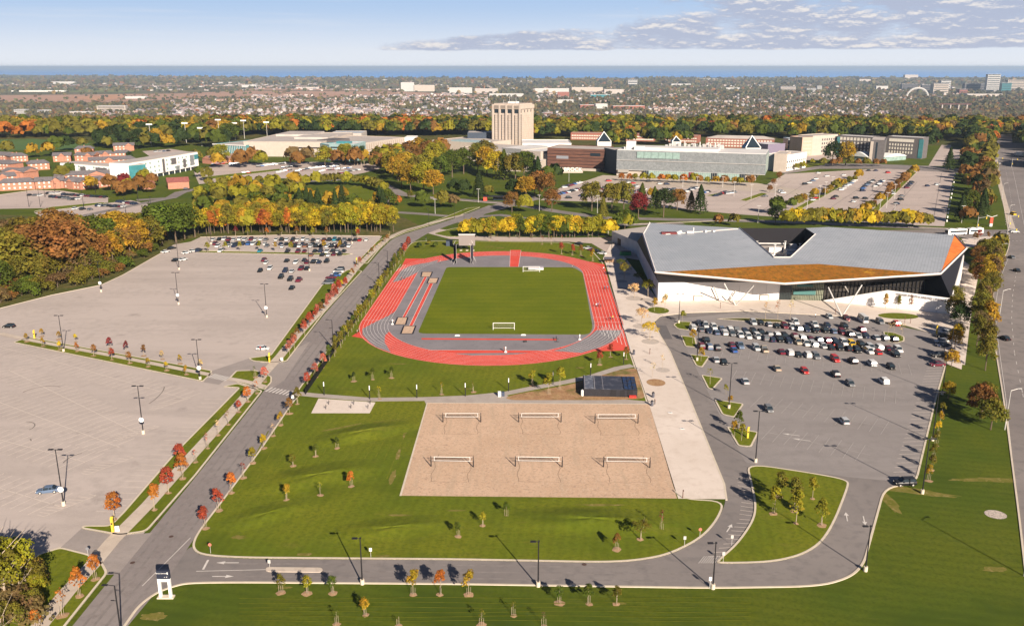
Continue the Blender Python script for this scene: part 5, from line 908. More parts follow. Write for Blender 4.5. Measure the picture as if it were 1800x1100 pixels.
mm.box((c.x - 3, c.y, c.z + .4), (7, 3, .7)); world(mm.build('roof_hatch', mat('dark_red_hatch', (0.16, 0.03, 0.03), .7), sc)); mm = MB(); mm.tube((c.x + 1, c.y, c.z + .2), (c.x + 3, c.y, c.z + 1), .8, n=8).box((c.x + 7, c.y + 1, c.z + .6), (3, 1.5, 1)).tube((c.x + 9, c.y + 3, c.z), (c.x + 9, c.y + 3, c.z + 2.4), .25).box((c.x + 15, c.y + 4, c.z + .5), (1, 1, .9)).box((c.x + 19, c.y + 5, c.z + .4), (1, 1, .7)); world(mm.build('roof_unit', ROOFW, sc))
a, b = Vector((143.2, 320.1, 0)), Vector((159.3, 313.1, 0)); an = math.atan2(b.y - a.y, b.x - a.x); nn = Vector((math.sin(an), -math.cos(an), 0))
t = text('sign_lettering', 'WALKER SPORTS & ABILITIES CENTRE', 1.0, mat('grey_letters', (0.16, 0.14, 0.15), .6), sc, (0, 0, 0), (R(90), 0, an)); t.scale = (16.2 / t.dimensions.x, 1, 1) if t.dimensions.x else (1, 1, 1)
c = (a + b) / 2 + nn * .12; t.location = Vector((c.x, c.y, 5.35)) - W0; t.rotation_euler = (R(90), R(2.6), an)
m = MB(); c2 = b + (b - a).normalized() * 1.0 + nn * .12
m.box((c2.x, c2.y, 4.9), (1.1, .12, .35), an).box((c2.x + .15, c2.y, 5.15), (.5, .14, .45), an + .3); world(m.build('emblem', mat('red_emblem', (0.42, .03, .03), .6), sc))
for x, y in ((1226, 528), (1342, 527)):
    p = G(x, y); world(MB().box((p.x, p.y - .3, 1.1), (3.6, .5, 2.2)).build('door_frame', mat('bronze', (0.20, 0.17, 0.13), .6), sc)); world(MB().box((p.x, p.y - .55, .95), (2.8, .1, 1.8)).build('door', WHITE, sc))

# --- tower
tc_ = G(914, 262); tw = empty('concrete_tower', tc_, 0, 'tall beige concrete tower block with vertical fins and an overhanging crown', 'tower'); TH = ZH(183, tc_.y)
ang = R(153.5); ux = Vector((math.cos(ang), math.sin(ang))); uy = Vector((-ux.y, ux.x)) * -1   # front runs left-back, side runs right-back
LW, LD = 33.0, 33.0
def tp(u, v, z): return (ux.x * u + uy.x * v, ux.y * u + uy.y * v, z)
def tbox(mb, u0, u1, v0, v1, z0, z1, m=0):
    P = [tp(u, v, z) for z in (z0, z1) for u, v in ((u0, v0), (u1, v0), (u1, v1), (u0, v1))]; mb.add(P, [(0, 1, 2, 3), (7, 6, 5, 4), (4, 5, 1, 0), (5, 6, 2, 1), (6, 7, 3, 2), (7, 4, 0, 3)], m)
m = MB(); tbox(m, 0, LW, 0, LD, 0, TH - 5.5); m.build('shaft', TOWERM, tw)
m = MB(); tbox(m, -1.2, LW + 1.2, -1.2, LD + 1.2, TH - 5.6, TH - 1.6); tbox(m, .5, LW - .5, .5, LD - .5, TH - 1.7, TH); crn = m.build('crown', TOWERM, tw)
f = MB(); dk = MB(); sl_ = MB()
for k in range(5):
    u = LW * k / 4; tbox(f, u - .9, u + .9, -1.6, .1, 0, TH - 1.0); tbox(f, -1.6, .1, u - .9, u + .9, 0, TH - 1.0) if False else None
for k in range(9):
    v = LD * k / 8; tbox(f, -.75, .1, v - .35, v + .35, 0, TH - 1.2)
f.build('pilaster', TOWERM, tw)
for k in range(4):
    u0 = LW * k / 4 + 1.3; u1 = LW * (k + 1) / 4 - 1.3
    tbox(dk, u0, u1, -.12, .05, TH - 10.2, TH - 6.4)
    for j in range(6): tbox(sl_, u0 + (u1 - u0) * j / 6 + .3, u0 + (u1 - u0) * (j + 1) / 6 - .25, -1.34, -1.1, TH - 5.0, TH - 2.0)
    for j in range(13): z = 4 + j * (TH - 16) / 13; dk and tbox(dk, u1 - .9, u1, -.10, .05, z, z + 2.4)
for k in range(8):
    v0 = LD * k / 8 + .8; v1 = LD * (k + 1) / 8 - .8
    if k % 2 == 0: tbox(dk, -.12, .05, v0, v1 , TH - 9.5, TH - 6.6)
    if k == 0:
        for j in range(14): z = 3 + j * (TH - 14) / 14; tbox(dk, -.12, .05, v0, v1, z, z + 2.2)
dk.build('window_band', GLASS, tw); sl_.build('crown_slot', mat('shadow_slot', (0.10, .08, .065), .9), crn)
gr_ = MB()
for j in range(14):
    z = 2.2 + j * (TH - 13) / 14; tbox(gr_, 1, LW - 1, -.07, .05, z, z + .28); tbox(gr_, -.07, .05, 1, LD - 1, z, z + .28)
gr_.build('floor_joint', mat('joint_shadow', (0.36, 0.28, 0.21), .9), tw)
ms = MB()
for u, v, h in ((12, 14, 7), (18, 10, 9), (22, 18, 5), (8, 8, 3.5), (26, 12, 4)): ms.tube(tp(u, v, TH), tp(u, v, TH + h), .18, .1, 5)
tbox(ms, 10, 20, 10, 18, TH, TH + 2); ms.build('roof_mast', ROOFW, tw)

# --- brown panelled block with the white sign
r, W = block('brown_block', 'dark brown panelled block with two window slots beside the long glass building', 'building', (962, 297), (1061, 301), 34, ZH(263, G(1010, 299).y), COPPER, ROOFP)
Hb = ZH(263, G(1010, 299).y)
m = MB()
for z in np.linspace(.12, .92, 6) * Hb: m.box((W / 2, -.06, float(z)), (W + .1, .2, .35)); m.box((W + .06, 17, float(z)), (.2, 34, .35))
m.build('panel_joint', BLACK, r)
pane(r, 11, 2.6, mat('grey_glass', (0.24, 0.25, 0.28), .3), W * .27, -.1, Hb * .60); pane(r, 9, 2.6, GLASS, W * .85, -.1, Hb * .78)
m = MB().box((W / 2, -2.5, 1), (W * .9, 3, 2)); m.build('entrance_base', BEIGE, r)
sg = empty('letter_sign', G(1007, 304), 0, 'large white letters standing on a low wall before the brown block', 'sign')
MB().box((0, 0, .8), (17, 1.4, 1.6)).build('plinth', BEIGE, sg); t = text('lettering', 'BROCK', 4.6, WHITE, sg, (0, -.8, 2.9), (R(90), 0, 0), .15)
block('dark_link', 'dark blue shaded link wall left of the brown block', 'building', (946, 294), (962, 296), 14, 12, mat('link_grey', (0.16, 0.17, 0.19), .8, .1, .5), ROOFP); block('dark_link', 'narrow dark link between the brown block and the glass building', 'building', (1061, 300), (1083, 306), 20, 19, mat('slate_panel', (0.10, 0.115, 0.13), .7, .1, .5), ROOFP)
# --- long glass building
a, b = (1083, 309), (1344, 319); Hg = ZH(264, G(1083, 309).y); o, rz, W = place(a, b); D = 42
gl = empty('glass_building', o, rz, 'long grey patterned metal and glass building with a white roof', 'building')
MB().box((W / 2, D / 2 + .3, Hg * .62), (W, D, Hg * .76)).build('upper_cladding', ZINC, gl); MB().box((W * .47, D / 2 + .5, Hg * .13), (W * .94, D - 2, Hg * .26)).build('wall', BEIGE, gl)
MB().box((W / 2, D / 2, Hg + .2), (W - 1, D - 1, .5)).build('roof', ROOFW, gl); MB().box((W * .36, D * .4, Hg + 1.2), (W * .64, D * .5, 2)).box((W * .085, D * .2, Hg + 3.5), (7, 6, 7)).box((W * .15, D * .1, Hg + 1.6), (8, 4, 3.2)).build('penthouse', ROOFW, gl)
for x0, x1, m_ in ((.19, .225, GLASS), (.225, .50, GLASSG), (.535, .65, GLASSG), (.65, .69, GLASS), (.69, .835, GLASSG), (.835, .875, GLASS)): pane(gl, W * (x1 - x0) - .3, Hg * .24, m_, W * (x0 + x1) / 2, .2, Hg * .125, 0, 'curtain_wall', 1.6)
pane(gl, W * .034, Hg * .2, mat('dark_red_banner', (0.16, 0.01, 0.02), .6), W * .517, .15, Hg * .14, 0, 'banner', 1.8)
for k in range(6): pane(gl, W * .047, Hg * .24, GLASSG, W * (.165 + .049 * k), -.05, Hg * .84, 0, 'skylight', .5)
m = MB()
for z in (.245, .62): m.box((W / 2, -.15, Hg * z), (W, .3, .35))
for k in range(46): m.box((W * (.20 + .0148 * k), -.7, Hg * .125), (.12, .25, Hg * .24))
m.build('ledge', STEEL, gl)
pane(gl, 9, 2.4, mat('louvre', (0.30, 0.28, 0.25), .7), W * .05, -.02, Hg * .2, 0, 'louvre', 1.0)
pane(gl, D - 2, Hg * .7, TEAL if False else GLASSG, W + .05, D / 2, Hg * .62, math.pi / 2, 'side_glass')
m = MB()
for k in range(16): m.box((W * .30 + k * 3.1, D * .8, Hg + 1.4 + (k % 3) * .6), (2.2, 2.6, 2.6 + (k % 4) * .7))
for k in range(10): m.tube((W * .36 + k * 4.2, D * .7, Hg), (W * .36 + k * 4.2, D * .7, Hg + 4 + k % 3), .5, n=8)
m.build('rooftop_plant', STEEL, gl)
# pyramid skylights behind
def pyr(px, py, w_, h, zb, label):
    o = G(px, py); r = empty('pyramid_skylight', (o.x, o.y, 0), 0, label, 'skylight', 'white pyramid skylights'); MB().box((0, w_ / 2, zb / 2), (w_, w_, zb)).build('base', ROOFW, r)
    P = [(-w_ / 2, 0, zb), (w_ / 2, 0, zb), (w_ / 2, w_, zb), (-w_ / 2, w_, zb), (0, w_ / 2, zb + h)]; m = MB()
    for k in range(4): m.tube(P[k], P[4], .45, n=4)
    m.build('frame', WHITE, r); mesh_obj('glass', P, [(0, 1, 4), (1, 2, 4), (2, 3, 4), (3, 0, 4)], GLASS, r)
pyr(1062, 266, 15, 10, 10, 'white framed pyramid skylight behind the brown block'); pyr(1188, 278, 9, 5, 16, 'small white pyramid skylight on the middle of the glass building roof'); pyr(1322, 290, 14, 10.5, 15.5, 'dark pyramid skylight near the right end of the glass building')
# right beige and white blocks
r, W = block('beige_block', 'plain beige block at the right end of the glass building', 'building', (1359, 302), (1380, 303), 26, 15, BEIGE, ROOFP)
r, W = block('white_block', 'white block with two rows of small windows right of the beige block', 'building', (1380, 302), (1416, 295), 18, 13.5, ROOFW, ROOFP); grid(r, W, 18, 'f', 1, W - 1, 10, (3, 8), 1.5, 1.6, GLASS); grid(r, W, 18, 'f', 1, W - 1, 12, (5.4,), 1.2, .9, mat('pink_panel', (0.5, .2, .15), .8), 'panel')
block('purple_block', 'low purple grey roof block behind the white block', 'building', (1348, 284), (1378, 282), 20, 15.5, mat('plum', (0.19, 0.16, 0.22), .8), ROOFW)
# --- grey residence
RH = ZH(243, G(1616, 279).y)
r, W = block('grey_residence', 'long dark grey residence hall wing with pale windows, right of its tower', 'residence', (1556, 276), (1618, 280), 18, RH, GREYW, ROOFW, 'wings of the grey residence'); WL = mat('pale_pane', (0.62, 0.58, 0.50), .5)
grid(r, W, 18, 'f', 2, W - 8, 9, [RH * f for f in (.28, .46, .64)], 1.4, 2.2, WL); grid(r, W, 18, 'f', 2, W - 8, 9, [RH * .86], 2.6, 3.0, WL); pane(r, 4, RH * .9, TEAL, W - 1, -.05, RH * .5, 0, 'stair_glass', .5)
r, W = block('grey_residence', 'dark grey residence hall wing left of its tower, half in shadow', 'residence', (1470, 271), (1531, 275), 18, ZH(239, G(1470, 271).y), GREYW, ROOFW, 'wings of the grey residence'); h = ZH(239, G(1470, 271).y)
grid(r, W, 18, 'f', 2, W - 2, 9, [h * f for f in (.30, .48, .66)], 1.4, 2.2, WL); grid(r, W, 18, 'f', 2, W - 2, 9, [h * .87], 2.6, 3.0, WL); pane(r, 3, h * .9, TEAL, 1, -.05, h * .5, 0, 'stair_glass', .5)
r, W = block('grey_residence', 'projecting grey stair tower between the two residence wings', 'residence', (1527, 284), (1552, 285), 46, ZH(248, G(1540, 285).y), GREYW, ROOFP, 'wings of the grey residence'); h = ZH(248, G(1540, 285).y)
pane(r, 1.6, h * .8, GLASS, W * .45, -.05, h * .52, 0); pane(r, 2.6, h * .92, BEIGE, 1.3, -.05, h * .5, 0, 'corner_panel', .3)
for (x0, y0, x1, y1, lb) in ((1494, 281, 1526, 284, 'white curved canopy roof left of the stair tower'), (1553, 284, 1592, 281, 'white curved canopy roof right of the stair tower')):
    o, rz, W = place((x0, y0), (x1, y1)); r = empty('canopy_pavilion', o, rz, lb, 'pavilion', 'white canopy pavilions'); MB().box((W / 2, 5, 2), (W, 10, 4)).build('glass_wall', GLASSG, r)
    n = 10; P = [(W * k / n, y, 4.1 + (4.2 * math.sin(math.pi * (k / n) ** .8) if x0 < 1500 else 2.6 * math.sin(math.pi * k / n))) for y in (-1, 11) for k in range(n + 1)]; mesh_obj('curved_roof', P + [(p[0], p[1], 4.0) for p in P], [(k, k + 1, n + 2 + k, n + 1 + k) for k in range(n)] + [(k, 2 * n + 2 + k, 2 * n + 3 + k, k + 1) for k in range(n)], WHITE, r)
r, W = block('beige_residence', 'beige residence wing with small windows left of the grey residence', 'residence', (1426, 274), (1470, 270), 18, ZH(238, G(1450, 271).y), BEIGE, ROOFP); h = ZH(238, G(1450, 271).y); grid(r, W, 18, 'f', W * .35, W - 1, 7, [h * f for f in (.2, .4, .6, .8)], 1.6, 2.0, GLASS)
r, W = block('beige_residence', 'pinkish banded residence end wall beside the blue glass hall', 'residence', (1408, 275), (1426, 274), 18, ZH(243, G(1408, 275).y), mat('pink_precast', (0.50, 0.34, 0.26), .85, .08, .3), ROOFP); h = ZH(243, G(1408, 275).y); grid(r, W, 18, 'f', 1, W - 1, 1, [h * f for f in (.2, .4, .6, .8)], W * .8, 1.3, BEIGE, 'band')
r, W = block('glass_hall', 'blue glass hall with white slab edges at the left of the residences', 'building', (1384, 270), (1408, 270), 18, ZH(245, G(1390, 270).y), mat('blue_glass', (0.06, 0.10, 0.14), .2, .3, .4), ROOFW); h = ZH(245, G(1390, 270).y)
m = MB(); [m.box((W / 2, -.2, h * f), (W, .4, .5)) for f in (.05, .33, .62, .97)]; m.build('slab_edge', ROOFW, r)
# --- red brick residences
r, W = block('brick_residence', 'red brick residence with pale hipped roof behind the glass building', 'residence', (1240, 259), (1360, 262), 20, 9.5, BRICKR, ROOFP); gable(r, W, 20, 9.8, 3.2, BRICKR, ROOFP, hip=12, wall=False); grid(r, W, 20, 'f', 2, W - 2, 22, (2.2, 5.2, 8), 2.2, 1.4, WL)
for x0, y0, x1, y1, lb in ((1100, 248, 1150, 249, 'low brick residence behind the left end of the glass building'), (1168, 250, 1226, 252, 'low brick residence behind the middle of the glass building'), (1003, 246, 1066, 247, 'low grey roofed residence behind the brown block')):
    r, W = block('brick_residence', lb, 'residence', (x0, y0), (x1, y1), 16, 8, BRICKR, mat('green_grey_roof', (0.30, 0.30, 0.26), .9, .1, .2), 'low brick residences'); grid(r, W, 16, 'f', 1, W - 1, 14, (2.2, 5.4), 2.2, 1.4, WL)
# --- low beige complex on the left
def px_h(py, a): return ZH(py, G(*a).y)
r, W = block('athletics_hall', 'teal glazed hall at the left end of the low beige complex', 'building', (377, 273), (432, 276), 60, px_h(254, (377, 273)), TEAL, ROOFP, 'blocks of the low beige complex'); h = px_h(254, (377, 273)); m = MB(); [m.box((W * k / 18, -.15, h / 2), (.3, .3, h)) for k in range(19)]; m.box((W / 2, -.3, h + .3), (W + 2, 1, 1)); m.build('mullion', ROOFW, r)
r, W = block('athletics_hall', 'wide beige hall with a pale roof right of the teal glazing', 'building', (430, 275), (566, 276), 130, px_h(250, (450, 275)), BEIGE, ROOFP, 'blocks of the low beige complex'); h = px_h(250, (450, 275)); MB().box((W * .35, 100, h + 1.2), (W * .5, 50, 2.4)).box((W * .72, 60, h + 1), (W * .45, 40, 2.2)).build('upper_roof', ROOFP, r); MB().box((W * .78, -.1, h * .62), (W * .4, .3, 1.3)).build('dark_band', METD, r)
r, W = block('teal_office', 'four storey pale teal glass office in front of the beige complex', 'building', (580, 283), (624, 284), 30, px_h(254, (600, 283)), mat('pale_teal', (0.25, 0.36, 0.36), .4, .1, .4), ROOFW, 'blocks of the low beige complex'); h = px_h(254, (600, 283)); grid(r, W, 30, 'f', 2, W - 2, 6, [h * f for f in (.34, .58, .82)], 4.6, 1.3, GLASS); MB().box((W * .45, 10, h + 1.2), (14, 6, 2.4)).build('penthouse', TEAL, r)
r, W = block('teal_office', 'dark teal striped wing at the left of the teal office', 'building', (564, 280), (580, 283), 26, px_h(255, (570, 282)), TEAL, ROOFW, 'blocks of the low beige complex'); h = px_h(255, (570, 282)); grid(r, W, 26, 'f', .5, W - .5, 4, [h * .5], 1.3, h * .9, mat('pale_fin', (0.45, .52, .52), .6), 'fin')
r, W = block('concrete_hall', 'long pinkish beige concrete hall right of the teal office', 'building', (627, 276), (712, 262), 70, px_h(253, (640, 274)), BEIGE, ROOFP, 'blocks of the low beige complex'); h = px_h(253, (640, 274)); m = MB(); [m.box((W * (k + .5) / 22, -.1, h * .72), (.6, .25, h * .4)) for k in range(22)]; m.box((W / 2, -.1, h * .45), (W, .25, .6)); m.build('shadow_joint', mat('brown_joint', (0.28, .21, .16), .9), r); MB().box((W * .2, 40, h + 1.5), (30, 20, 3)).build('upper_roof', GREYW, r)
r, W = block('concrete_hall', 'blue grey sloped roof block at the back of the beige complex', 'building', (580, 252), (636, 252), 40, 11, ROOFP, mat('blue_grey_roof', (0.36, 0.40, 0.44), .7, .08, .1), 'blocks of the low beige complex')
block('concrete_hall', 'pale low pavilion among trees right of the beige complex', 'building', (672, 283), (704, 281), 14, 5.5, BEIGE, ROOFW, 'blocks of the low beige complex')
block('concrete_hall', 'white edged block at the right end of the beige complex', 'building', (712, 262), (732, 262), 20, 12, ROOFW, ROOFW, 'blocks of the low beige complex')
# behind and around the tower
r, W = block('podium_hall', 'pale roofed hall with turquoise edge left of the tower', 'building', (760, 262), (846, 268), 60, 9, BEIGE, ROOFP, 'low blocks around the tower'); MB().box((W * .7, 8, 10), (W * .6, 16, 2)).build('turquoise_roof', mat('turquoise_roof', (0.30, .40, .42), .7, .1, .2), r)
block('podium_hall', 'dark blue shaded block directly left of the tower', 'building', (822, 258), (866, 258), 30, 15, mat('blue_shade_wall', (0.045, 0.06, 0.085), .7, .1, .3), ROOFP, 'low blocks around the tower')  # the block's deep blue shade is put into the wall colour
r, W = block('podium_hall', 'long low podium with a finned window band below the tower', 'building', (811, 282), (885, 287), 50, 12, BEIGE, ROOFP, 'low blocks around the tower'); grid(r, W, 50, 'f', 1, W - 1, 24, (7.5,), 1.1, 5, GLASS)
r, W = block('podium_hall', 'grey clad block with small round windows below the tower', 'building', (882, 290), (916, 293), 40, 15, mat('mid_grey_clad', (0.27, .27, .27), .8, .1, .5), ROOFW, 'low blocks around the tower'); grid(r, W, 40, 'f', 1, W - 1, 6, (10,), 1.6, 1.6, WL)
r, W = block('podium_hall', 'pale beige block right below the tower', 'building', (916, 293), (950, 296), 40, 14, BEIGE, ROOFW, 'low blocks around the tower')
block('podium_hall', 'white flat roofed block directly right of the tower', 'building', (918, 276), (1004, 276), 44, 13, ROOFW, ROOFW, 'low blocks around the tower')
block('podium_hall', 'low pale wall block in front of the grey clad block', 'building', (874, 300), (950, 303), 16, 9, BEIGE, ROOFW, 'low blocks around the tower')
# --- white residence
def white_wing(a, b, D, top, label, cols):
    h = px_h(top, a); o, rz, W = place(a, b); r = empty('white_residence', o, rz, label, 'residence', 'wings of the white residence')
    MB().box((W / 2, D / 2, h / 2 + 1.4), (W, D, h - 2.8)).build('wall', WHITE, r); MB().box((W / 2, D / 2, 1.5), (W - 3, D - 3, 3)).build('ground_floor', GLASS, r); MB().box((W / 2, D / 2, h + .2), (W - .4, D - .4, .5)).build('roof', ROOFP, r)
    m = MB(); [m.box((W * (k + .5) / 12, .4, 1.45), (.5, .5, 2.9)) for k in range(12)]; m.build('column', WHITE, r)
    grid(r, W, D, 'f', 2, W - 4, cols, [h * f for f in (.36, .60, .84)], 1.8, 1.5, GLASSG, skip=[(k, j) for k in range(cols) for j in range(3) if (k * 7 + j * 5) % 9 == 0]); return r, W, h
r, W, h = white_wing((229, 321), (350, 297), 17, 288, 'long white residence wing with scattered square windows', 16)
for u, z, w_, hh, mm_ in ((.47, .55, 3, .8, GREYW), (.62, .72, 7, .35, GREYW), (.78, .5, 4, .5, GREYW), (.9, .6, 6, .6, ZINC), (.67, .3, 5, .25, ZINC), (.15, .3, 8, .2, TEAL)): pane(r, w_, h * hh, mm_, W * u, -.06, h * z, 0, 'panel', .3)
pane(r, 6, h * .28, TEAL, W - 3.1, -.05, h * .75, 0, 'corner_glass', .5); pane(r, 15, h * .7, TEAL, W + .02, 9, h * .6, math.pi / 2, 'corner_glass', .3)
r, W, h = white_wing((108, 308), (205, 316), 15, 287, 'receding white residence wing with grey panels at the left', 10); pane(r, W * .2, h * .5, GREYW, W * .75, -.06, h * .62, 0, 'panel', .3); pane(r, W * .1, h * .5, GREYW, W * .42, -.06, h * .6, 0, 'panel', .3)
o, rz, W = place((205, 317), (229, 321)); r = empty('white_residence', o, rz, 'teal glass corner between the two white residence wings', 'residence', 'wings of the white residence'); MB().box((W / 2, 7, 6.5), (W, 14, 13)).build('wall', TEAL, r); MB().box((W * .55, -.1, 7), (W * .35, .4, 12)).build('stair_core', GREYW, r); MB().box((W / 2, 7, 13.2), (W - .4, 13.6, .5)).build('roof', ROOFP, r)
# --- brick townhouses
TH_ = [((0, 336), (62, 333), 9, 0), ((63, 333), (112, 331), 9, 1), ((112, 331), (142, 334), 11, 2), ((142, 334), (194, 328), 10, 0), ((98, 322), (196, 318), 10, 1), ((3, 314), (42, 316), 12, 1), ((42, 316), (68, 310), 12, 2), ((50, 300), (88, 298), 11, 0), ((-20, 326), (30, 322), 10, 2), ((-30, 298), (18, 300), 12, 0), ((94, 285), (125, 284), 12, 2), ((132, 284), (165, 284), 11, 1), ((170, 282), (200, 280), 11, 2), ((200, 280), (230, 279), 12, 0), ((158, 294), (204, 292), 12, 1), ((204, 292), (240, 290), 12, 0), ((200, 266), (236, 265), 12, 1), ((20, 286), (50, 284), 11, 0), ((-30, 282), (12, 284), 11, 2), ((132, 272), (165, 271), 11, 0)]
for k, (a, b, D, v) in enumerate((q[0], q[1], q[2] + 3, q[3]) for q in sorted(TH_, key=lambda t: (t[0][1] // 22, t[0][0]))):
    o, rz, W = place(a, b); h = 5.6; rowi = ['back', 'back', 'middle', 'front', 'front', 'front'][min(5, (a[1] - 262) // 15)]
    r = empty('brick_townhouse', o, rz, 'orange brick townhouse row with grey roof, %s of the left estate from the back' % ordn(k), 'townhouse', 'brick townhouses of the left estate')
    gable(r, W, D, h, 2.7, BRICK, SHING, hip=0 if v != 0 else 3, ov=.8)
    if v != 0: gable(r, W * .3, D * .6, h + .02, 2.4, BRICK, SHING, x0=W * (.35 if v == 2 else .6), y0=-1.2, wall=True, part='cross_gable', axis='y')
    else: MB().box((W * .5, D / 2, h + 2.6), (.8, 1.2, 1.6)).build('chimney', BRICK, r)
    n = max(3, int(W / 3.6)); grid(r, W, D, 'f', 1, W - 1, n, (1.7, 4.6), 1.3, 1.4, WL)
r = None
o, rz, W = place((296, 333), (333, 331)); r = empty('brick_lodge', o, rz, 'small brick lodge with red roof at the road bend', 'house'); gable(r, W, 11, 5, 3, BRICK, SHINR); gable(r, W * .8, 8, 4, 2.6, BRICK, SHINR, x0=2, y0=11.2, part='rear_roof')
o, rz, W = place((246, 333), (266, 333)); r = empty('brick_lodge', o, rz, 'little red brick lodge hidden by trees left of the road bend', 'house'); gable(r, W, 8, 3.6, 2.2, BRICK, SHINR)
o, rz, W = place((372, 289), (432, 283)); r = empty('brick_pavilion', o, rz, 'low brick pavilion with brown roof below the teal hall', 'pavilion'); gable(r, W, 14, 4.4, 3, BRICK, mat('brown_shingle', (0.24, .16, .13), .9, .15, .5)); gable(r, 9, 6, 4.0, 2.4, BRICK, MATS['brown_shingle'], x0=W * .22, y0=-3, part='cross_gable', axis='y')
# --- town on the plain
hr0 = random.Random(2)
def tblock(px, py, w_, h, D, wm, label, name='town_building', rows_=0, grp='large buildings of the distant town'):
    wm = mat('far_white', (0.46, 0.45, 0.43), .8) if wm is WHITE else wm; o = G(px, py, -80); r = empty(name, o, R(hr0.uniform(-8, 8)), label, 'building', grp); MB().box((w_ / 2, D / 2, h / 2), (w_, D, h)).build('wall', wm, r); MB().box((w_ / 2, D / 2, h + .3), (w_ - 1, D - 1, .6)).build('roof', ROOFW, r)
    if rows_: m = MB(); [m.box((w_ / 2, -.3, h * (j + .7) / rows_), (w_ * .94, .5, h / rows_ * .4)) for j in range(rows_)]; m.build('window_band', GLASS, r)
def pw(px0, px1, py): return G(px1, py, -80).x - G(px0, py, -80).x
TB = [(171, 197, 219, 'BEIGE', 22, 4, 'beige slab block beyond the left skyline trees'), (25, 200, 44, 'WHITE', 14, 2, 'small white block beyond the far left skyline trees'), (66, 200, 80, 'WHITE', 12, 2, 'second white block beyond the left skyline trees'), (122, 203, 160, 'ROOFP', 12, 0, 'low pale hall beyond the left skyline trees'), (705, 161, 728, 'WHITE', 60, 0, 'tall white factory on the plain left of the tower'), (728, 161, 764, 'BEIGE', 42, 0, 'beige factory hall on the plain left of the tower'), (790, 164, 830, 'WHITE', 34, 0, 'white warehouse on the plain left of the tower'), (835, 164, 875, 'ROOFP', 28, 0, 'grey works with stacks left of the tower'), (940, 163, 1000, 'WHITE', 26, 0, 'long white retail shed right of the tower'), (1005, 162, 1060, 'BEIGE', 30, 0, 'long beige retail shed right of the tower'), (1062, 165, 1096, 'ROOFP', 26, 0, 'grey retail shed right of the tower'), (980, 170, 1000, 'BRICKR', 26, 0, 'red fronted shop right of the tower'), (1038, 172, 1072, 'TEAL', 16, 0, 'green roofed shed right of the tower'), (980, 182, 1008, 'WHITE', 16, 0, 'white hall among trees right of the tower'), (1047, 191, 1068, 'WHITE', 18, 0, 'white school block among trees right of the tower'), (1078, 192, 1135, 'BRICKR', 12, 0, 'long brick school among trees right of the tower'), (1020, 190, 1046, 'BRICKR', 12, 0, 'brick school wing among trees right of the tower'), (1104, 152, 1120, 'WHITE', 58, 3, 'white office block on the plain near the lake'), (1372, 162, 1398, 'ROOFP', 36, 4, 'grey slab block on the right part of the plain'), (1418, 162, 1434, 'WHITE', 24, 3, 'white low block on the right part of the plain'), (1436, 161, 1444, 'WHITE', 38, 5, 'small white tower on the right part of the plain'), (1733, 161, 1754, 'WHITE', 115, 9, 'tallest white tower of the right town centre'), (1695, 160, 1732, 'GREYW', 50, 4, 'dark block left of the tallest white tower'), (1760, 162, 1776, 'TEAL', 60, 5, 'blue block right of the tallest white tower'), (1770, 158, 1800, 'BEIGE', 70, 6, 'beige block at the far right of the town centre'), (1640, 164, 1668, 'BEIGE', 60, 5, 'beige block in the right town centre'), (1653, 159, 1670, 'WHITE', 70, 5, 'white block in the right town centre'), (1686, 166, 1700, 'BRICKR', 30, 3, 'red block in the right town centre'), (1700, 170, 1760, 'ROOFP', 14, 0, 'long pale hall below the tallest white tower'), (1620, 161, 1640, 'GREYW', 44, 4, 'dark block left of the beige town centre block'), (1585, 158, 1612, 'GREYW', 40, 4, 'dark slab at the left of the town centre'), (1540, 158, 1560, 'WHITE', 26, 0, 'white hall left of the town centre'), (1510, 147, 1530, 'ROOFP', 40, 0, 'pale far building right of centre near the lake'), (1590, 140, 1615, 'ROOFP', 60, 0, 'pale tower group on the right shore'), (1230, 143, 1262, 'WHITE', 26, 0, 'white hall on the plain near the lake right of centre'), (1268, 158, 1300, 'WHITE', 14, 0, 'long white shed on the plain right of centre'), (1180, 152, 1215, 'WHITE', 20, 0, 'white shed on the plain right of centre'), (425, 154, 450, 'WHITE', 20, 0, 'white farm sheds on the left plain'), (520, 157, 560, 'ROOFP', 14, 0, 'pale greenhouse row on the left plain'), (90, 148, 130, 'WHITE', 22, 0, 'white sheds far on the left plain'), (20, 162, 110, 'ROOFW', 9, 0, 'long white greenhouses on the left plain'), (220, 174, 255, 'WHITE', 12, 0, 'white shed by the brown field on the left'), (860, 170, 920, 'WHITE', 16, 0, 'long pale warehouse just behind the tower'), (640, 143, 700, 'WHITE', 18, 0, 'thin white sheds left of centre near the lake'), (340, 147, 420, 'ROOFP', 12, 0, 'thin pale greenhouses left of centre')]
for x0, y, x1, mn, h, rows_, lb in TB: tblock(x0, y, pw(x0, x1, y), h, 40, globals()[mn], lb, rows_=rows_)
# arched dome and rail bridge
o = G(1612, 172, -80); r = empty('white_arch', o, 0, 'white arched dome beside the right town centre', 'arch'); m = MB(); P = [(60 * math.cos(math.pi * k / 16), 0, 52 * math.sin(math.pi * k / 16)) for k in range(17)]
for a, b in zip(P, P[1:]): m.tube(a, b, 5.5, n=6)
m.build('arch', mat('far_white', (0.46, 0.45, 0.43), .8), r)
o = G(1648, 194, -80); r = empty('rail_bridge', o, 0, 'dark rail bridge crossing the wooded valley at the right', 'bridge'); wb = pw(1648, 1706, 194); MB().box((wb / 2, 0, 24), (wb, 6, 5)).build('deck', mat('rust_steel', (0.10, 0.05, 0.045), .9), r)
for k in range(4): MB().box((wb * (k + .5) / 4, 0, 11), (4, 5, 21.4)).build('pier', ROOFP, r)
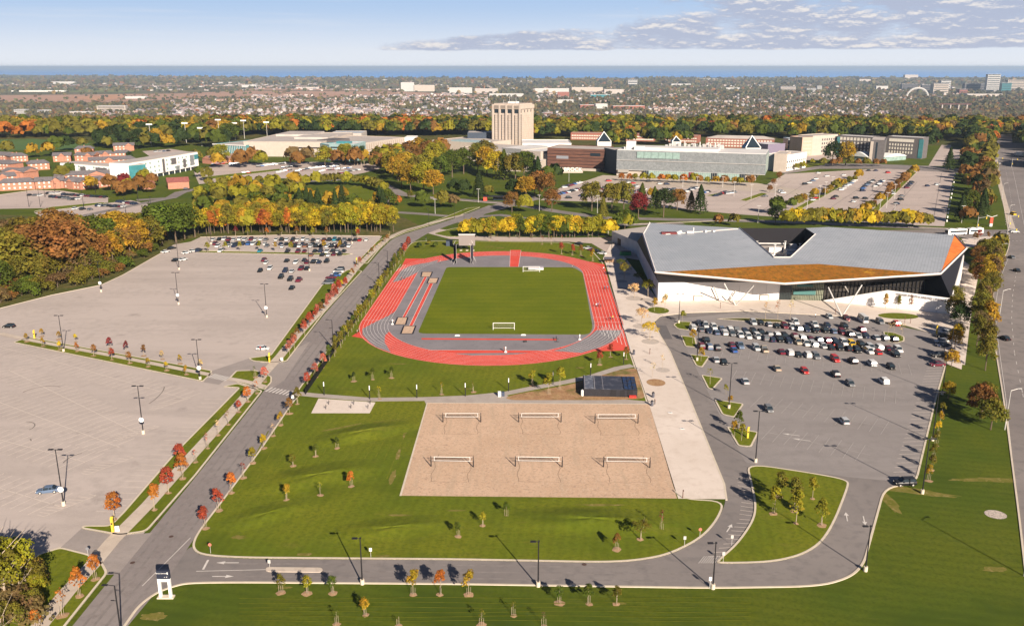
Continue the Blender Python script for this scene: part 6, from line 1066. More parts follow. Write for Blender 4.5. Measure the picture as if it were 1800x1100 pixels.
# houses: 300 nearest as objects, the rest of the town as one mass
HC = [('white', (0.56, 0.53, 0.50)), ('cream', (0.44, 0.36, 0.30)), ('pinkish', (0.36, 0.25, 0.21)), ('grey', (0.26, 0.25, 0.26))]; RC = [(0.17, 0.14, 0.15), (0.26, 0.21, 0.20), (0.22, 0.13, 0.11), (0.36, 0.32, 0.31), (0.12, 0.12, 0.14)]
hr = random.Random(9); HS = []
for (x0, x1, y0, y1, n, zone) in ((300, 700, 176, 204, 1150, 'left of the tower'), (440, 860, 168, 188, 800, 'left of the tower'), (560, 860, 186, 210, 330, 'left of the tower'), (150, 330, 194, 206, 160, 'beyond the left skyline trees'), (700, 860, 165, 178, 200, 'left of the tower'), (950, 1140, 198, 216, 230, 'right of the tower'), (1140, 1560, 178, 206, 520, 'right of the tower'), (940, 1300, 160, 182, 300, 'right of the tower'), (1300, 1700, 160, 182, 260, 'right of the tower'), (0, 1800, 141, 160, 1000, 'far out on the plain')):
    for _ in range(n):
        x, y = hr.uniform(x0, x1), hr.uniform(y0, y1)
        if math.sin(x * .05 + y * .3) + math.sin(x * .023 - y * .2 + 1) < -.9: continue
        q = G(x, y, -80); k = 1.0 + max(0, (175 - y)) * .035; HS.append((q.x, q.y, hr.uniform(11, 18) * k, hr.uniform(9, 12) * k, hr.uniform(4.5, 7), hr.choice((0, R(20), R(90), R(110), R(60))), hr.choice((0, 0, 1, 1, 2, 2, 3, 3)), hr.randrange(5), zone))
HS.sort(key=lambda t: t[1]); hm = {}
for i, (x, y, w_, d, h, rz, c, rc, zone) in enumerate(HS[:300]):
    key = (c, rc)
    if key not in hm:
        m1_, m2_ = mat('house_wall_%d' % c, HC[c][1], .85), mat('house_roof_%d' % rc, RC[rc], .9)
        hm[key] = (MB().box((0, 0, .5), (1, 1, 1)).mesh('wall', m1_), mesh_obj('roof', [(-.55, -.55, 1), (.55, -.55, 1), (.55, .55, 1), (-.55, .55, 1), (-.5, 0, 1.6), (.5, 0, 1.6)], [(0, 1, 5, 4), (2, 3, 4, 5), (3, 0, 4), (1, 2, 5), (3, 2, 1, 0)], m2_))
        mo = hm[key][1]; hm[key] = (hm[key][0], mo.data); bpy.data.objects.remove(mo)
    e = empty('town_house', (x, y, -80), rz, '%s house with pitched roof in the distant town %s' % (HC[c][0], zone), 'house', '%s houses of the town %s' % (HC[c][0], zone)); link('wall', hm[key][0], e, scale=(w_, d, h)); link('roof', hm[key][1], e, scale=(w_, d, h))
V = []; F = []; I = []
for (x, y, w_, d, h, rz, c, rc, zone) in HS[300:]:
    b = len(V); cs, sn = math.cos(rz), math.sin(rz)
    for (u, v, z) in ((-.5, -.5, 0), (.5, -.5, 0), (.5, .5, 0), (-.5, .5, 0), (-.5, -.5, 1), (.5, -.5, 1), (.5, .5, 1), (-.5, .5, 1), (-.5, 0, 1.6), (.5, 0, 1.6)): V.append((x + u * w_ * cs - v * d * sn, y + u * w_ * sn + v * d * cs, -80 + z * h))
    F += [(b, b + 1, b + 5, b + 4), (b + 1, b + 2, b + 6, b + 9, b + 5), (b + 2, b + 3, b + 7, b + 6), (b + 3, b, b + 4, b + 8, b + 7), (b + 4, b + 5, b + 9, b + 8), (b + 6, b + 7, b + 8, b + 9)]; I += [c] * 4 + [4 + rc] * 2
tag(mesh_obj('far_town', V, F, [MATS.get('house_wall_%d' % k) or mat('house_wall_%d' % k, HC[k][1], .85) for k in range(4)] + [MATS.get('house_roof_%d' % k) or mat('house_roof_%d' % k, RC[k], .9) for k in range(5)], None, I), 'pale roofs of the town spread over the plain', 'town', kind='stuff')
# ---------------------------------------------------------------- vehicles
def loft(mb, st, m=0):
    """st: (x, [ring of (y,z)]) sections"""
    b = len(mb.v); n = len(st[0][1]); V = []; F = []
    for x, ring in st: V += [(x, y, z) for y, z in ring]
    for i in range(len(st) - 1):
        for k in range(n): F.append((i * n + k, i * n + (k + 1) % n, (i + 1) * n + (k + 1) % n, (i + 1) * n + k))
    F += [tuple(range(n))[::-1], tuple((len(st) - 1) * n + k for k in range(n))]; mb.add(V, F, m)
def ring(w_, lo, mid, hi, tw=.86): return [(-w_ * .92, lo), (w_ * .92, lo), (w_, mid), (w_ * .99, mid + (hi - mid) * .55), (w_ * tw, hi), (-w_ * tw, hi), (-w_ * .99, mid + (hi - mid) * .55), (-w_, mid)]
CT = dict(  # length, half width, hood z, roof z, cabin: bottom x0,x1, top x0,x1 (front is +x)
 sedan=(4.7, .92, .88, 1.43, -1.75, 1.25, -.95, .45), hatchback=(4.2, .89, .92, 1.50, -1.95, 1.2, -1.55, .4), suv=(4.7, .96, 1.05, 1.74, -2.22, 1.25, -1.95, .55), van=(5.0, 1.0, 1.1, 2.0, -2.4, 1.9, -2.3, 1.1), pickup=(5.6, .99, 1.08, 1.85, -.6, 1.35, -.35, .7), minibus=(6.6, 1.05, 1.2, 2.7, -3.2, 2.6, -3.15, 1.9))
def body(mb, t, m=0):
    L_, w_, hz, rz_, a, b, c, d = CT[t]; f = L_ / 2
    loft(mb, [(-f, ring(w_ * .82, .38, .55, hz * .80)), (-f + .14, ring(w_ * .93, .28, .55, hz * .98)), (-f + .9, ring(w_, .22, .55, hz + (.03 if t != 'pickup' else 0))), (-.2, ring(w_, .2, .55, hz + .02)), (f - 1.5, ring(w_, .22, .55, hz - .01)), (f - .45, ring(w_ * .95, .25, .52, hz * .86)), (f - .08, ring(w_ * .84, .3, .5, hz * .70)), (f, ring(w_ * .72, .34, .46, hz * .58))], m)
def cabin(mb, t, m=0, roof=1):
    L_, w_, hz, rz_, a, b, c, d = CT[t]; wb, wt = w_ * .90, w_ * .74; z0, z1 = hz - .05, rz_ - .05
    mb.add([(a, -wb, z0), (b, -wb, z0), (b, wb, z0), (a, wb, z0), (c, -wt, z1), (d, -wt, z1), (d, wt, z1), (c, wt, z1)], [(0, 1, 5, 4), (1, 2, 6, 5), (2, 3, 7, 6), (3, 0, 4, 7)], m)
    r = .05; mb.add([(c - r, -wt - r, z1), (d + r, -wt - r, z1), (d + r, wt + r, z1), (c - r, wt + r, z1), (c + .12, -wt + .1, rz_), (d - .12, -wt + .1, rz_), (d - .12, wt - .1, rz_), (c + .12, wt - .1, rz_)], [(0, 1, 5, 4), (1, 2, 6, 5), (2, 3, 7, 6), (3, 0, 4, 7), (4, 5, 6, 7), (3, 2, 1, 0)], roof)
WHEEL = MB().tube((0, -.11, 0), (0, .11, 0), .33, n=14).mesh('wheel', TYRE); RIM = MB().tube((0, -.125, 0), (0, .125, 0), .19, n=10).mesh('rim', STEEL)
CM = {}
for t in CT:
    b1 = MB(); body(b1, t)
    if t == 'pickup': b1.box((-1.75, 0, 1.0), (.01, .01, .01))
    cb = MB(); cabin(cb, t, 0, 0); g1 = MB(); cabin(g1, t, 0, 1); rf = MB()
    # glass keeps sides, roof goes to the body
    gl_ = MB(); gl_.v = g1.v[:8]; gl_.f = g1.f[:4]; gl_.m = [0] * 4; rr = MB(); rr.add(g1.v[8:], [tuple(i - 8 for i in f) for f in g1.f[4:]])
    b1.add(rr.v, rr.f)
    L_, w_, hz = CT[t][:3]
    if t == 'pickup': pass
    for x in (CT[t][5] - .35, (CT[t][6] + CT[t][7]) / 2, CT[t][6]): 
        for s in (-1, 1): b1.tube((x + .0, s * w_ * .90, hz), (x - .1, s * w_ * .745, CT[t][3] - .05), .045, n=4)
    for s in (-1, 1): b1.box((CT[t][5] - .55, s * (w_ + .08), hz + .05), (.16, .2, .13))
    hl = MB(); tl = MB()
    for s in (-1, 1): hl.box((L_ / 2 - .17, s * w_ * .62, hz * .66), (.22, .34, .15)); tl.box((-L_ / 2 + .1, s * w_ * .66, hz * .82), (.16, .3, .16))
    bed = None
    if t == 'pickup': bed = MB().box((-1.72, 0, 1.09), (1.85, 1.5, .03)).mesh('cargo_bed', TYRE)
    CM[t] = (b1.mesh('body', PAINTC, smooth=False), gl_.mesh('windows', GLASS), hl.mesh('headlights', LENS), tl.mesh('tail_lights', TAIL), bed)
    one = MB(); body(one, t, 0); 
    one.add(gl_.v, gl_.f, 1); one.add(rr.v, rr.f, 0)
    for sx in (-1, 1):
        for s in (-1, 1): one.box((sx * L_ * .30, s * w_ * .93, .33), (.6, .2, .6), 0, 2)
    CM[t] += (one.mesh('car', [PAINTC, GLASS, TYRE]),)
CCOL = dict(w=((.60, .60, .59), 'white'), s=((.42, .43, .44), 'silver'), g=((.15, .155, .165), 'grey'), k=((.014, .014, .016), 'black'), n=((.018, .026, .060), 'navy blue'), b=((.03, .10, .30), 'bright blue'), l=((.11, .155, .235), 'blue grey'), r=((.42, .02, .02), 'red'), m=((.13, .015, .03), 'maroon'), c=((.03, .22, .30), 'turquoise'), t=((.38, .32, .24), 'tan'), y=((.80, .50, .02), 'yellow'), o=((.22, .10, .06), 'brown'))
CARS = []
def car(px, py, c, t=None, hd=90, row='', z=0.05):
    p = G(px, py); r = random.Random(int(px * 7 + py * 13)); t = t or r.choice(['sedan', 'sedan', 'hatchback', 'suv', 'suv', 'suv']); CARS.append(dict(x=p.x, y=p.y, c=c, t=t, hd=R(hd + r.uniform(-2, 2)) + (math.pi if r.random() < .5 and hd in (90, 88) else 0), row=row, z=z, px=px))
def sc_(ox, oy, s, lst, **k):
    for e_ in lst: car(ox + e_[0] / s, oy + e_[1] / s, e_[2], e_[3] if len(e_) > 3 else None, **k)
R1, R2, R3, R4, R5 = 'in the front row of the right lot', 'in the back half of the right double row', 'in the near half of the right double row', 'in the sparse third row of the right lot', 'standing apart in the middle of the right lot'
sc_(1180, 545, 6.11, [(880, 150, 's'), (960, 155, 'k'), (1045, 170, 's'), (1130, 185, 'k'), (1215, 190, 'm'), (1295, 200, 'w', 'suv'), (1365, 220, 'g'), (1450, 225, 'n'), (1535, 235, 'k')], row=R1)
sc_(1400, 525, 6, [(205, 345, 'k'), (300, 350, 'k'), (385, 360, 'l'), (480, 370, 'm'), (560, 395, 'k'), (645, 405, 's'), (730, 410, 'n'), (835, 425, 's'), (925, 435, 'g', 'suv'), (1020, 445, 'k', 'suv')], row=R1)
sc_(1180, 545, 6.11, [(300, 160, 'n', 'hatchback'), (365, 180, 's'), (455, 200, 'w', 'suv'), (535, 215, 'l'), (625, 225, 'w', 'suv'), (700, 235, 'g', 'pickup'), (790, 255, 'n'), (880, 250, 'k', 'suv'), (965, 265, 'k', 'suv'), (1050, 280, 'g'), (1130, 285, 'w', 'suv'), (1215, 300, 'k'), (1320, 300, 'm', 'suv'), (1400, 315, 'w'), (1490, 330, 'm')], row=R2)
sc_(1400, 525, 6, [(135, 440, 'k'), (230, 455, 'n'), (320, 460, 'm'), (405, 475, 'n'), (495, 480, 'w', 'suv'), (580, 495, 'y', 'suv'), (680, 505, 'k'), (775, 530, 's'), (865, 530, 'w', 'suv'), (960, 540, 'm'), (1070, 555, 'w', 'suv')], row=R2)
sc_(1180, 545, 6.11, [(230, 205, 'w', 'suv'), (320, 225, 'g'), (400, 240, 'n'), (485, 255, 'l'), (570, 260, 'w', 'suv'), (650, 270, 'g', 'suv'), (740, 285, 'w', 'suv'), (825, 300, 'w', 'suv'), (925, 300, 'w', 'suv'), (1010, 320, 'g'), (1080, 335, 'n'), (1165, 335, 'k'), (1260, 350, 'n'), (1355, 360, 't', 'suv'), (1445, 375, 'w', 'suv'), (1530, 390, 's')], row=R3)
sc_(1400, 525, 6, [(170, 500, 's'), (280, 515, 's'), (360, 530, 'k'), (450, 535, 'k'), (545, 545, 'k'), (635, 560, 'k'), (765, 570, 'w', 'suv'), (855, 580, 'r', 'hatchback'), (1045, 605, 'k', 'suv')], row=R3)
sc_(1180, 545, 6.11, [(375, 345, 'k', 'pickup'), (320, 405, 'm', 'suv'), (405, 415, 'l'), (490, 425, 'k'), (645, 390, 'm', 'hatchback'), (735, 400, 'l', 'pickup'), (670, 445, 'b', 'sedan'), (910, 425, 's'), (995, 440, 't', 'pickup'), (1180, 465, 'm', 'sedan'), (1270, 475, 'w', 'suv'), (1360, 495, 'k'), (1460, 500, 'w', 'suv'), (1550, 515, 'g')], row=R4)
sc_(1400, 525, 6, [(405, 655, 'r', 'suv'), (590, 675, 'k', 'suv'), (790, 700, 'w', 'suv'), (995, 735, 'k', 'hatchback')], row=R4)
for x, y, c, t in ((1258, 635, 's', 'sedan'), (1272, 639, 'k', 'sedan'), (1365, 650, 't', 'sedan'), (1414, 655, 'r', 'hatchback'), (1309, 673, 's', 'sedan'), (1468, 661, 'k', 'suv'), (1494, 677, 'g', 'hatchback'), (1553, 673, 'w', 'suv'), (1351, 722, 'g', 'hatchback'), (1483, 743, 's', 'hatchback')): car(x, y, c, t, row=R5)
RA = 'by the building end of the right lot'
sc_(1400, 525, 6, [(345, 205, 's', 'hatchback'), (525, 220, 'm', 'hatchback'), (695, 240, 'w', 'minibus'), (880, 260, 'g', 'suv'), (1045, 280, 'r', 'suv'), (325, 300, 'n', 'hatchback'), (505, 312, 'k', 'suv'), (680, 345, 'm', 'suv'), (185, 290, 'w', 'pickup'), (-15, 262, 'w', 'suv')], row=RA)
RE = 'nosed against the right kerb of the right lot'
for x, y, c, t in ((1662, 586, 'w', 'sedan'), (1655, 592, 'k', 'sedan'), (1655, 602, 'w', 'sedan'), (1658, 609, 'n', 'sedan'), (1650, 627, 'k', 'suv'), (1647, 643, 'm', 'sedan'), (1590, 852, 'k', 'suv')): car(x, y, c, t, 184, RE)
LB = 'in the rear row of the upper left lot'; LC = 'in the middle row of the upper left lot'; LD_ = 'in the row by the small left lot trees'; LE = 'scattered on the upper left lot'
K = 5.625; Y0 = 390.8
sc_(340, Y0, K, [(195, 180, 'w'), (255, 178, 'k'), (305, 175, 'w', 'suv'), (350, 180, 'm'), (400, 180, 's'), (460, 175, 'w', 'suv'), (510, 180, 's'), (570, 178, 'm'), (615, 178, 'w'), (670, 176, 'w'), (720, 180, 'g'), (820, 180, 'w'), (875, 180, 'k'), (925, 182, 'w'), (985, 182, 'k'), (1030, 184, 'w'), (1085, 178, 'w', 'suv'), (1130, 184, 's'), (1185, 184, 'k'), (1235, 184, 'w'), (1290, 182, 'm'), (1345, 182, 'k'), (1395, 180, 'c'), (1440, 182, 'k'), (1495, 185, 'g'), (1545, 183, 'k'), (1600, 182, 'k'), (1645, 184, 'r'), (1710, 184, 'w')], row=LB)
sc_(340, Y0, K, [(220, 222, 'm'), (335, 222, 'k'), (390, 224, 'w'), (435, 224, 'k'), (490, 223, 'n'), (545, 222, 'b'), (590, 223, 'w'), (645, 223, 'k'), (710, 224, 'w'), (810, 222, 'w'), (865, 223, 'n'), (920, 226, 'k'), (970, 222, 'm'), (1020, 226, 'm'), (1080, 222, 'n'), (1120, 228, 'w'), (1180, 228, 'k'), (1230, 228, 'w'), (1290, 228, 'k'), (1345, 230, 'w'), (1395, 230, 'w'), (1450, 230, 'k'), (1500, 232, 'n')], row=LC)
sc_(340, Y0, K, [(240, 246, 'w'), (350, 242, 'w'), (405, 244, 'n'), (728, 242, 'g'), (880, 250, 'w'), (1000, 245, 'k'), (1050, 245, 'w'), (1105, 245, 'o'), (1160, 247, 's'), (1215, 246, 'k'), (1260, 245, 'k'), (1320, 247, 'w'), (1370, 247, 'k'), (1420, 247, 'm'), (1480, 245, 'k'), (1540, 245, 'w', 'suv')], row=LC)
sc_(340, Y0, K, [(50, 290, 'n'), (268, 292, 'w'), (660, 292, 'c'), (930, 298, 'k'), (1035, 298, 'm'), (1100, 296, 'm'), (1205, 294, 'k'), (1260, 292, 'n'), (1320, 300, 'w'), (1380, 290, 'k'), (1430, 300, 's'), (1490, 294, 'k'), (1165, 332, 'o'), (1275, 332, 'k'), (1335, 334, 'w'), (1390, 326, 'm'), (1450, 326, 'k')], row=LD_)
sc_(340, Y0, K, [(703, 384, 'm'), (718, 410, 'w'), (925, 390, 'k'), (1012, 408, 'w'), (1100, 385, 'k'), (1122, 407, 'm'), (1190, 402, 'k'), (1225, 388, 'w'), (1245, 404, 'n'), (1320, 396, 'k', 'suv'), (1065, 470, 'm'), (1122, 467, 'k'), (660, 490, 'k'), (757, 467, 'w'), (910, 490, 'n', 'suv'), (975, 495, 's'), (868, 552, 'k', 'suv'), (960, 575, 'k'), (1045, 582, 'm', 'pickup'), (975, 660, 'k', 'sedan')], row=LE)
sc_(340, Y0, K, [(1445, 478, 'k'), (1432, 498, 'w'), (1412, 524, 's'), (1402, 535, 'b'), (1362, 556, 'm'), (1350, 586, 'k'), (1330, 612, 'g')], row='at the grass strip of the upper left lot', hd=183)
for x, y, c in ((291, 444, 'w'), (302, 438, 'k'), (327, 446, 'w'), (310, 459, 'k'), (322, 458, 'w'), (339, 443, 'w'), (349, 441, 'n')): car(x, y, c, 'sedan', 60, 'at the wood corner of the upper left lot')
car(85, 865, 'l', 'sedan', 196, 'alone beside the lamp on the lower left lot'); car(16, 576, 'k', 'hatchback', 180, 'alone at the left edge of the lots'); car(462, 615, 'w', 'hatchback', 0, 'parked at the grass end by the yellow pillar'); 
for x, y, c in ((1017, 430, 'k'), (1033, 438, 'w'), (1040, 441, 'm'), (1047, 443, 'k'), (1058, 447, 'w'), (1071, 429, 'k')): car(x, y, c, 'sedan', 150, 'in the little lot behind the track')
NE = 'in the far north east lots'
sc_(1360, 221, 5.625, [(310, 585, 'k'), (350, 570, 'w'), (390, 550, 'l'), (415, 532, 'w'), (665, 640, 'w'), (690, 625, 'w'), (715, 605, 's'), (740, 590, 'w'), (765, 575, 'l'), (785, 558, 'w'), (805, 545, 'w'), (880, 650, 'n'), (885, 625, 'b'), (905, 605, 'n'), (925, 590, 'l'), (945, 575, 'k'), (965, 560, 's'), (985, 550, 'k'), (1000, 605, 'w'), (1020, 600, 'k'), (1040, 580, 'w'), (1060, 565, 'n'), (1075, 555, 'w'), (1190, 600, 'k'), (1205, 585, 's'), (1220, 570, 'm'), (1240, 555, 'k'), (1260, 545, 'w'), (1275, 535, 'n'), (1315, 620, 'm'), (1330, 600, 'k'), (1350, 585, 'n'), (1365, 568, 'k'), (440, 475, 'w'), (525, 505, 'w'), (690, 495, 'w'), (840, 498, 'w'), (940, 450, 'k'), (1010, 450, 'n'), (1130, 470, 'r', 'suv'), (565, 610, 'l'), (525, 640, 'w'), (480, 685, 'n'), (410, 722, 'r'), (385, 742, 'w'), (590, 728, 'm'), (615, 706, 'k'), (815, 724, 'k'), (905, 726, 'k'), (790, 758, 'w'), (1165, 670, 'w'), (1180, 680, 's'), (1255, 737, 'k'), (1215, 780, 'n'), (1265, 702, 'g'), (1520, 602, 'n'), (1615, 590, 'w'), (125, 892, 'r'), (70, 656, 'w')], row=NE, hd=20)
def carrow(a, b, n, row, hd=90, cols='wwkkkngsslrmb'):
    for k in range(n):
        t = (k + .5) / n; car(a[0] + (b[0] - a[0]) * t, a[1] + (b[1] - a[1]) * t, random.choice(cols), None, hd, row)
GF = 'in the lot before the long glass building'
for a, b, n in (((990, 331), (1022, 321), 7), ((978, 344), (1022, 333), 10), ((1054, 334), (1088, 327), 9), ((1086, 340), (1121, 328), 8), ((1020, 346), (1046, 337), 6), ((1110, 341), (1135, 333), 5), ((1160, 337), (1188, 334), 6), ((1200, 340), (1226, 331), 6), ((1230, 341), (1247, 338), 4), ((1256, 346), (1278, 339), 5), ((1276, 342), (1294, 339), 3)): carrow(a, b, n, GF, 25)
for x, y, c in ((1000, 349, 'k'), (972, 349, 'k'), (1070, 319, 'r'), (1106, 322, 'w'), (1113, 323, 'r'), (1141, 320, 'k'), (1160, 324, 'w'), (1172, 325, 'n'), (1345, 346, 'g'), (1376, 340, 'w'), (1217, 332, 'n')): car(x, y, c, None, 15, GF)
MF = 'in the lot before the low beige complex'
for a, b, n in (((372, 291), (395, 288), 3), ((404, 290), (436, 287), 7), ((452, 294), (485, 289), 6), ((476, 291), (505, 288), 5), ((486, 305), (512, 299), 4), ((495, 296), (520, 293), 4), ((520, 302), (560, 294), 7), ((549, 296), (595, 293), 8), ((556, 304), (585, 296), 6), ((570, 300), (620, 296), 9), ((598, 305), (632, 299), 7), ((425, 305), (440, 304), 2)): carrow(a, b, n, MF, 20)
FL = 'in the far left lots below the townhouses'
for a, b, n in (((48, 344), (76, 345), 3), ((82, 341), (106, 341), 4), ((110, 343), (188, 348), 14), ((88, 347), (122, 350), 6), ((121, 352), (141, 351), 3), ((170, 363), (196, 363), 5), ((196, 364), (220, 364), 5), ((206, 355), (240, 360), 8), ((126, 368), (165, 370), 3)): carrow(a, b, n, FL, 75, 'wwkknngm')
for a, b, n in (((270, 268), (300, 266), 4), ((1410, 275), (1440, 272), 4)): carrow(a, b, n, 'in a small lot between the far buildings', 60)
for x, y, c, t, hd, l in ((1778, 454, 'g', 'sedan', 82, 'driving on the highway north of the first bend'), (1787, 477, 'k', 'sedan', 82, 'driving on the highway at the kerb bend'), (1766, 597, 'k', 'sedan', 95, 'driving alone on the near highway lanes'), (1780, 378, 'y', 'van', 92, 'driving on the highway beyond the crossing'), (1783, 409, 'w', 'suv', 0, 'crossing the highway junction'), (1755, 288, 'w', 'sedan', 90, 'far up the highway'), (328, 334, 'k', 'suv', 20, 'on the road bend by the brick lodge'), (668, 373, 'k', 'sedan', 10, 'on the park road')): car(x, y, c, t, hd, l, .06)
CARS.sort(key=lambda t: t['y']); VIS = CARS[:300]; REST = CARS[300:]
gr = {}
for t in VIS: gr.setdefault((t['row'], t['c'], t['t']), []).append(t)
for (row, c, ty), ts in gr.items():
    ts.sort(key=lambda t: t['x'] / t['y'])
    for i, t in enumerate(ts): t['label'] = ('%s %s %s' % (CCOL[c][1], ty, row)) if len(ts) == 1 else '%s %s %s from the left %s' % (ordn(i), CCOL[c][1], ty, row)
for t in VIS:
    L_, w_ = CT[t['t']][:2]; col = CCOL[t['c']][0] + (1,); grp = 'cars ' + t['row']
    if t['y'] > 330:
        o = link('parked_car', CM[t['t']][5], None, (t['x'], t['y'], t['z']), t['hd']); o.color = col; tag(o, t['label'], 'car', grp); continue
    e = empty('parked_car', (t['x'], t['y'], t['z']), t['hd'], t['label'], 'car', grp)
    for nm, i in (('body', 0), ('windows', 1), ('headlights', 2), ('tail_lights', 3)): o = link(nm, CM[t['t']][i], e); o.color = col
    if CM[t['t']][4]: link('cargo_bed', CM[t['t']][4], e)
    for sx in (-1, 1):
        for s in (-1, 1): link('rim', RIM, link('wheel', WHEEL, e, (sx * L_ * .30, s * w_ * .90, .33)))
mb = MB(); keys = list(CCOL); pm = [mat('far_paint_' + CCOL[k][1].replace(' ', '_'), CCOL[k][0], .35, spec=.5) for k in keys]
for t in REST:
    s = MB(); body(s, t['t'], keys.index(t['c'])); cabin(s, t['t'], len(keys), keys.index(t['c'])); c, n_ = math.cos(t['hd']), math.sin(t['hd']); s.v = [(t['x'] + x * c - y * n_, t['y'] + x * n_ + y * c, z + t['z']) for x, y, z in s.v]
    b = len(mb.v); mb.v += s.v; mb.f += [tuple(b + i for i in f) for f in s.f]; mb.m += s.m
tag(mb.build('far_cars', pm + [GLASS]), 'small cars crowding the most distant campus lots', 'cars', kind='stuff')
# articulated bus and truck
b0 = G(1663, 414); b1 = G(1725, 411); d = (b1 - b0); e = empty('articulated_bus', b0, math.atan2(d.y, d.x), 'long white articulated bus on the street behind the sports centre', 'bus'); BL = d.length
MB().box((BL * .27, 0, 1.9), (BL * .53, 2.6, 2.9)).build('front_body', WHITE, e); MB().box((BL * .80, 0, 1.9), (BL * .40, 2.6, 2.9)).build('rear_body', WHITE, e); MB().box((BL * .57, 0, 1.8), (BL * .06, 2.4, 2.6)).build('bellows', TYRE, e)
m = MB(); m.box((BL * .29, -1.32, 2.1), (BL * .46, .06, 1.0)).box((BL * .80, -1.32, 2.1), (BL * .34, .06, 1.0)).box((0.0, 0, 2), (.1, 2.3, 1.4)); m.build('windows', GLASS, e); m = MB(); [m.box((BL * f, 0, 3.5), (2.4, 1.6, .4)) for f in (.12, .35, .72, .9)]; m.build('roof_unit', ROOFW, e)
for f in (.13, .46, .85):
    for s in (-1, 1): link('wheel', WHEEL, e, (BL * f, s * 1.2, .48), scale=(1.4, 1.2, 1.4))
o = G(1788, 275); e = empty('truck', o, R(95), 'white truck with tall box standing at the top right beside the highway', 'truck'); MB().box((-4, 0, 3.0), (10, 2.6, 3.4)).build('cargo_box', WHITE, e); MB().box((2.4, 0, 2.2), (2.2, 2.5, 2.6)).build('cab', ROOFW, e); MB().box((3.52, 0, 2.7), (.1, 2.1, 1)).build('windscreen', GLASS, e)
for f in (-7, -5.6, 2.2):
    for s in (-1, 1): link('wheel', WHEEL, e, (f, s * 1.15, .5), scale=(1.5, 1.3, 1.5))

# ---------------------------------------------------------------- lamps
LABELS_USED = set()
def lamp(px, py, Hh, label, kind='double', r=.12, sign=False, z=0.0, base=True, grp='tall dark lamp posts'):
    o = G(px, py); e = empty('street_lamp', (o.x, o.y, z), 0, label, 'street lamp', grp); m = MB()
    if base: MB().tube((0, 0, -.1), (0, 0, .95), .38, n=14).build('footing', KERB, e)
    z0 = .95 if base else 0
    if kind == 'curved':
        m.tube((0, 0, z0), (0, 0, Hh), .14, .10); m.build('pole', METD, e); m = MB().tube((0, 0, Hh), (-1.2, 0, Hh + .15), .06).box((-1.5, 0, Hh + .12), (.9, .35, .14)); m.build('lamp_head', METD, e); MB().tube((0, 0, Hh * .72), (-.8, .1, Hh * .72), .05).box((-.7, .1, Hh * .72), (.5, .1, .12)).build('bracket', METD, e); return e
    m.tube((0, 0, z0), (0, 0, Hh), r * 1.15, r * .75); m.build('pole', METD, e)
    for s in ((-1, 1) if kind == 'double' else (-1,)): MB().tube((0, 0, Hh - .1), (s * .5, 0, Hh), .06).box((s * .95, 0, Hh), (.95, .5, .15)).build('lamp_head', METD, e)
    if kind == 'single': MB().box((.05, 0, Hh + .05), (.3, .4, .15)).build('cap', METD, e)
    if sign: MB().tube((0, -.22, Hh * .30), (0, -.28, Hh * .30), .62, n=20).build('sign_disc', WHITE, e)
    return e
lamp(112, 888, 12.6, 'tall double lamp beside the blue grey sedan on the lower left lot', sign=True); lamp(252, 762, 12.6, 'tall double lamp in the middle of the lower left lot', sign=True); lamp(352, 667, 12.2, 'tall double lamp at the right end of the planted strip', sign=True); lamp(112, 618, 12, 'tall double lamp at the left of the planted strip between the lots'); lamp(178, 513, 12.5, 'tall lamp at the wood edge kerb', sign=True); lamp(314, 535, 12.5, 'tall lamp left of centre on the upper left lot', sign=True); lamp(469, 558, 12.5, 'tall lamp right of centre on the upper left lot', sign=True); lamp(315, 474, 12.5, 'tall lamp by the cars at the wood corner'); lamp(544, 476, 12.5, 'tall lamp among the scattered cars of the upper left lot'); lamp(371, 429, 12.5, 'tall lamp at the left end of the rear car rows'); lamp(619, 428, 12.5, 'tall lamp at the right end of the rear car rows')
lamp(1328, 812, 12.6, 'tall lamp at the tip of the big lawn island', base=True); lamp(1281, 718, 12.6, 'tall lamp on the small island by the loop road', z=H); lamp(1225, 634, 12.6, 'tall lamp on the upper small island of the right lot', z=H); lamp(1193, 568, 10.5, 'tall lamp at the corner of the plaza and the front row', z=H); lamp(1621, 867, 12.6, 'tall lamp at the bottom right corner of the right lot'); lamp(1639, 774, 12.6, 'tall lamp on the right kerb, second from the bottom corner'); lamp(1656, 693, 12.6, 'tall lamp on the right kerb, third from the bottom corner'); lamp(1669, 631, 12.6, 'tall lamp on the right kerb beside the black suv'); lamp(1075, 447, 10, 'lamp in the little lot behind the track', base=False)
lamp(637, 1026, 9.0, 'dark lamp below the access road near its left end', 'single', grp='lamps along the access road'); lamp(946, 1030, 8.8, 'dark lamp below the access road in the middle', 'single', grp='lamps along the access road'); e = lamp(1253, 1034, 8.9, 'dark lamp with white signs where the loop road joins', 'single', grp='lamps along the access road'); MB().box((-.55, -.1, 2.0), (.5, .06, .75)).tube((-.55, -.05, 0), (-.55, -.05, 2.2), .04).build('sign_plate', WHITE, e)
lamp(1521, 1003, 9.0, 'dark lamp at the outer bend of the loop road', 'single', sign=False, grp='lamps along the access road'); lamp(214, 1122, 9.6, 'curved arm lamp at the bottom edge on the left road', 'curved', base=False, grp='lamps along the left road'); lamp(586, 613, 9.5, 'curved arm lamp in the hedge row on the left road', 'curved', base=False, z=H, grp='lamps along the left road'); lamp(667, 502, 9.5, 'curved arm lamp at the upper hedge row', 'curved', base=False, z=H, grp='lamps along the left road'); lamp(682, 478, 9.5, 'curved arm lamp near the track corner', 'curved', base=False, z=H, grp='lamps along the left road')
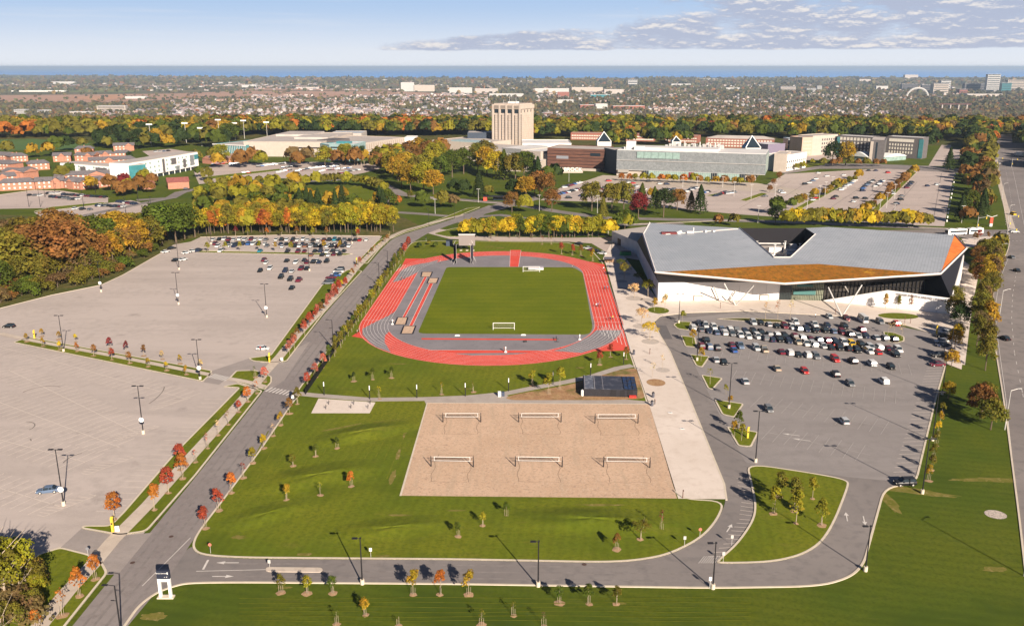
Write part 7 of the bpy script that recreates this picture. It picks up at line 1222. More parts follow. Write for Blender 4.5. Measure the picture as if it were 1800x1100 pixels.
for x, y, l in ((754, 397, 'on the grass verge where the road bends'), (799, 384, 'at the park road junction'), (816, 400, 'left of the yellow tree row')): lamp(x, y, 10, 'slim dark lamp ' + l, 'single', base=False, r=.09, grp='slim lamps by the park road')
for k, (x, y) in enumerate(((570, 695), (650, 702), (733, 700), (818, 697), (894, 688), (972, 676), (1038, 661), (1096, 641))):
    o = G(x, y); e = empty('path_light', (o.x, o.y, H), 0, 'black path light with white top, %s along the footpath from the left road' % ordn(k), 'path light', 'path lights along the footpath'); MB().tube((0, 0, 0), (0, 0, 2.6), .12).build('pole', METD, e); MB().tube((0, 0, 2.6), (0, 0, 3.9), .13, n=10).build('lens', WHITE, e); MB().tube((0, 0, 3.9), (0, 0, 4.0), .15).build('cap', METD, e)  # lens is plain white
for k, (x, y, l) in enumerate(((1800, 1012, 'bottom right edge'), (1766, 755, 'right of the big lone tree'), (1756, 560, 'beside the tall row'), (1754, 470, 'north of the tall row'), (1771, 393, 'at the street corner'), (1761, 350, 'north of the crossing'))): 
    o = G(x, y); e = empty('highway_lamp', (o.x, o.y, 0), 0, 'slender grey highway lamp at the ' + l if k == 0 else 'slender grey highway lamp ' + l, 'street lamp', 'lamps along the highway'); MB().tube((0, 0, 0), (0, 0, 10.5), .14, .08).build('pole', STEEL, e); MB().tube((0, 0, 10.4), (1.8, 0, 11), .06).box((2.2, 0, 11), (.8, .3, .14)).build('lamp_head', STEEL, e)
far_l = [(1050, 375, 11), (948, 371, 10), (765, 376, 9), (841, 356, 9), (1118, 355, 10), (1320, 350, 10), (1290, 345, 10), (1362, 350, 10), (1440, 352, 10), (1418, 372, 11), (1545, 383, 11), (1558, 366, 10), (1572, 350, 10), (1450, 345, 10), (1462, 335, 10), (1200, 330, 8), (1225, 330, 8), (1270, 330, 8), (1000, 320, 8), (592, 318, 9), (1332, 392, 10), (1570, 391, 11), (1690, 392, 10)]
far_l.sort()
for k, (x, y, h_) in enumerate(far_l): o = G(x, y); e = empty('lot_lamp', (o.x, o.y, 0), 0, 'thin pale lamp post of the campus lots, %s counting from the left' % ordn(k), 'street lamp', 'thin lamp posts of the campus lots'); MB().tube((0, 0, 0), (0, 0, h_), .16, .10, 6).build('pole', STEEL, e); MB().box((0, 0, h_), (2.4, .6, .18)).build('lamp_head', STEEL, e)
ldark = [(51, 364, 12), (71, 364, 12), (96, 337, 12), (79, 347, 12), (147, 364, 11), (174, 334, 9), (222, 380, 11), (243, 352, 10), (266, 371, 9), (343, 363, 10), (168, 340, 10)]; ldark.sort()
for k, (x, y, h_) in enumerate(ldark): o = G(x, y); e = empty('lot_lamp', (o.x, o.y, 0), 0, 'dark lamp post by the far left lots, %s counting from the left' % ordn(k), 'street lamp', 'dark lamp posts of the far left lots'); MB().tube((0, 0, 0), (0, 0, h_), .15, .10, 6).build('pole', METD, e); MB().box((0, 0, h_), (1.8, .5, .18)).build('lamp_head', METD, e)
for k, (x, y, h_) in enumerate(((266, 257, 24), (328, 254, 24), (355, 257, 20), (386, 246, 24), (414, 246, 20), (430, 244, 22), (470, 244, 20))): o = G(x, y); e = empty('floodlight_mast', (o.x, o.y, 0), 0, 'tall floodlight mast at the playing field behind the campus, %s from the left' % ordn(k), 'floodlight', 'floodlight masts'); MB().tube((0, 0, 0), (0, 0, h_), .3, .2, 6).build('pole', STEEL, e); MB().box((0, 0, h_ + .3), (7, .6, 1.4)).build('light_bank', WHITE, e)
# row of white bollards on the east lot edge
for k in range(13):
    t = k / 12; o = G(1679 - 15 * t, 308 + 82 * t); e = empty('marker_post', (o.x, o.y, 0), 0, 'white marker post on the edge of the east lot, %s from the far end' % ordn(k), 'bollard', 'white marker posts of the east lot'); MB().tube((0, 0, 0), (0, 0, 1.1), .45, n=8).build('post', WHITE, e); MB().tube((0, 0, 1.1), (0, 0, 1.25), .5, .3, 8).build('cap', WHITE, e)

# ---------------------------------------------------------------- sports equipment
NETM = mat('net_cord', (0.50, 0.48, 0.42), .8)
def goal(px0, px1, py, hd, label, z):
    a, b = G(px0, py), G(px1, py); c = (a + b) / 2; e = empty('football_goal', (c.x, c.y, z), hd, label, 'goal', 'football goals'); w_ = 3.66; r = .09; m = MB()
    m.tube((-w_, 0, 0), (-w_, 0, 2.44), r).tube((w_, 0, 0), (w_, 0, 2.44), r).tube((-w_ - r, 0, 2.44), (w_ + r, 0, 2.44), r); m.build('goal_frame', WHITE, e)
    m = MB(); [m.tube((s * w_, 0, 2.4), (s * w_, 1.9, 0.05), .05).tube((s * w_, 0, .05), (s * w_, 1.9, .05), .05) for s in (-1, 1)]; m.tube((-w_, 1.9, .05), (w_, 1.9, .05), .06); m.build('rear_frame', WHITE, e)
    m = MB()
    for k in range(23): x = -w_ + 2 * w_ * k / 22; m.tube((x, 0, 2.4), (x, 1.85, .1), .012, n=3)
    for k in range(8): t = k / 7; m.tube((-w_, 1.85 * t, 2.4 - 2.3 * t), (w_, 1.85 * t, 2.4 - 2.3 * t), .012, n=3)
    m.build('net', NETM, e); return e
goal(867, 904, 580.5, 0, 'white football goal at the near end of the pitch', H + .05); goal(919, 949, 479, 0, 'white football goal at the far end of the pitch', H + .05)
for k, (a, b) in enumerate(COURTS):
    c = (a + b) / 2; d = b - a; e = empty('volleyball_net', (c.x, c.y, H + .04), math.atan2(d.y, d.x), 'white taped beach volleyball net, %s court of the %s row' % (['left', 'middle', 'right'][k % 3], ['far', 'near'][k // 3]), 'volleyball net', 'beach volleyball nets'); w_ = d.length / 2
    for s in (-1, 1): MB().tube((s * (w_ + .75), 0, 0), (s * (w_ + .75), 0, 2.6), .08).tube((s * (w_ + .75), 0, .1), (s * (w_ + .75), 0, 1.7), .13).build('post', METD, e); MB().tube((s * w_, 0, 2.4), (s * (w_ + .75), 0, 2.45), .02, n=4).tube((s * w_, 0, 1.5), (s * (w_ + .75), 0, 1.5), .02, n=4).build('tie_cord', WLINE, e)
    MB().box((0, 0, 2.42), (2 * w_, .03, .085)).box((0, 0, 1.50), (2 * w_, .03, .07)).box((-w_, 0, 1.96), (.08, .034, 1.02)).box((w_, 0, 1.96), (.08, .034, 1.02)).build('tape', WHITE, e)
    m = MB(); [m.box((-w_ + 2 * w_ * j / 56, 0, 1.96), (.012, .012, .85)) for j in range(1, 56)]; [m.box((0, 0, 1.55 + .1 * j), (2 * w_, .012, .012)) for j in range(9)]; m.build('net', METD, e)
# throwing cage and scoreboard
cg = G(814, 463); e = empty('throwing_cage', (cg.x, cg.y, H), 0, 'tall dark netted throwing cage with white posts at the far end of the turf', 'sports cage'); NETD = mat('cage_netting', (0.02, 0.018, 0.03), .9)
def netp(p, q, h_, parent=e):
    m = MB(); n = 14
    for k in range(n + 1): t = k / n; m.tube((p[0] + (q[0] - p[0]) * t, p[1] + (q[1] - p[1]) * t, .05), (p[0] + (q[0] - p[0]) * t, p[1] + (q[1] - p[1]) * t, h_), .09, n=3)
    for k in range(int(h_ / .3)): m.tube((p[0], p[1], .1 + k * .3), (q[0], q[1], .1 + k * .3), .07, n=3)
    m.build('netting', NETD, parent)
for p, q in (((-3.0, -1.2), (-4.4, 2.5)), ((-4.4, 2.5), (-4.2, 6.5)), ((3.6, -1.0), (4.6, 2.5)), ((4.6, 2.5), (4.2, 6.5))): netp(p, q, 8.2)
for x, y in ((-3.0, -1.2), (-4.4, 2.5), (-4.2, 6.5), (3.6, -1.0), (4.6, 2.5), (4.2, 6.5)): MB().tube((x, y, 0), (x, y, 8.6), .07).tube((x, y, 8.6), (x + (.6 if x < 0 else -.6), y, 9.3), .06).tube((x, y, 2.6), (x + (-1.4 if x < 0 else 1.4), y - 1.5, 0), .045).build('post', STEEL, e)
sb = G(821, 441); e = empty('scoreboard', (sb.x, sb.y, H), 0, 'large blank pale grey scoreboard on posts behind the throwing cage', 'scoreboard'); hb = ZH(413, sb.y); lb = ZH(432, sb.y)
MB().box((0, 0, (hb + lb) / 2), (8.0, .6, hb - lb)).build('panel', mat('scoreboard_grey', (0.22, 0.195, 0.18), .7, .05, .5), e); MB().box((0, 0, hb + .12), (8.3, .9, .25)).build('top_trim', WHITE, e)
for x in (-3, 0, 3): MB().tube((x, .1, 0), (x, .1, lb), .18).tube((x, .1, lb * .5), (x - 1.6, .1, lb), .08, n=5).build('post', METD, e); MB().box((x, .1, .15), (1.2, 1, .3)).build('footing', KERB, e)
o = G(790, 432); e = empty('storage_bin', (o.x, o.y, H), 0, 'dark blue storage container on the lawn left of the scoreboard', 'container'); MB().box((0, 0, 1.3), (3.2, 3.0, 2.6)).build('body', mat('navy_steel', (0.05, .065, .10), .5), e); MB().box((0, 0, 2.68), (3.4, 3.2, .14)).build('lid', METD, e)
o = G(942, 474); e = empty('team_shelter', (o.x, o.y, H + .04), 0, 'long pale mat cover beside the far goal', 'shelter'); MB().box((0, 0, .6), (6.8, 2.6, 1.2)).build('cover', mat('pale_lilac_vinyl', (0.36, 0.34, 0.38), .7), e); MB().box((0, -1.32, .3), (6.6, .08, .5)).build('end_flap', WHITE, e)
for x, y, l in ((804, 591, 'white board lying by the near touchline'), (920, 590, 'small white board near the near goal')): o = G(x, y); e = empty('takeoff_board', (o.x, o.y, H + .05), 0, l, 'board', 'white boards beside the turf'); MB().box((0, 0, .1), (1.7, .7, .2)).build('board', WHITE, e); MB().box((0, .2, .25), (1.2, .3, .12)).build('cushion', ROOFW, e)
for x, y, l in ((1019, 598, 'white wind sock stand on the grey apron, right'), (889, 620, 'white steeplechase post by the water jump'), (690, 571, 'white stand at the left bend')): o = G(x, y); e = empty('event_stand', (o.x, o.y, H + .04), 0, l, 'stand', 'white event stands'); MB().tube((0, 0, 0), (0, 0, 1.8), .09).build('pole', WHITE, e); MB().box((0, 0, .15), (.8, .6, .3)).box((0, 0, 1.6), (.3, .2, .5)).build('base', WHITE, e)
o = G(978, 599); e = empty('hurdle_frame', (o.x, o.y, H + .04), 0, 'dark hurdle frame at the right end of the near runway', 'hurdle'); MB().tube((0, -1.6, 0), (0, -1.6, 1.0), .08).tube((0, 1.6, 0), (0, 1.6, 1), .08).build('leg', METD, e); MB().box((0, 0, 1.0), (.12, 3.4, .12)).box((0, -1.6, .05), (1.6, .2, .08)).box((0, 1.6, .05), (1.6, .2, .08)).build('bar', METD, e)
o = G(923, 602); e = empty('equipment_bag', (o.x, o.y, H + .04), 0, 'small black equipment bag on the grey apron', 'bag'); MB().box((0, 0, .25), (1.3, .6, .5), .3, taper=.8).build('bag', METD, e); MB().tube((-.3, 0, .5), (.3, 0, .55), .05).build('strap', TYRE, e)
# fence of the track
fp = GP([(537, 694), (560, 660), (610, 587), (655, 521), (700, 455), (722, 428)]); e = empty('track_fence', fp[0], 0, 'long black screened fence between the hedge row and the track', 'fence')
m = MB(); pm_ = MB()
for a, b in zip(fp, fp[1:]):
    a, b = a - fp[0], b - fp[0]; n = max(1, int((b - a).length / 3)); L2 = (b - a).length; c = (a + b) / 2; m.box((c.x, c.y, H + .85), (L2, .06, 1.7), math.atan2((b - a).y, (b - a).x))
    for k in range(n): p = a.lerp(b, k / n); pm_.tube((p.x, p.y, H), (p.x, p.y, H + 1.85), .05, n=5)
m.build('screen', BLACK, e); pm_.build('post_line', METD, e)
# kiosk of black containers
a, b = G(1026, 697), G(1120, 699); d = b - a; W_ = d.length; e = empty('container_kiosk', a, math.atan2(d.y, d.x), 'black flat roofed container kiosk by the sand courts', 'kiosk'); Hk = ZH(683.5, a.y); Dk = G(1026, 660, Hk).y - a.y
CONTM = mat('black_container', (0.022, 0.021, 0.026), .6, .15, 1)
MB().box((W_ / 2, Dk / 2, (Hk + H) / 2), (W_, Dk, Hk - H)).build('wall', CONTM, e)
m = MB(); [m.box((W_ * (k + .5) / 46, -.05, (Hk + H) / 2), (.10, .1, Hk - H - .1)) for k in range(46)]; [m.box((-.05, Dk * (k + .5) / 20, (Hk + H) / 2), (.1, .1, Hk - H - .1)) for k in range(20)]; m.build('rib', mat('container_rib', (0.045, .043, .05), .6), e)
m = MB(); rr_ = random.Random(5)
m.box((W_ * .37, Dk / 2, Hk + .03), (W_ * .74, Dk - .1, .1)); m.build('roof', layered('dark_roofing', [((0.04, 0.045, 0.065), 0, 0, 0), ((0.10, .105, .13), .5, .5, .68), ((0.03, .03, .045), 2, .5, .7)], .6, .4), e)
MB().box((W_ * .10, Dk * .5, Hk + .12), (W_ * .17, Dk * .94, .06)).build('roof_cover', layered('silver_cover', [((0.10, .11, .14), 0, 0, 0), ((0.24, .25, .28), .9, .52, .62)], .5, .4), e)
MB().box((W_ * .205, Dk * .5, Hk + .14), (.18, Dk * .98, .12)).box((W_ * .36, Dk * .5, Hk + .12), (.12, Dk * .98, .1)).box((W_ * .02, Dk * .5, Hk + .14), (.15, Dk, .12)).build('roof_seam', mat('grey_seam', (.30, .29, .31), .6), e)
m = MB()
for i in range(3):
    for j in range(4): m.box((W_ * (.79 + .08 * i), Dk * (.14 + .24 * j), Hk + .12), (W_ * .07, Dk * .20, .1))
m.build('blue_panel', layered('blue_tarp', [((0.012, 0.035, 0.10), 0, 0, 0), ((0.03, .028, .035), .9, .48, .55)], .4, .5), e); MB().box((W_ * .915, -.4, H + .35), (1.9, .7, .6)).build('red_locker', mat('red_enamel', (.55, .04, .03), .5), e)
m = MB(); [m.box((W_ * f, -.08, H + 1.1), (1.5, .06, 1.9)) for f in (.55, .72, .86)]; m.build('door', METD, e)
for x, y, l in ((1023.5, 696, 'white water tank at the left corner of the black kiosk'),): o = G(x, y); e = empty('water_tank', (o.x, o.y, H), 0, l, 'tank'); MB().tube((0, 0, 0), (0, 0, 1.5), .42, n=14).build('tank', WHITE, e); MB().tube((0, 0, 1.5), (0, 0, 1.75), .42, .15, 14).build('lid', WHITE, e)
o = G(880, 697); e = empty('waste_station', (o.x, o.y, H), .2, 'white and navy bin station where the footpath widens', 'bin'); MB().box((-.35, 0, .7), (.8, .8, 1.4)).build('white_bin', WHITE, e); MB().box((.6, .1, .6), (.9, .9, 1.2)).build('navy_bin', MATS['navy_steel'], e)
for x, y, l in ((1114, 624, 'dark grey pillar bin at the track corner on the plaza'), (1148, 699, 'dark pillar bin on the plaza beside the kiosk'), (1146, 714, 'dark pillar with a red stripe at the corner of the sand courts')): o = G(x, y); e = empty('pillar_bin', (o.x, o.y, H), 0, l, 'bin', 'dark pillar bins on the plaza'); MB().tube((0, 0, 0), (0, 0, 1.35), .38, n=12).build('body', mat('slate', (.09, .09, .11), .6), e); MB().tube((0, 0, 1.35), (0, 0, 1.6), .40, .2, 12).build('lid', METD, e)
for x, y, l in ((1142, 623, 'on the plaza right of the track corner'), (1200, 876, 'at the bottom corner of the sand courts'), (1266, 543, 'before the white front wall'), (1468, 554, 'left of the right inclined columns'), (1590, 568, 'near the oval bed'), (1600, 569, 'right of the oval bed')): o = G(x, y); e = empty('bollard', (o.x, o.y, H), 0, 'dark metal bollard light ' + l, 'bollard', 'bollard lights on the plaza'); MB().tube((0, 0, 0), (0, 0, 1.9 if y > 600 else 2.4), .09).build('post', mat('corten', (.14, .06, .04), .8), e); MB().box((.08, 0, 1.7 if y > 600 else 2.2), (.18, .12, .3)).build('lamp', METD, e)
for k, (x, y, l) in enumerate(((578, 712, 'upper left'), (573, 720, 'lower left'), (622, 712, 'upper middle'), (617, 719, 'lower middle'), (651, 711, 'upper right'), (647, 719, 'lower right'))):
    o = G(x, y); e = empty('bike_rack', (o.x, o.y, H), R(60), 'thin dark bike rack post, %s on the pale pad' % l, 'bike rack', 'bike rack posts on the pale pad'); MB().tube((0, 0, 0), (0, 0, 1.35), .05).build('post', METD, e); MB().tube((-.35, 0, .9), (.35, 0, .9), .04).tube((-.35, 0, .9), (0, 0, .35), .03, n=5).tube((.35, 0, .9), (0, 0, .35), .03, n=5).build('hoop', METD, e)
# yellow help pillars
for k, (x, y, h_, l) in enumerate(((199, 935, 3.0, 'beside the orange tree at the lot entrance'), (61, 595, 2.6, 'at the left end of the planted strip'), (474, 637, 2.8, 'at the tip of the grass by the white hatchback'), (627, 464, 2.6, 'at the upper lot entrance'), (1314, 770, 2.6, 'on the lower island of the right lot'), (1646, 587, 2.6, 'at the building end of the right lot'))):
    o = G(x, y); e = empty('help_pillar', (o.x, o.y, H if k != 4 else H), 0, 'yellow payment pillar ' + l, 'pillar', 'yellow payment pillars'); MB().box((0, 0, h_ / 2), (.42, .42, h_)).build('pillar', YEL, e); MB().box((.1, 0, h_ + .12), (.5, .3, .24)).build('head', YEL, e); MB().box((0, -.225, h_ * .6), (.26, .03, .4)).build('screen', METD, e)
o = G(206.5, 935); e = empty('notice_board', (o.x, o.y, H), .2, 'white slanted notice board at the foot of the yellow pillar by the lot entrance', 'board'); MB().box((0, 0, .65), (.85, .12, 1.15), taper=.9).build('board', WHITE, e); MB().box((0, .3, .3), (.7, .06, .6)).build('stay', WHITE, e)
# signs
def sign(px, py, h_, m_, shape, label, face=0, s=.34):
    o = G(px, py); e = empty('road_sign', (o.x, o.y, 0), face, label, 'sign', 'small road signs'); MB().tube((0, 0, 0), (0, 0, h_), .04, n=6).build('post', STEEL, e)
    if shape == 'disc': MB().tube((0, -.05, h_ - s), (0, -.09, h_ - s), s, n=8).build('plate', m_, e)
    else: MB().box((0, -.06, h_ - s), (s * 1.5, .04, s * 2)).build('plate', m_, e)
PKS = mat('stop_sign_back', (0.55, 0.16, 0.11), .6)
sign(370.5, 973, 2.3, PKS, 'disc', 'reddish stop sign at the access road corner'); sign(652, 980, 2.1, WHITE, 'box', 'white rectangular sign on the lawn above the access road'); sign(1230, 945, 2.2, PKS, 'disc', 'stop sign on the lawn where the loop road bends'); sign(1203, 960, 2.2, STEEL, 'box', 'thin sign post left of the stop sign at the loop bend'); sign(1286, 958, 2.2, STEEL, 'box', 'small sign on the striped stalls of the loop bend'); sign(1271, 988, 2.2, STEEL, 'box', 'grey sign at the lawn island tip'); sign(156, 981, 2.4, mat('sign_back_grey', (.2, .2, .22), .6), 'disc', 'grey round sign at the lot exit'); sign(474, 997, 1.6, STEEL, 'box', 'small sign on the median of the access road'); sign(496, 638, 1.8, WHITE, 'box', 'white sign at the kerb of the left road entrance', s=.5); sign(515, 706, 2.0, WHITE, 'box', 'white sign at the footpath start', s=.5); sign(749, 425, 2.6, METD, 'box', 'dark sign where the cross street meets the left road'); sign(1006, 417, 3.2, WHITE, 'disc', 'white disc sign on the cross street')
island('median', rnd(GP([(467, 997), (567, 998), (567, 1006), (467, 1005)]), .9, 3), H, CONC)
# entrance sign
a, b = G(281, 1050), G(303, 1049); c = (a + b) / 2; e = empty('entrance_sign', (c.x, c.y, 0), 0, 'tall entrance sign with dark panel on a white frame beside the road junction', 'sign'); Ht = 5.2; w_ = (b - a).length / 2 * 1.0
MB().box((-w_ + .2, 0, Ht * .36), (.42, .5, Ht * .72)).box((w_ - .2, 0, Ht * .36), (.42, .5, Ht * .72)).box((0, 0, Ht * .665), (2 * w_, .56, .45)).build('frame', WHITE, e); MB().box((0, 0, .12), (2 * w_ + .7, 1.0, .24)).build('base', KERB, e); MB().box((0, 0, Ht * .87), (2 * w_ + .1, .5, Ht * .30)).build('panel', mat('sign_blue_black', (.025, .03, .05), .5), e)
text('lettering', 'Brock University', .30, WHITE, e, (-.15, -.28, Ht * .93), (R(90), 0, 0), .01); text('pictogram', '<  P', .34, WHITE, e, (.45, -.28, Ht * .79), (R(90), 0, 0), .01); MB().box((w_ - .25, -.27, Ht * .93), (.18, .04, .4)).build('white_bar', WHITE, e)  # plain white bar beside the lettering
# spotted small fittings
for x, y, l in ((1178, 726, 'beside the sand courts'), (1199, 754, 'lower on the plaza')): o = G(x, y); e = empty('floor_hatch', (o.x, o.y, H + .01), 0, 'small pale floor hatch ' + l, 'hatch', 'floor hatches'); MB().box((0, 0, .03), (1.1, .9, .06)).build('cover', ROOFW, e); MB().box((0, 0, .07), (.25, .2, .04)).build('handle', METD, e)
for x, y, l in ((275, 916, 'on the left road near the lot entrance'), (233, 989, 'on the left road in the junction'), (301, 943, 'on the left road above the junction'), (1027, 992, 'on the access road by the upper kerb')): o = G(x, y); tag(sheet('manhole', [(o.x + .45 * math.cos(k * .5236), o.y + .45 * math.sin(k * .5236)) for k in range(12)], zA + .06, mat('cast_iron', (.09, .055, .045), .8)), 'rusty manhole cover ' + l, 'manhole')
for o in list(COL.objects):
    if o.name.startswith('manhole'): 
        if 'kind' in o: del o['kind']
for k in range(6):
    x = 1398 + k * 2.4; o = G(x + 226, 574 + k * .4); e = empty('bicycle', (o.x, o.y, H), R(80), 'dark bicycle in the rack by the plaza corner, %s from the left' % ordn(k), 'bicycle', 'bicycles in the plaza rack')
    for s in (-.5, .5): m = MB(); [m.tube((s + .32 * math.cos(a_ * .628), 0, .34 + .32 * math.sin(a_ * .628)), (s + .32 * math.cos((a_ + 1) * .628), 0, .34 + .32 * math.sin((a_ + 1) * .628)), .025, n=4) for a_ in range(10)]; m.build('wheel', TYRE, e)
    MB().tube((-.5, 0, .34), (-.1, 0, .8), .02, n=4).tube((-.1, 0, .8), (.4, 0, .8), .02, n=4).tube((.5, 0, .34), (.38, 0, .95), .02, n=4).tube((.4, 0, .8), (0, 0, .34), .02, n=4).tube((-.5, 0, .34), (0, 0, .34), .02, n=4).build('frame', METD, e); MB().box((-.12, 0, .9), (.25, .12, .06)).build('saddle', TYRE, e)
# traffic signals and street furniture at the highway crossing
for x, y, l in ((1768, 428, 'near corner of the highway crossing'), (1773, 402, 'far corner of the highway crossing'), (1717, 405, 'beside the bus'), (1752, 292, 'far up the highway on the left'), (1778, 294, 'far up the highway on the right')): o = G(x, y); e = empty('traffic_signal', (o.x, o.y, 0), R(10), 'grey traffic signal mast at the ' + l if 'corner' in l else 'grey traffic signal mast ' + l, 'traffic light', 'traffic signal masts'); MB().tube((0, 0, 0), (0, 0, 8), .15, .1, 6).tube((0, 0, 7), (5.5, 0, 7.4), .08, n=5).build('mast', STEEL, e); MB().box((4.8, -.2, 6.9), (.45, .35, 1.2)).box((.3, -.2, 3), (.4, .35, 1.1)).build('signal_head', YEL, e)
o = G(1741, 398); e = empty('gateway_totem', (o.x, o.y, 0), 0, 'red totem with a white winged top on the lawn by the street corner', 'sign'); MB().box((0, 0, 3.4), (1.8, .8, 3.4)).build('panel', mat('totem_red', (.42, .07, .03), .6), e); MB().box((0, 0, .85), (1.6, .9, 1.7)).build('base', ROOFW, e); MB().add([(-3, 0, 6.2), (0, 0, 5.2), (3, 0, 6.2), (-3, .3, 6.3), (0, .3, 5.3), (3, .3, 6.3), (-3, 0, 6.5), (0, 0, 5.5), (3, 0, 6.5)], [(0, 1, 7, 6), (1, 2, 8, 7), (3, 4, 7, 6), (4, 5, 8, 7), (0, 1, 4, 3), (1, 2, 5, 4)]).build('wing', ROOFW, e)
o = G(870, 353); e = empty('bus_shelter', (o.x, o.y, 0), R(-5), 'small dark bus shelter with a red end at the park road', 'shelter'); MB().box((0, 0, 3.1), (16, 5, .4)).build('roof', METD, e); MB().box((3, 1.5, 1.5), (9, .3, 3)).build('rear_wall', GLASS, e); MB().box((-6.5, 0, 1.6), (2.4, 4, 3.1)).build('end_wall', mat('shelter_red', (.5, .08, .05), .6), e)
# small wooden crate shelter by the plaza edge
a, b = G(1063, 464), G(1081, 464); e = empty('plaza_pavilion', a, 0, 'small dark boxy pavilion at the top corner of the plaza', 'pavilion'); w_ = (b - a).length; MB().box((w_ / 2, 1.6, 2.5), (w_, 3.4, .25)).build('roof', mat('pavilion_grey', (.10, .10, .13), .6), e); m = MB(); [m.box((x, y, 1.2), (.2, .2, 2.4)) for x in (.1, w_ / 2, w_ - .1) for y in (0.1, 3.1)]; m.build('post', METD, e); MB().box((w_ / 2, 3.0, 1.2), (w_ - .4, .1, 2.2)).build('rear_wall', mat('shelf_wood', (.25, .16, .10), .8, .4, 3), e)
MB_ = [(1131, 446, 'green')]
o = G(1096, 449); e = empty('waste_container', (o.x, o.y, H), R(8), 'large green waste container in the shade of the sports centre, left one', 'container', 'green waste containers'); MB().box((0, 0, .9), (3.4, 2.0, 1.8), taper=.9).build('body', mat('green_steel', (.02, .22, .07), .6), e); MB().box((0, 0, 1.86), (3.2, 1.9, .12)).build('lid', METD, e)
o = G(1103, 449); e2 = empty('waste_container', (o.x, o.y, H), R(8), 'large green waste container in the shade of the sports centre, right one', 'container', 'green waste containers')
for ch in list(e.children): c = ch.copy(); COL.objects.link(c); c.parent = e2

# ---------------------------------------------------------------- people
SKIN = mat('skin', (0.45, 0.25, 0.17), .6); HAIR = mat('dark_hair', (0.03, 0.02, 0.015), .8)
def person_mesh(pose):
    P = {}; E = []
    def add(k, p, par=None, r=.05): P[k] = (p, r); (E.append((par, k)) if par else None)
    run = pose == 'run'; z = .93
    add('hip', (0, 0, z), None, .14); add('waist', (0, 0, z + .17), 'hip', .12); add('chest', (.02, 0, z + .40), 'waist', .15); add('neck', (.03, 0, z + .56), 'chest', .055); add('head', (.05, 0, z + .70), 'neck', .095); add('crown', (.05, 0, z + .80), 'head', .08)
    for s, n in ((1, 'l'), (-1, 'r')):
        f = s if run else 0
        add('hj' + n, (0, .10 * s, z - .04), 'hip', .09); add('kn' + n, ((.28 if f > 0 else (-.05 if f < 0 else .02)), .11 * s, z - .43 + (.10 if f > 0 else 0)), 'hj' + n, .062); add('an' + n, ((.12 if f > 0 else (-.42 if f < 0 else 0)), .11 * s, .10 + (.0 if f > 0 else (.28 if f < 0 else 0))), 'kn' + n, .042); add('ft' + n, (P['an' + n][0][0] + .17, .12 * s, P['an' + n][0][2] - .05), 'an' + n, .038)
        add('sh' + n, (.02, .19 * s, z + .47), 'chest', .06); add('el' + n, ((-.18 if f > 0 else (.08 if f < 0 else -.02)), .25 * s, z + .20), 'sh' + n, .042); add('ha' + n, ((-.02 if f > 0 else (.30 if f < 0 else .05)), .24 * s, z + (.10 if run else -.05) + (.15 if f < 0 else 0)), 'el' + n, .036); add('fi' + n, (P['ha' + n][0][0] + .05, P['ha' + n][0][1], P['ha' + n][0][2] - .07), 'ha' + n, .026)
    ks = list(P); me = bpy.data.meshes.new('p'); me.from_pydata([P[k][0] for k in ks], [(ks.index(a), ks.index(b)) for a, b in E], []); o = bpy.data.objects.new('p', me); COL.objects.link(o)
    sk = o.modifiers.new('s', 'SKIN'); o.modifiers.new('u', 'SUBSURF').levels = 1
    lay = me.skin_vertices[0] if me.skin_vertices else None
    for i, k in enumerate(ks): lay.data[i].radius = (P[k][1], P[k][1] * (1.25 if k in ('hip', 'chest', 'waist') else 1))
    lay.data[0].use_root = True
    dg = bpy.context.evaluated_depsgraph_get(); m2 = bpy.data.meshes.new_from_object(o.evaluated_get(dg)); bpy.data.objects.remove(o); m2.name = 'body'
    m2.materials.clear(); [m2.materials.append(m) for m in (SKIN, PAINTO, mat('dark_trousers', (.02, .022, .03), .8))]
    for p in m2.polygons:
        c = p.center; r_ = abs(c.y); p.material_index = 1 if (z + .05 < c.z < z + .53 and r_ < .235) else (2 if (.08 < c.z <= z + .06 and r_ < .2) else 0)
    return m2
PM = {k: person_mesh(k) for k in ('stand', 'run')}
hm_ = MB(); hm_.add([(.05 + .10 * math.cos(a) * math.cos(b), .10 * math.sin(a) * math.cos(b), 1.66 + .115 * math.sin(b)) for b in (.05, .6, 1.1, 1.5) for a in [k * .7854 for k in range(8)]], [(i * 8 + k, i * 8 + (k + 1) % 8, (i + 1) * 8 + (k + 1) % 8, (i + 1) * 8 + k) for i in range(3) for k in range(8)] + [tuple(range(24, 32))]); HAIRM = hm_.mesh('hair', HAIR)
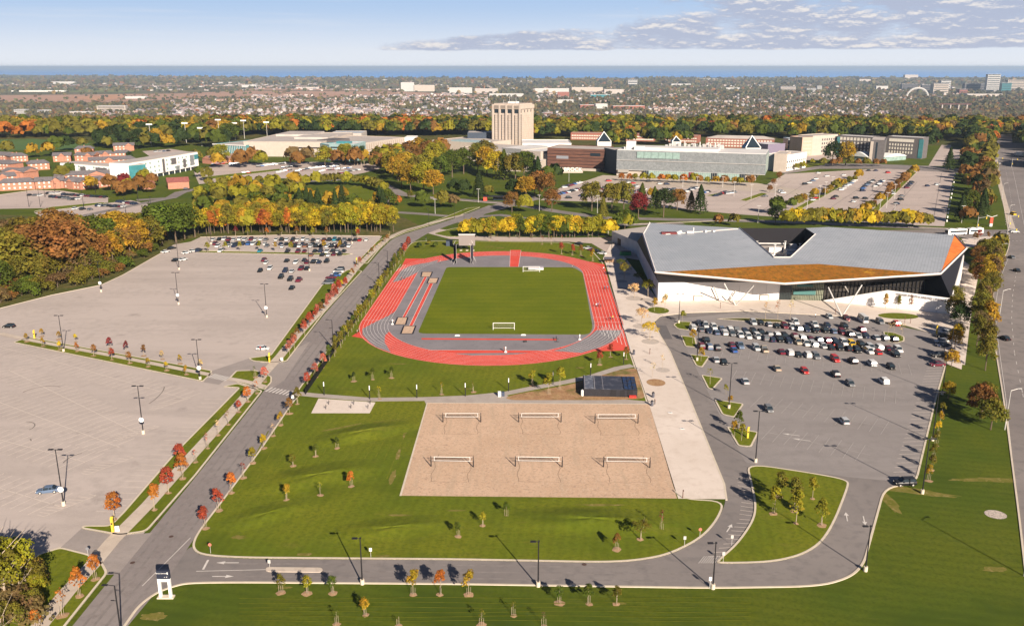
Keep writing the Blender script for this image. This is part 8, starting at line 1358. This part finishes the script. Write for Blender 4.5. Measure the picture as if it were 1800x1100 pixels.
for x, y, pose, c, hd, l in ((1063, 510, 'run', (.06, .07, .12), 90, 'runner in dark shirt, left of the pair on the upper straight'), (1068, 510, 'run', (.10, .14, .25), 90, 'runner in blue shirt, right of the pair on the upper straight'), (1048, 541, 'run', (.6, .6, .62), 90, 'person in white shirt, left in the group halfway down the right straight'), (1051, 540, 'run', (.12, .16, .3), 90, 'person in blue shirt in the middle of the right straight'), (1056, 541, 'stand', (.25, .02, .02), 90, 'person in dark red shirt at the right of the group on the straight'), (1073, 565, 'run', (.03, .03, .04), 90, 'runner in black shirt on the lower right straight'), (1077, 563, 'run', (.62, .40, .06), 90, 'runner in yellow shirt on the lower right straight'), (1044, 571, 'stand', (.02, .02, .03), 180, 'person in black at the inner edge of the right bend'), (1058, 578, 'stand', (.55, .10, .08), 180, 'person in reddish shirt at the start of the grey bend'), (1061, 476, 'run', (.7, .7, .7), 90, 'person in white at the top of the right straight'), (1006, 473, 'stand', (.75, .75, .74), 0, 'person in white standing at the far corner of the turf'), (774, 464, 'stand', (.75, .75, .74), 0, 'person in white standing left of the throwing cage'), (692, 570, 'stand', (.72, .72, .72), 0, 'person in white at the inner left bend'), (706, 494, 'run', (.2, .02, .02), 60, 'runner in dark red on the left straight'), (712, 492, 'run', (.05, .03, .05), 60, 'runner in black on the left straight'), (628, 588, 'stand', (.7, .7, .7), 0, 'person in white at the left flare of the track'), (631, 585, 'stand', (.1, .1, .14), 0, 'person in dark clothes at the left flare of the track'), (886, 619, 'stand', (.3, .02, .03), 0, 'person in dark red by the steeplechase post'), (1151, 712, 'stand', (.06, .05, .07), 200, 'person in dark clothes at the corner of the sand courts'), (1466, 613, 'stand', (.6, .05, .04), 90, 'person in red walking behind the near cars of the right lot'), (1492, 570, 'stand', (.6, .3, .25), 90, 'person in pink walking near the white minibus'), (1433, 559, 'stand', (.7, .7, .7), 90, 'person in white standing before the entrance lane'), (458, 617, 'stand', (.35, .03, .05), 90, 'person in red beside the white hatchback at the grass end')):
    p = G(x, y); e = empty('person', (p.x, p.y, H + .04 if x < 1160 and x > 600 else .06), R(hd), l, 'person', None); o = link('body', PM[pose], e); o.color = c + (1,); link('hair', HAIRM, e)
# ---------------------------------------------------------------- haze
hz_ = MB().box((0, 60000, 7), (340000, 210000, 196)); hz_ = hz_.build('haze', []) if False else mesh_obj('haze', MB().box((0, 43000, 8), (310000, 92000, 184)).v, MB().box((0, 0, 0), (1, 1, 1)).f, [])
hm2 = bpy.data.materials.new('haze_air'); hm2.use_nodes = True; n = hm2.node_tree.nodes; n.remove(n['Principled BSDF']); pv = n.new('ShaderNodeVolumePrincipled'); pv.inputs['Color'].default_value = (0.60, 0.78, 1.0, 1); pv.inputs['Density'].default_value = 4.4e-5; pv.inputs['Anisotropy'].default_value = 0.1
hm2.node_tree.links.new(pv.outputs[0], n['Material Output'].inputs['Volume']); hz_.data.materials.append(hm2); tag(hz_, 'thin pale air haze over the whole landscape', 'haze', kind='stuff')
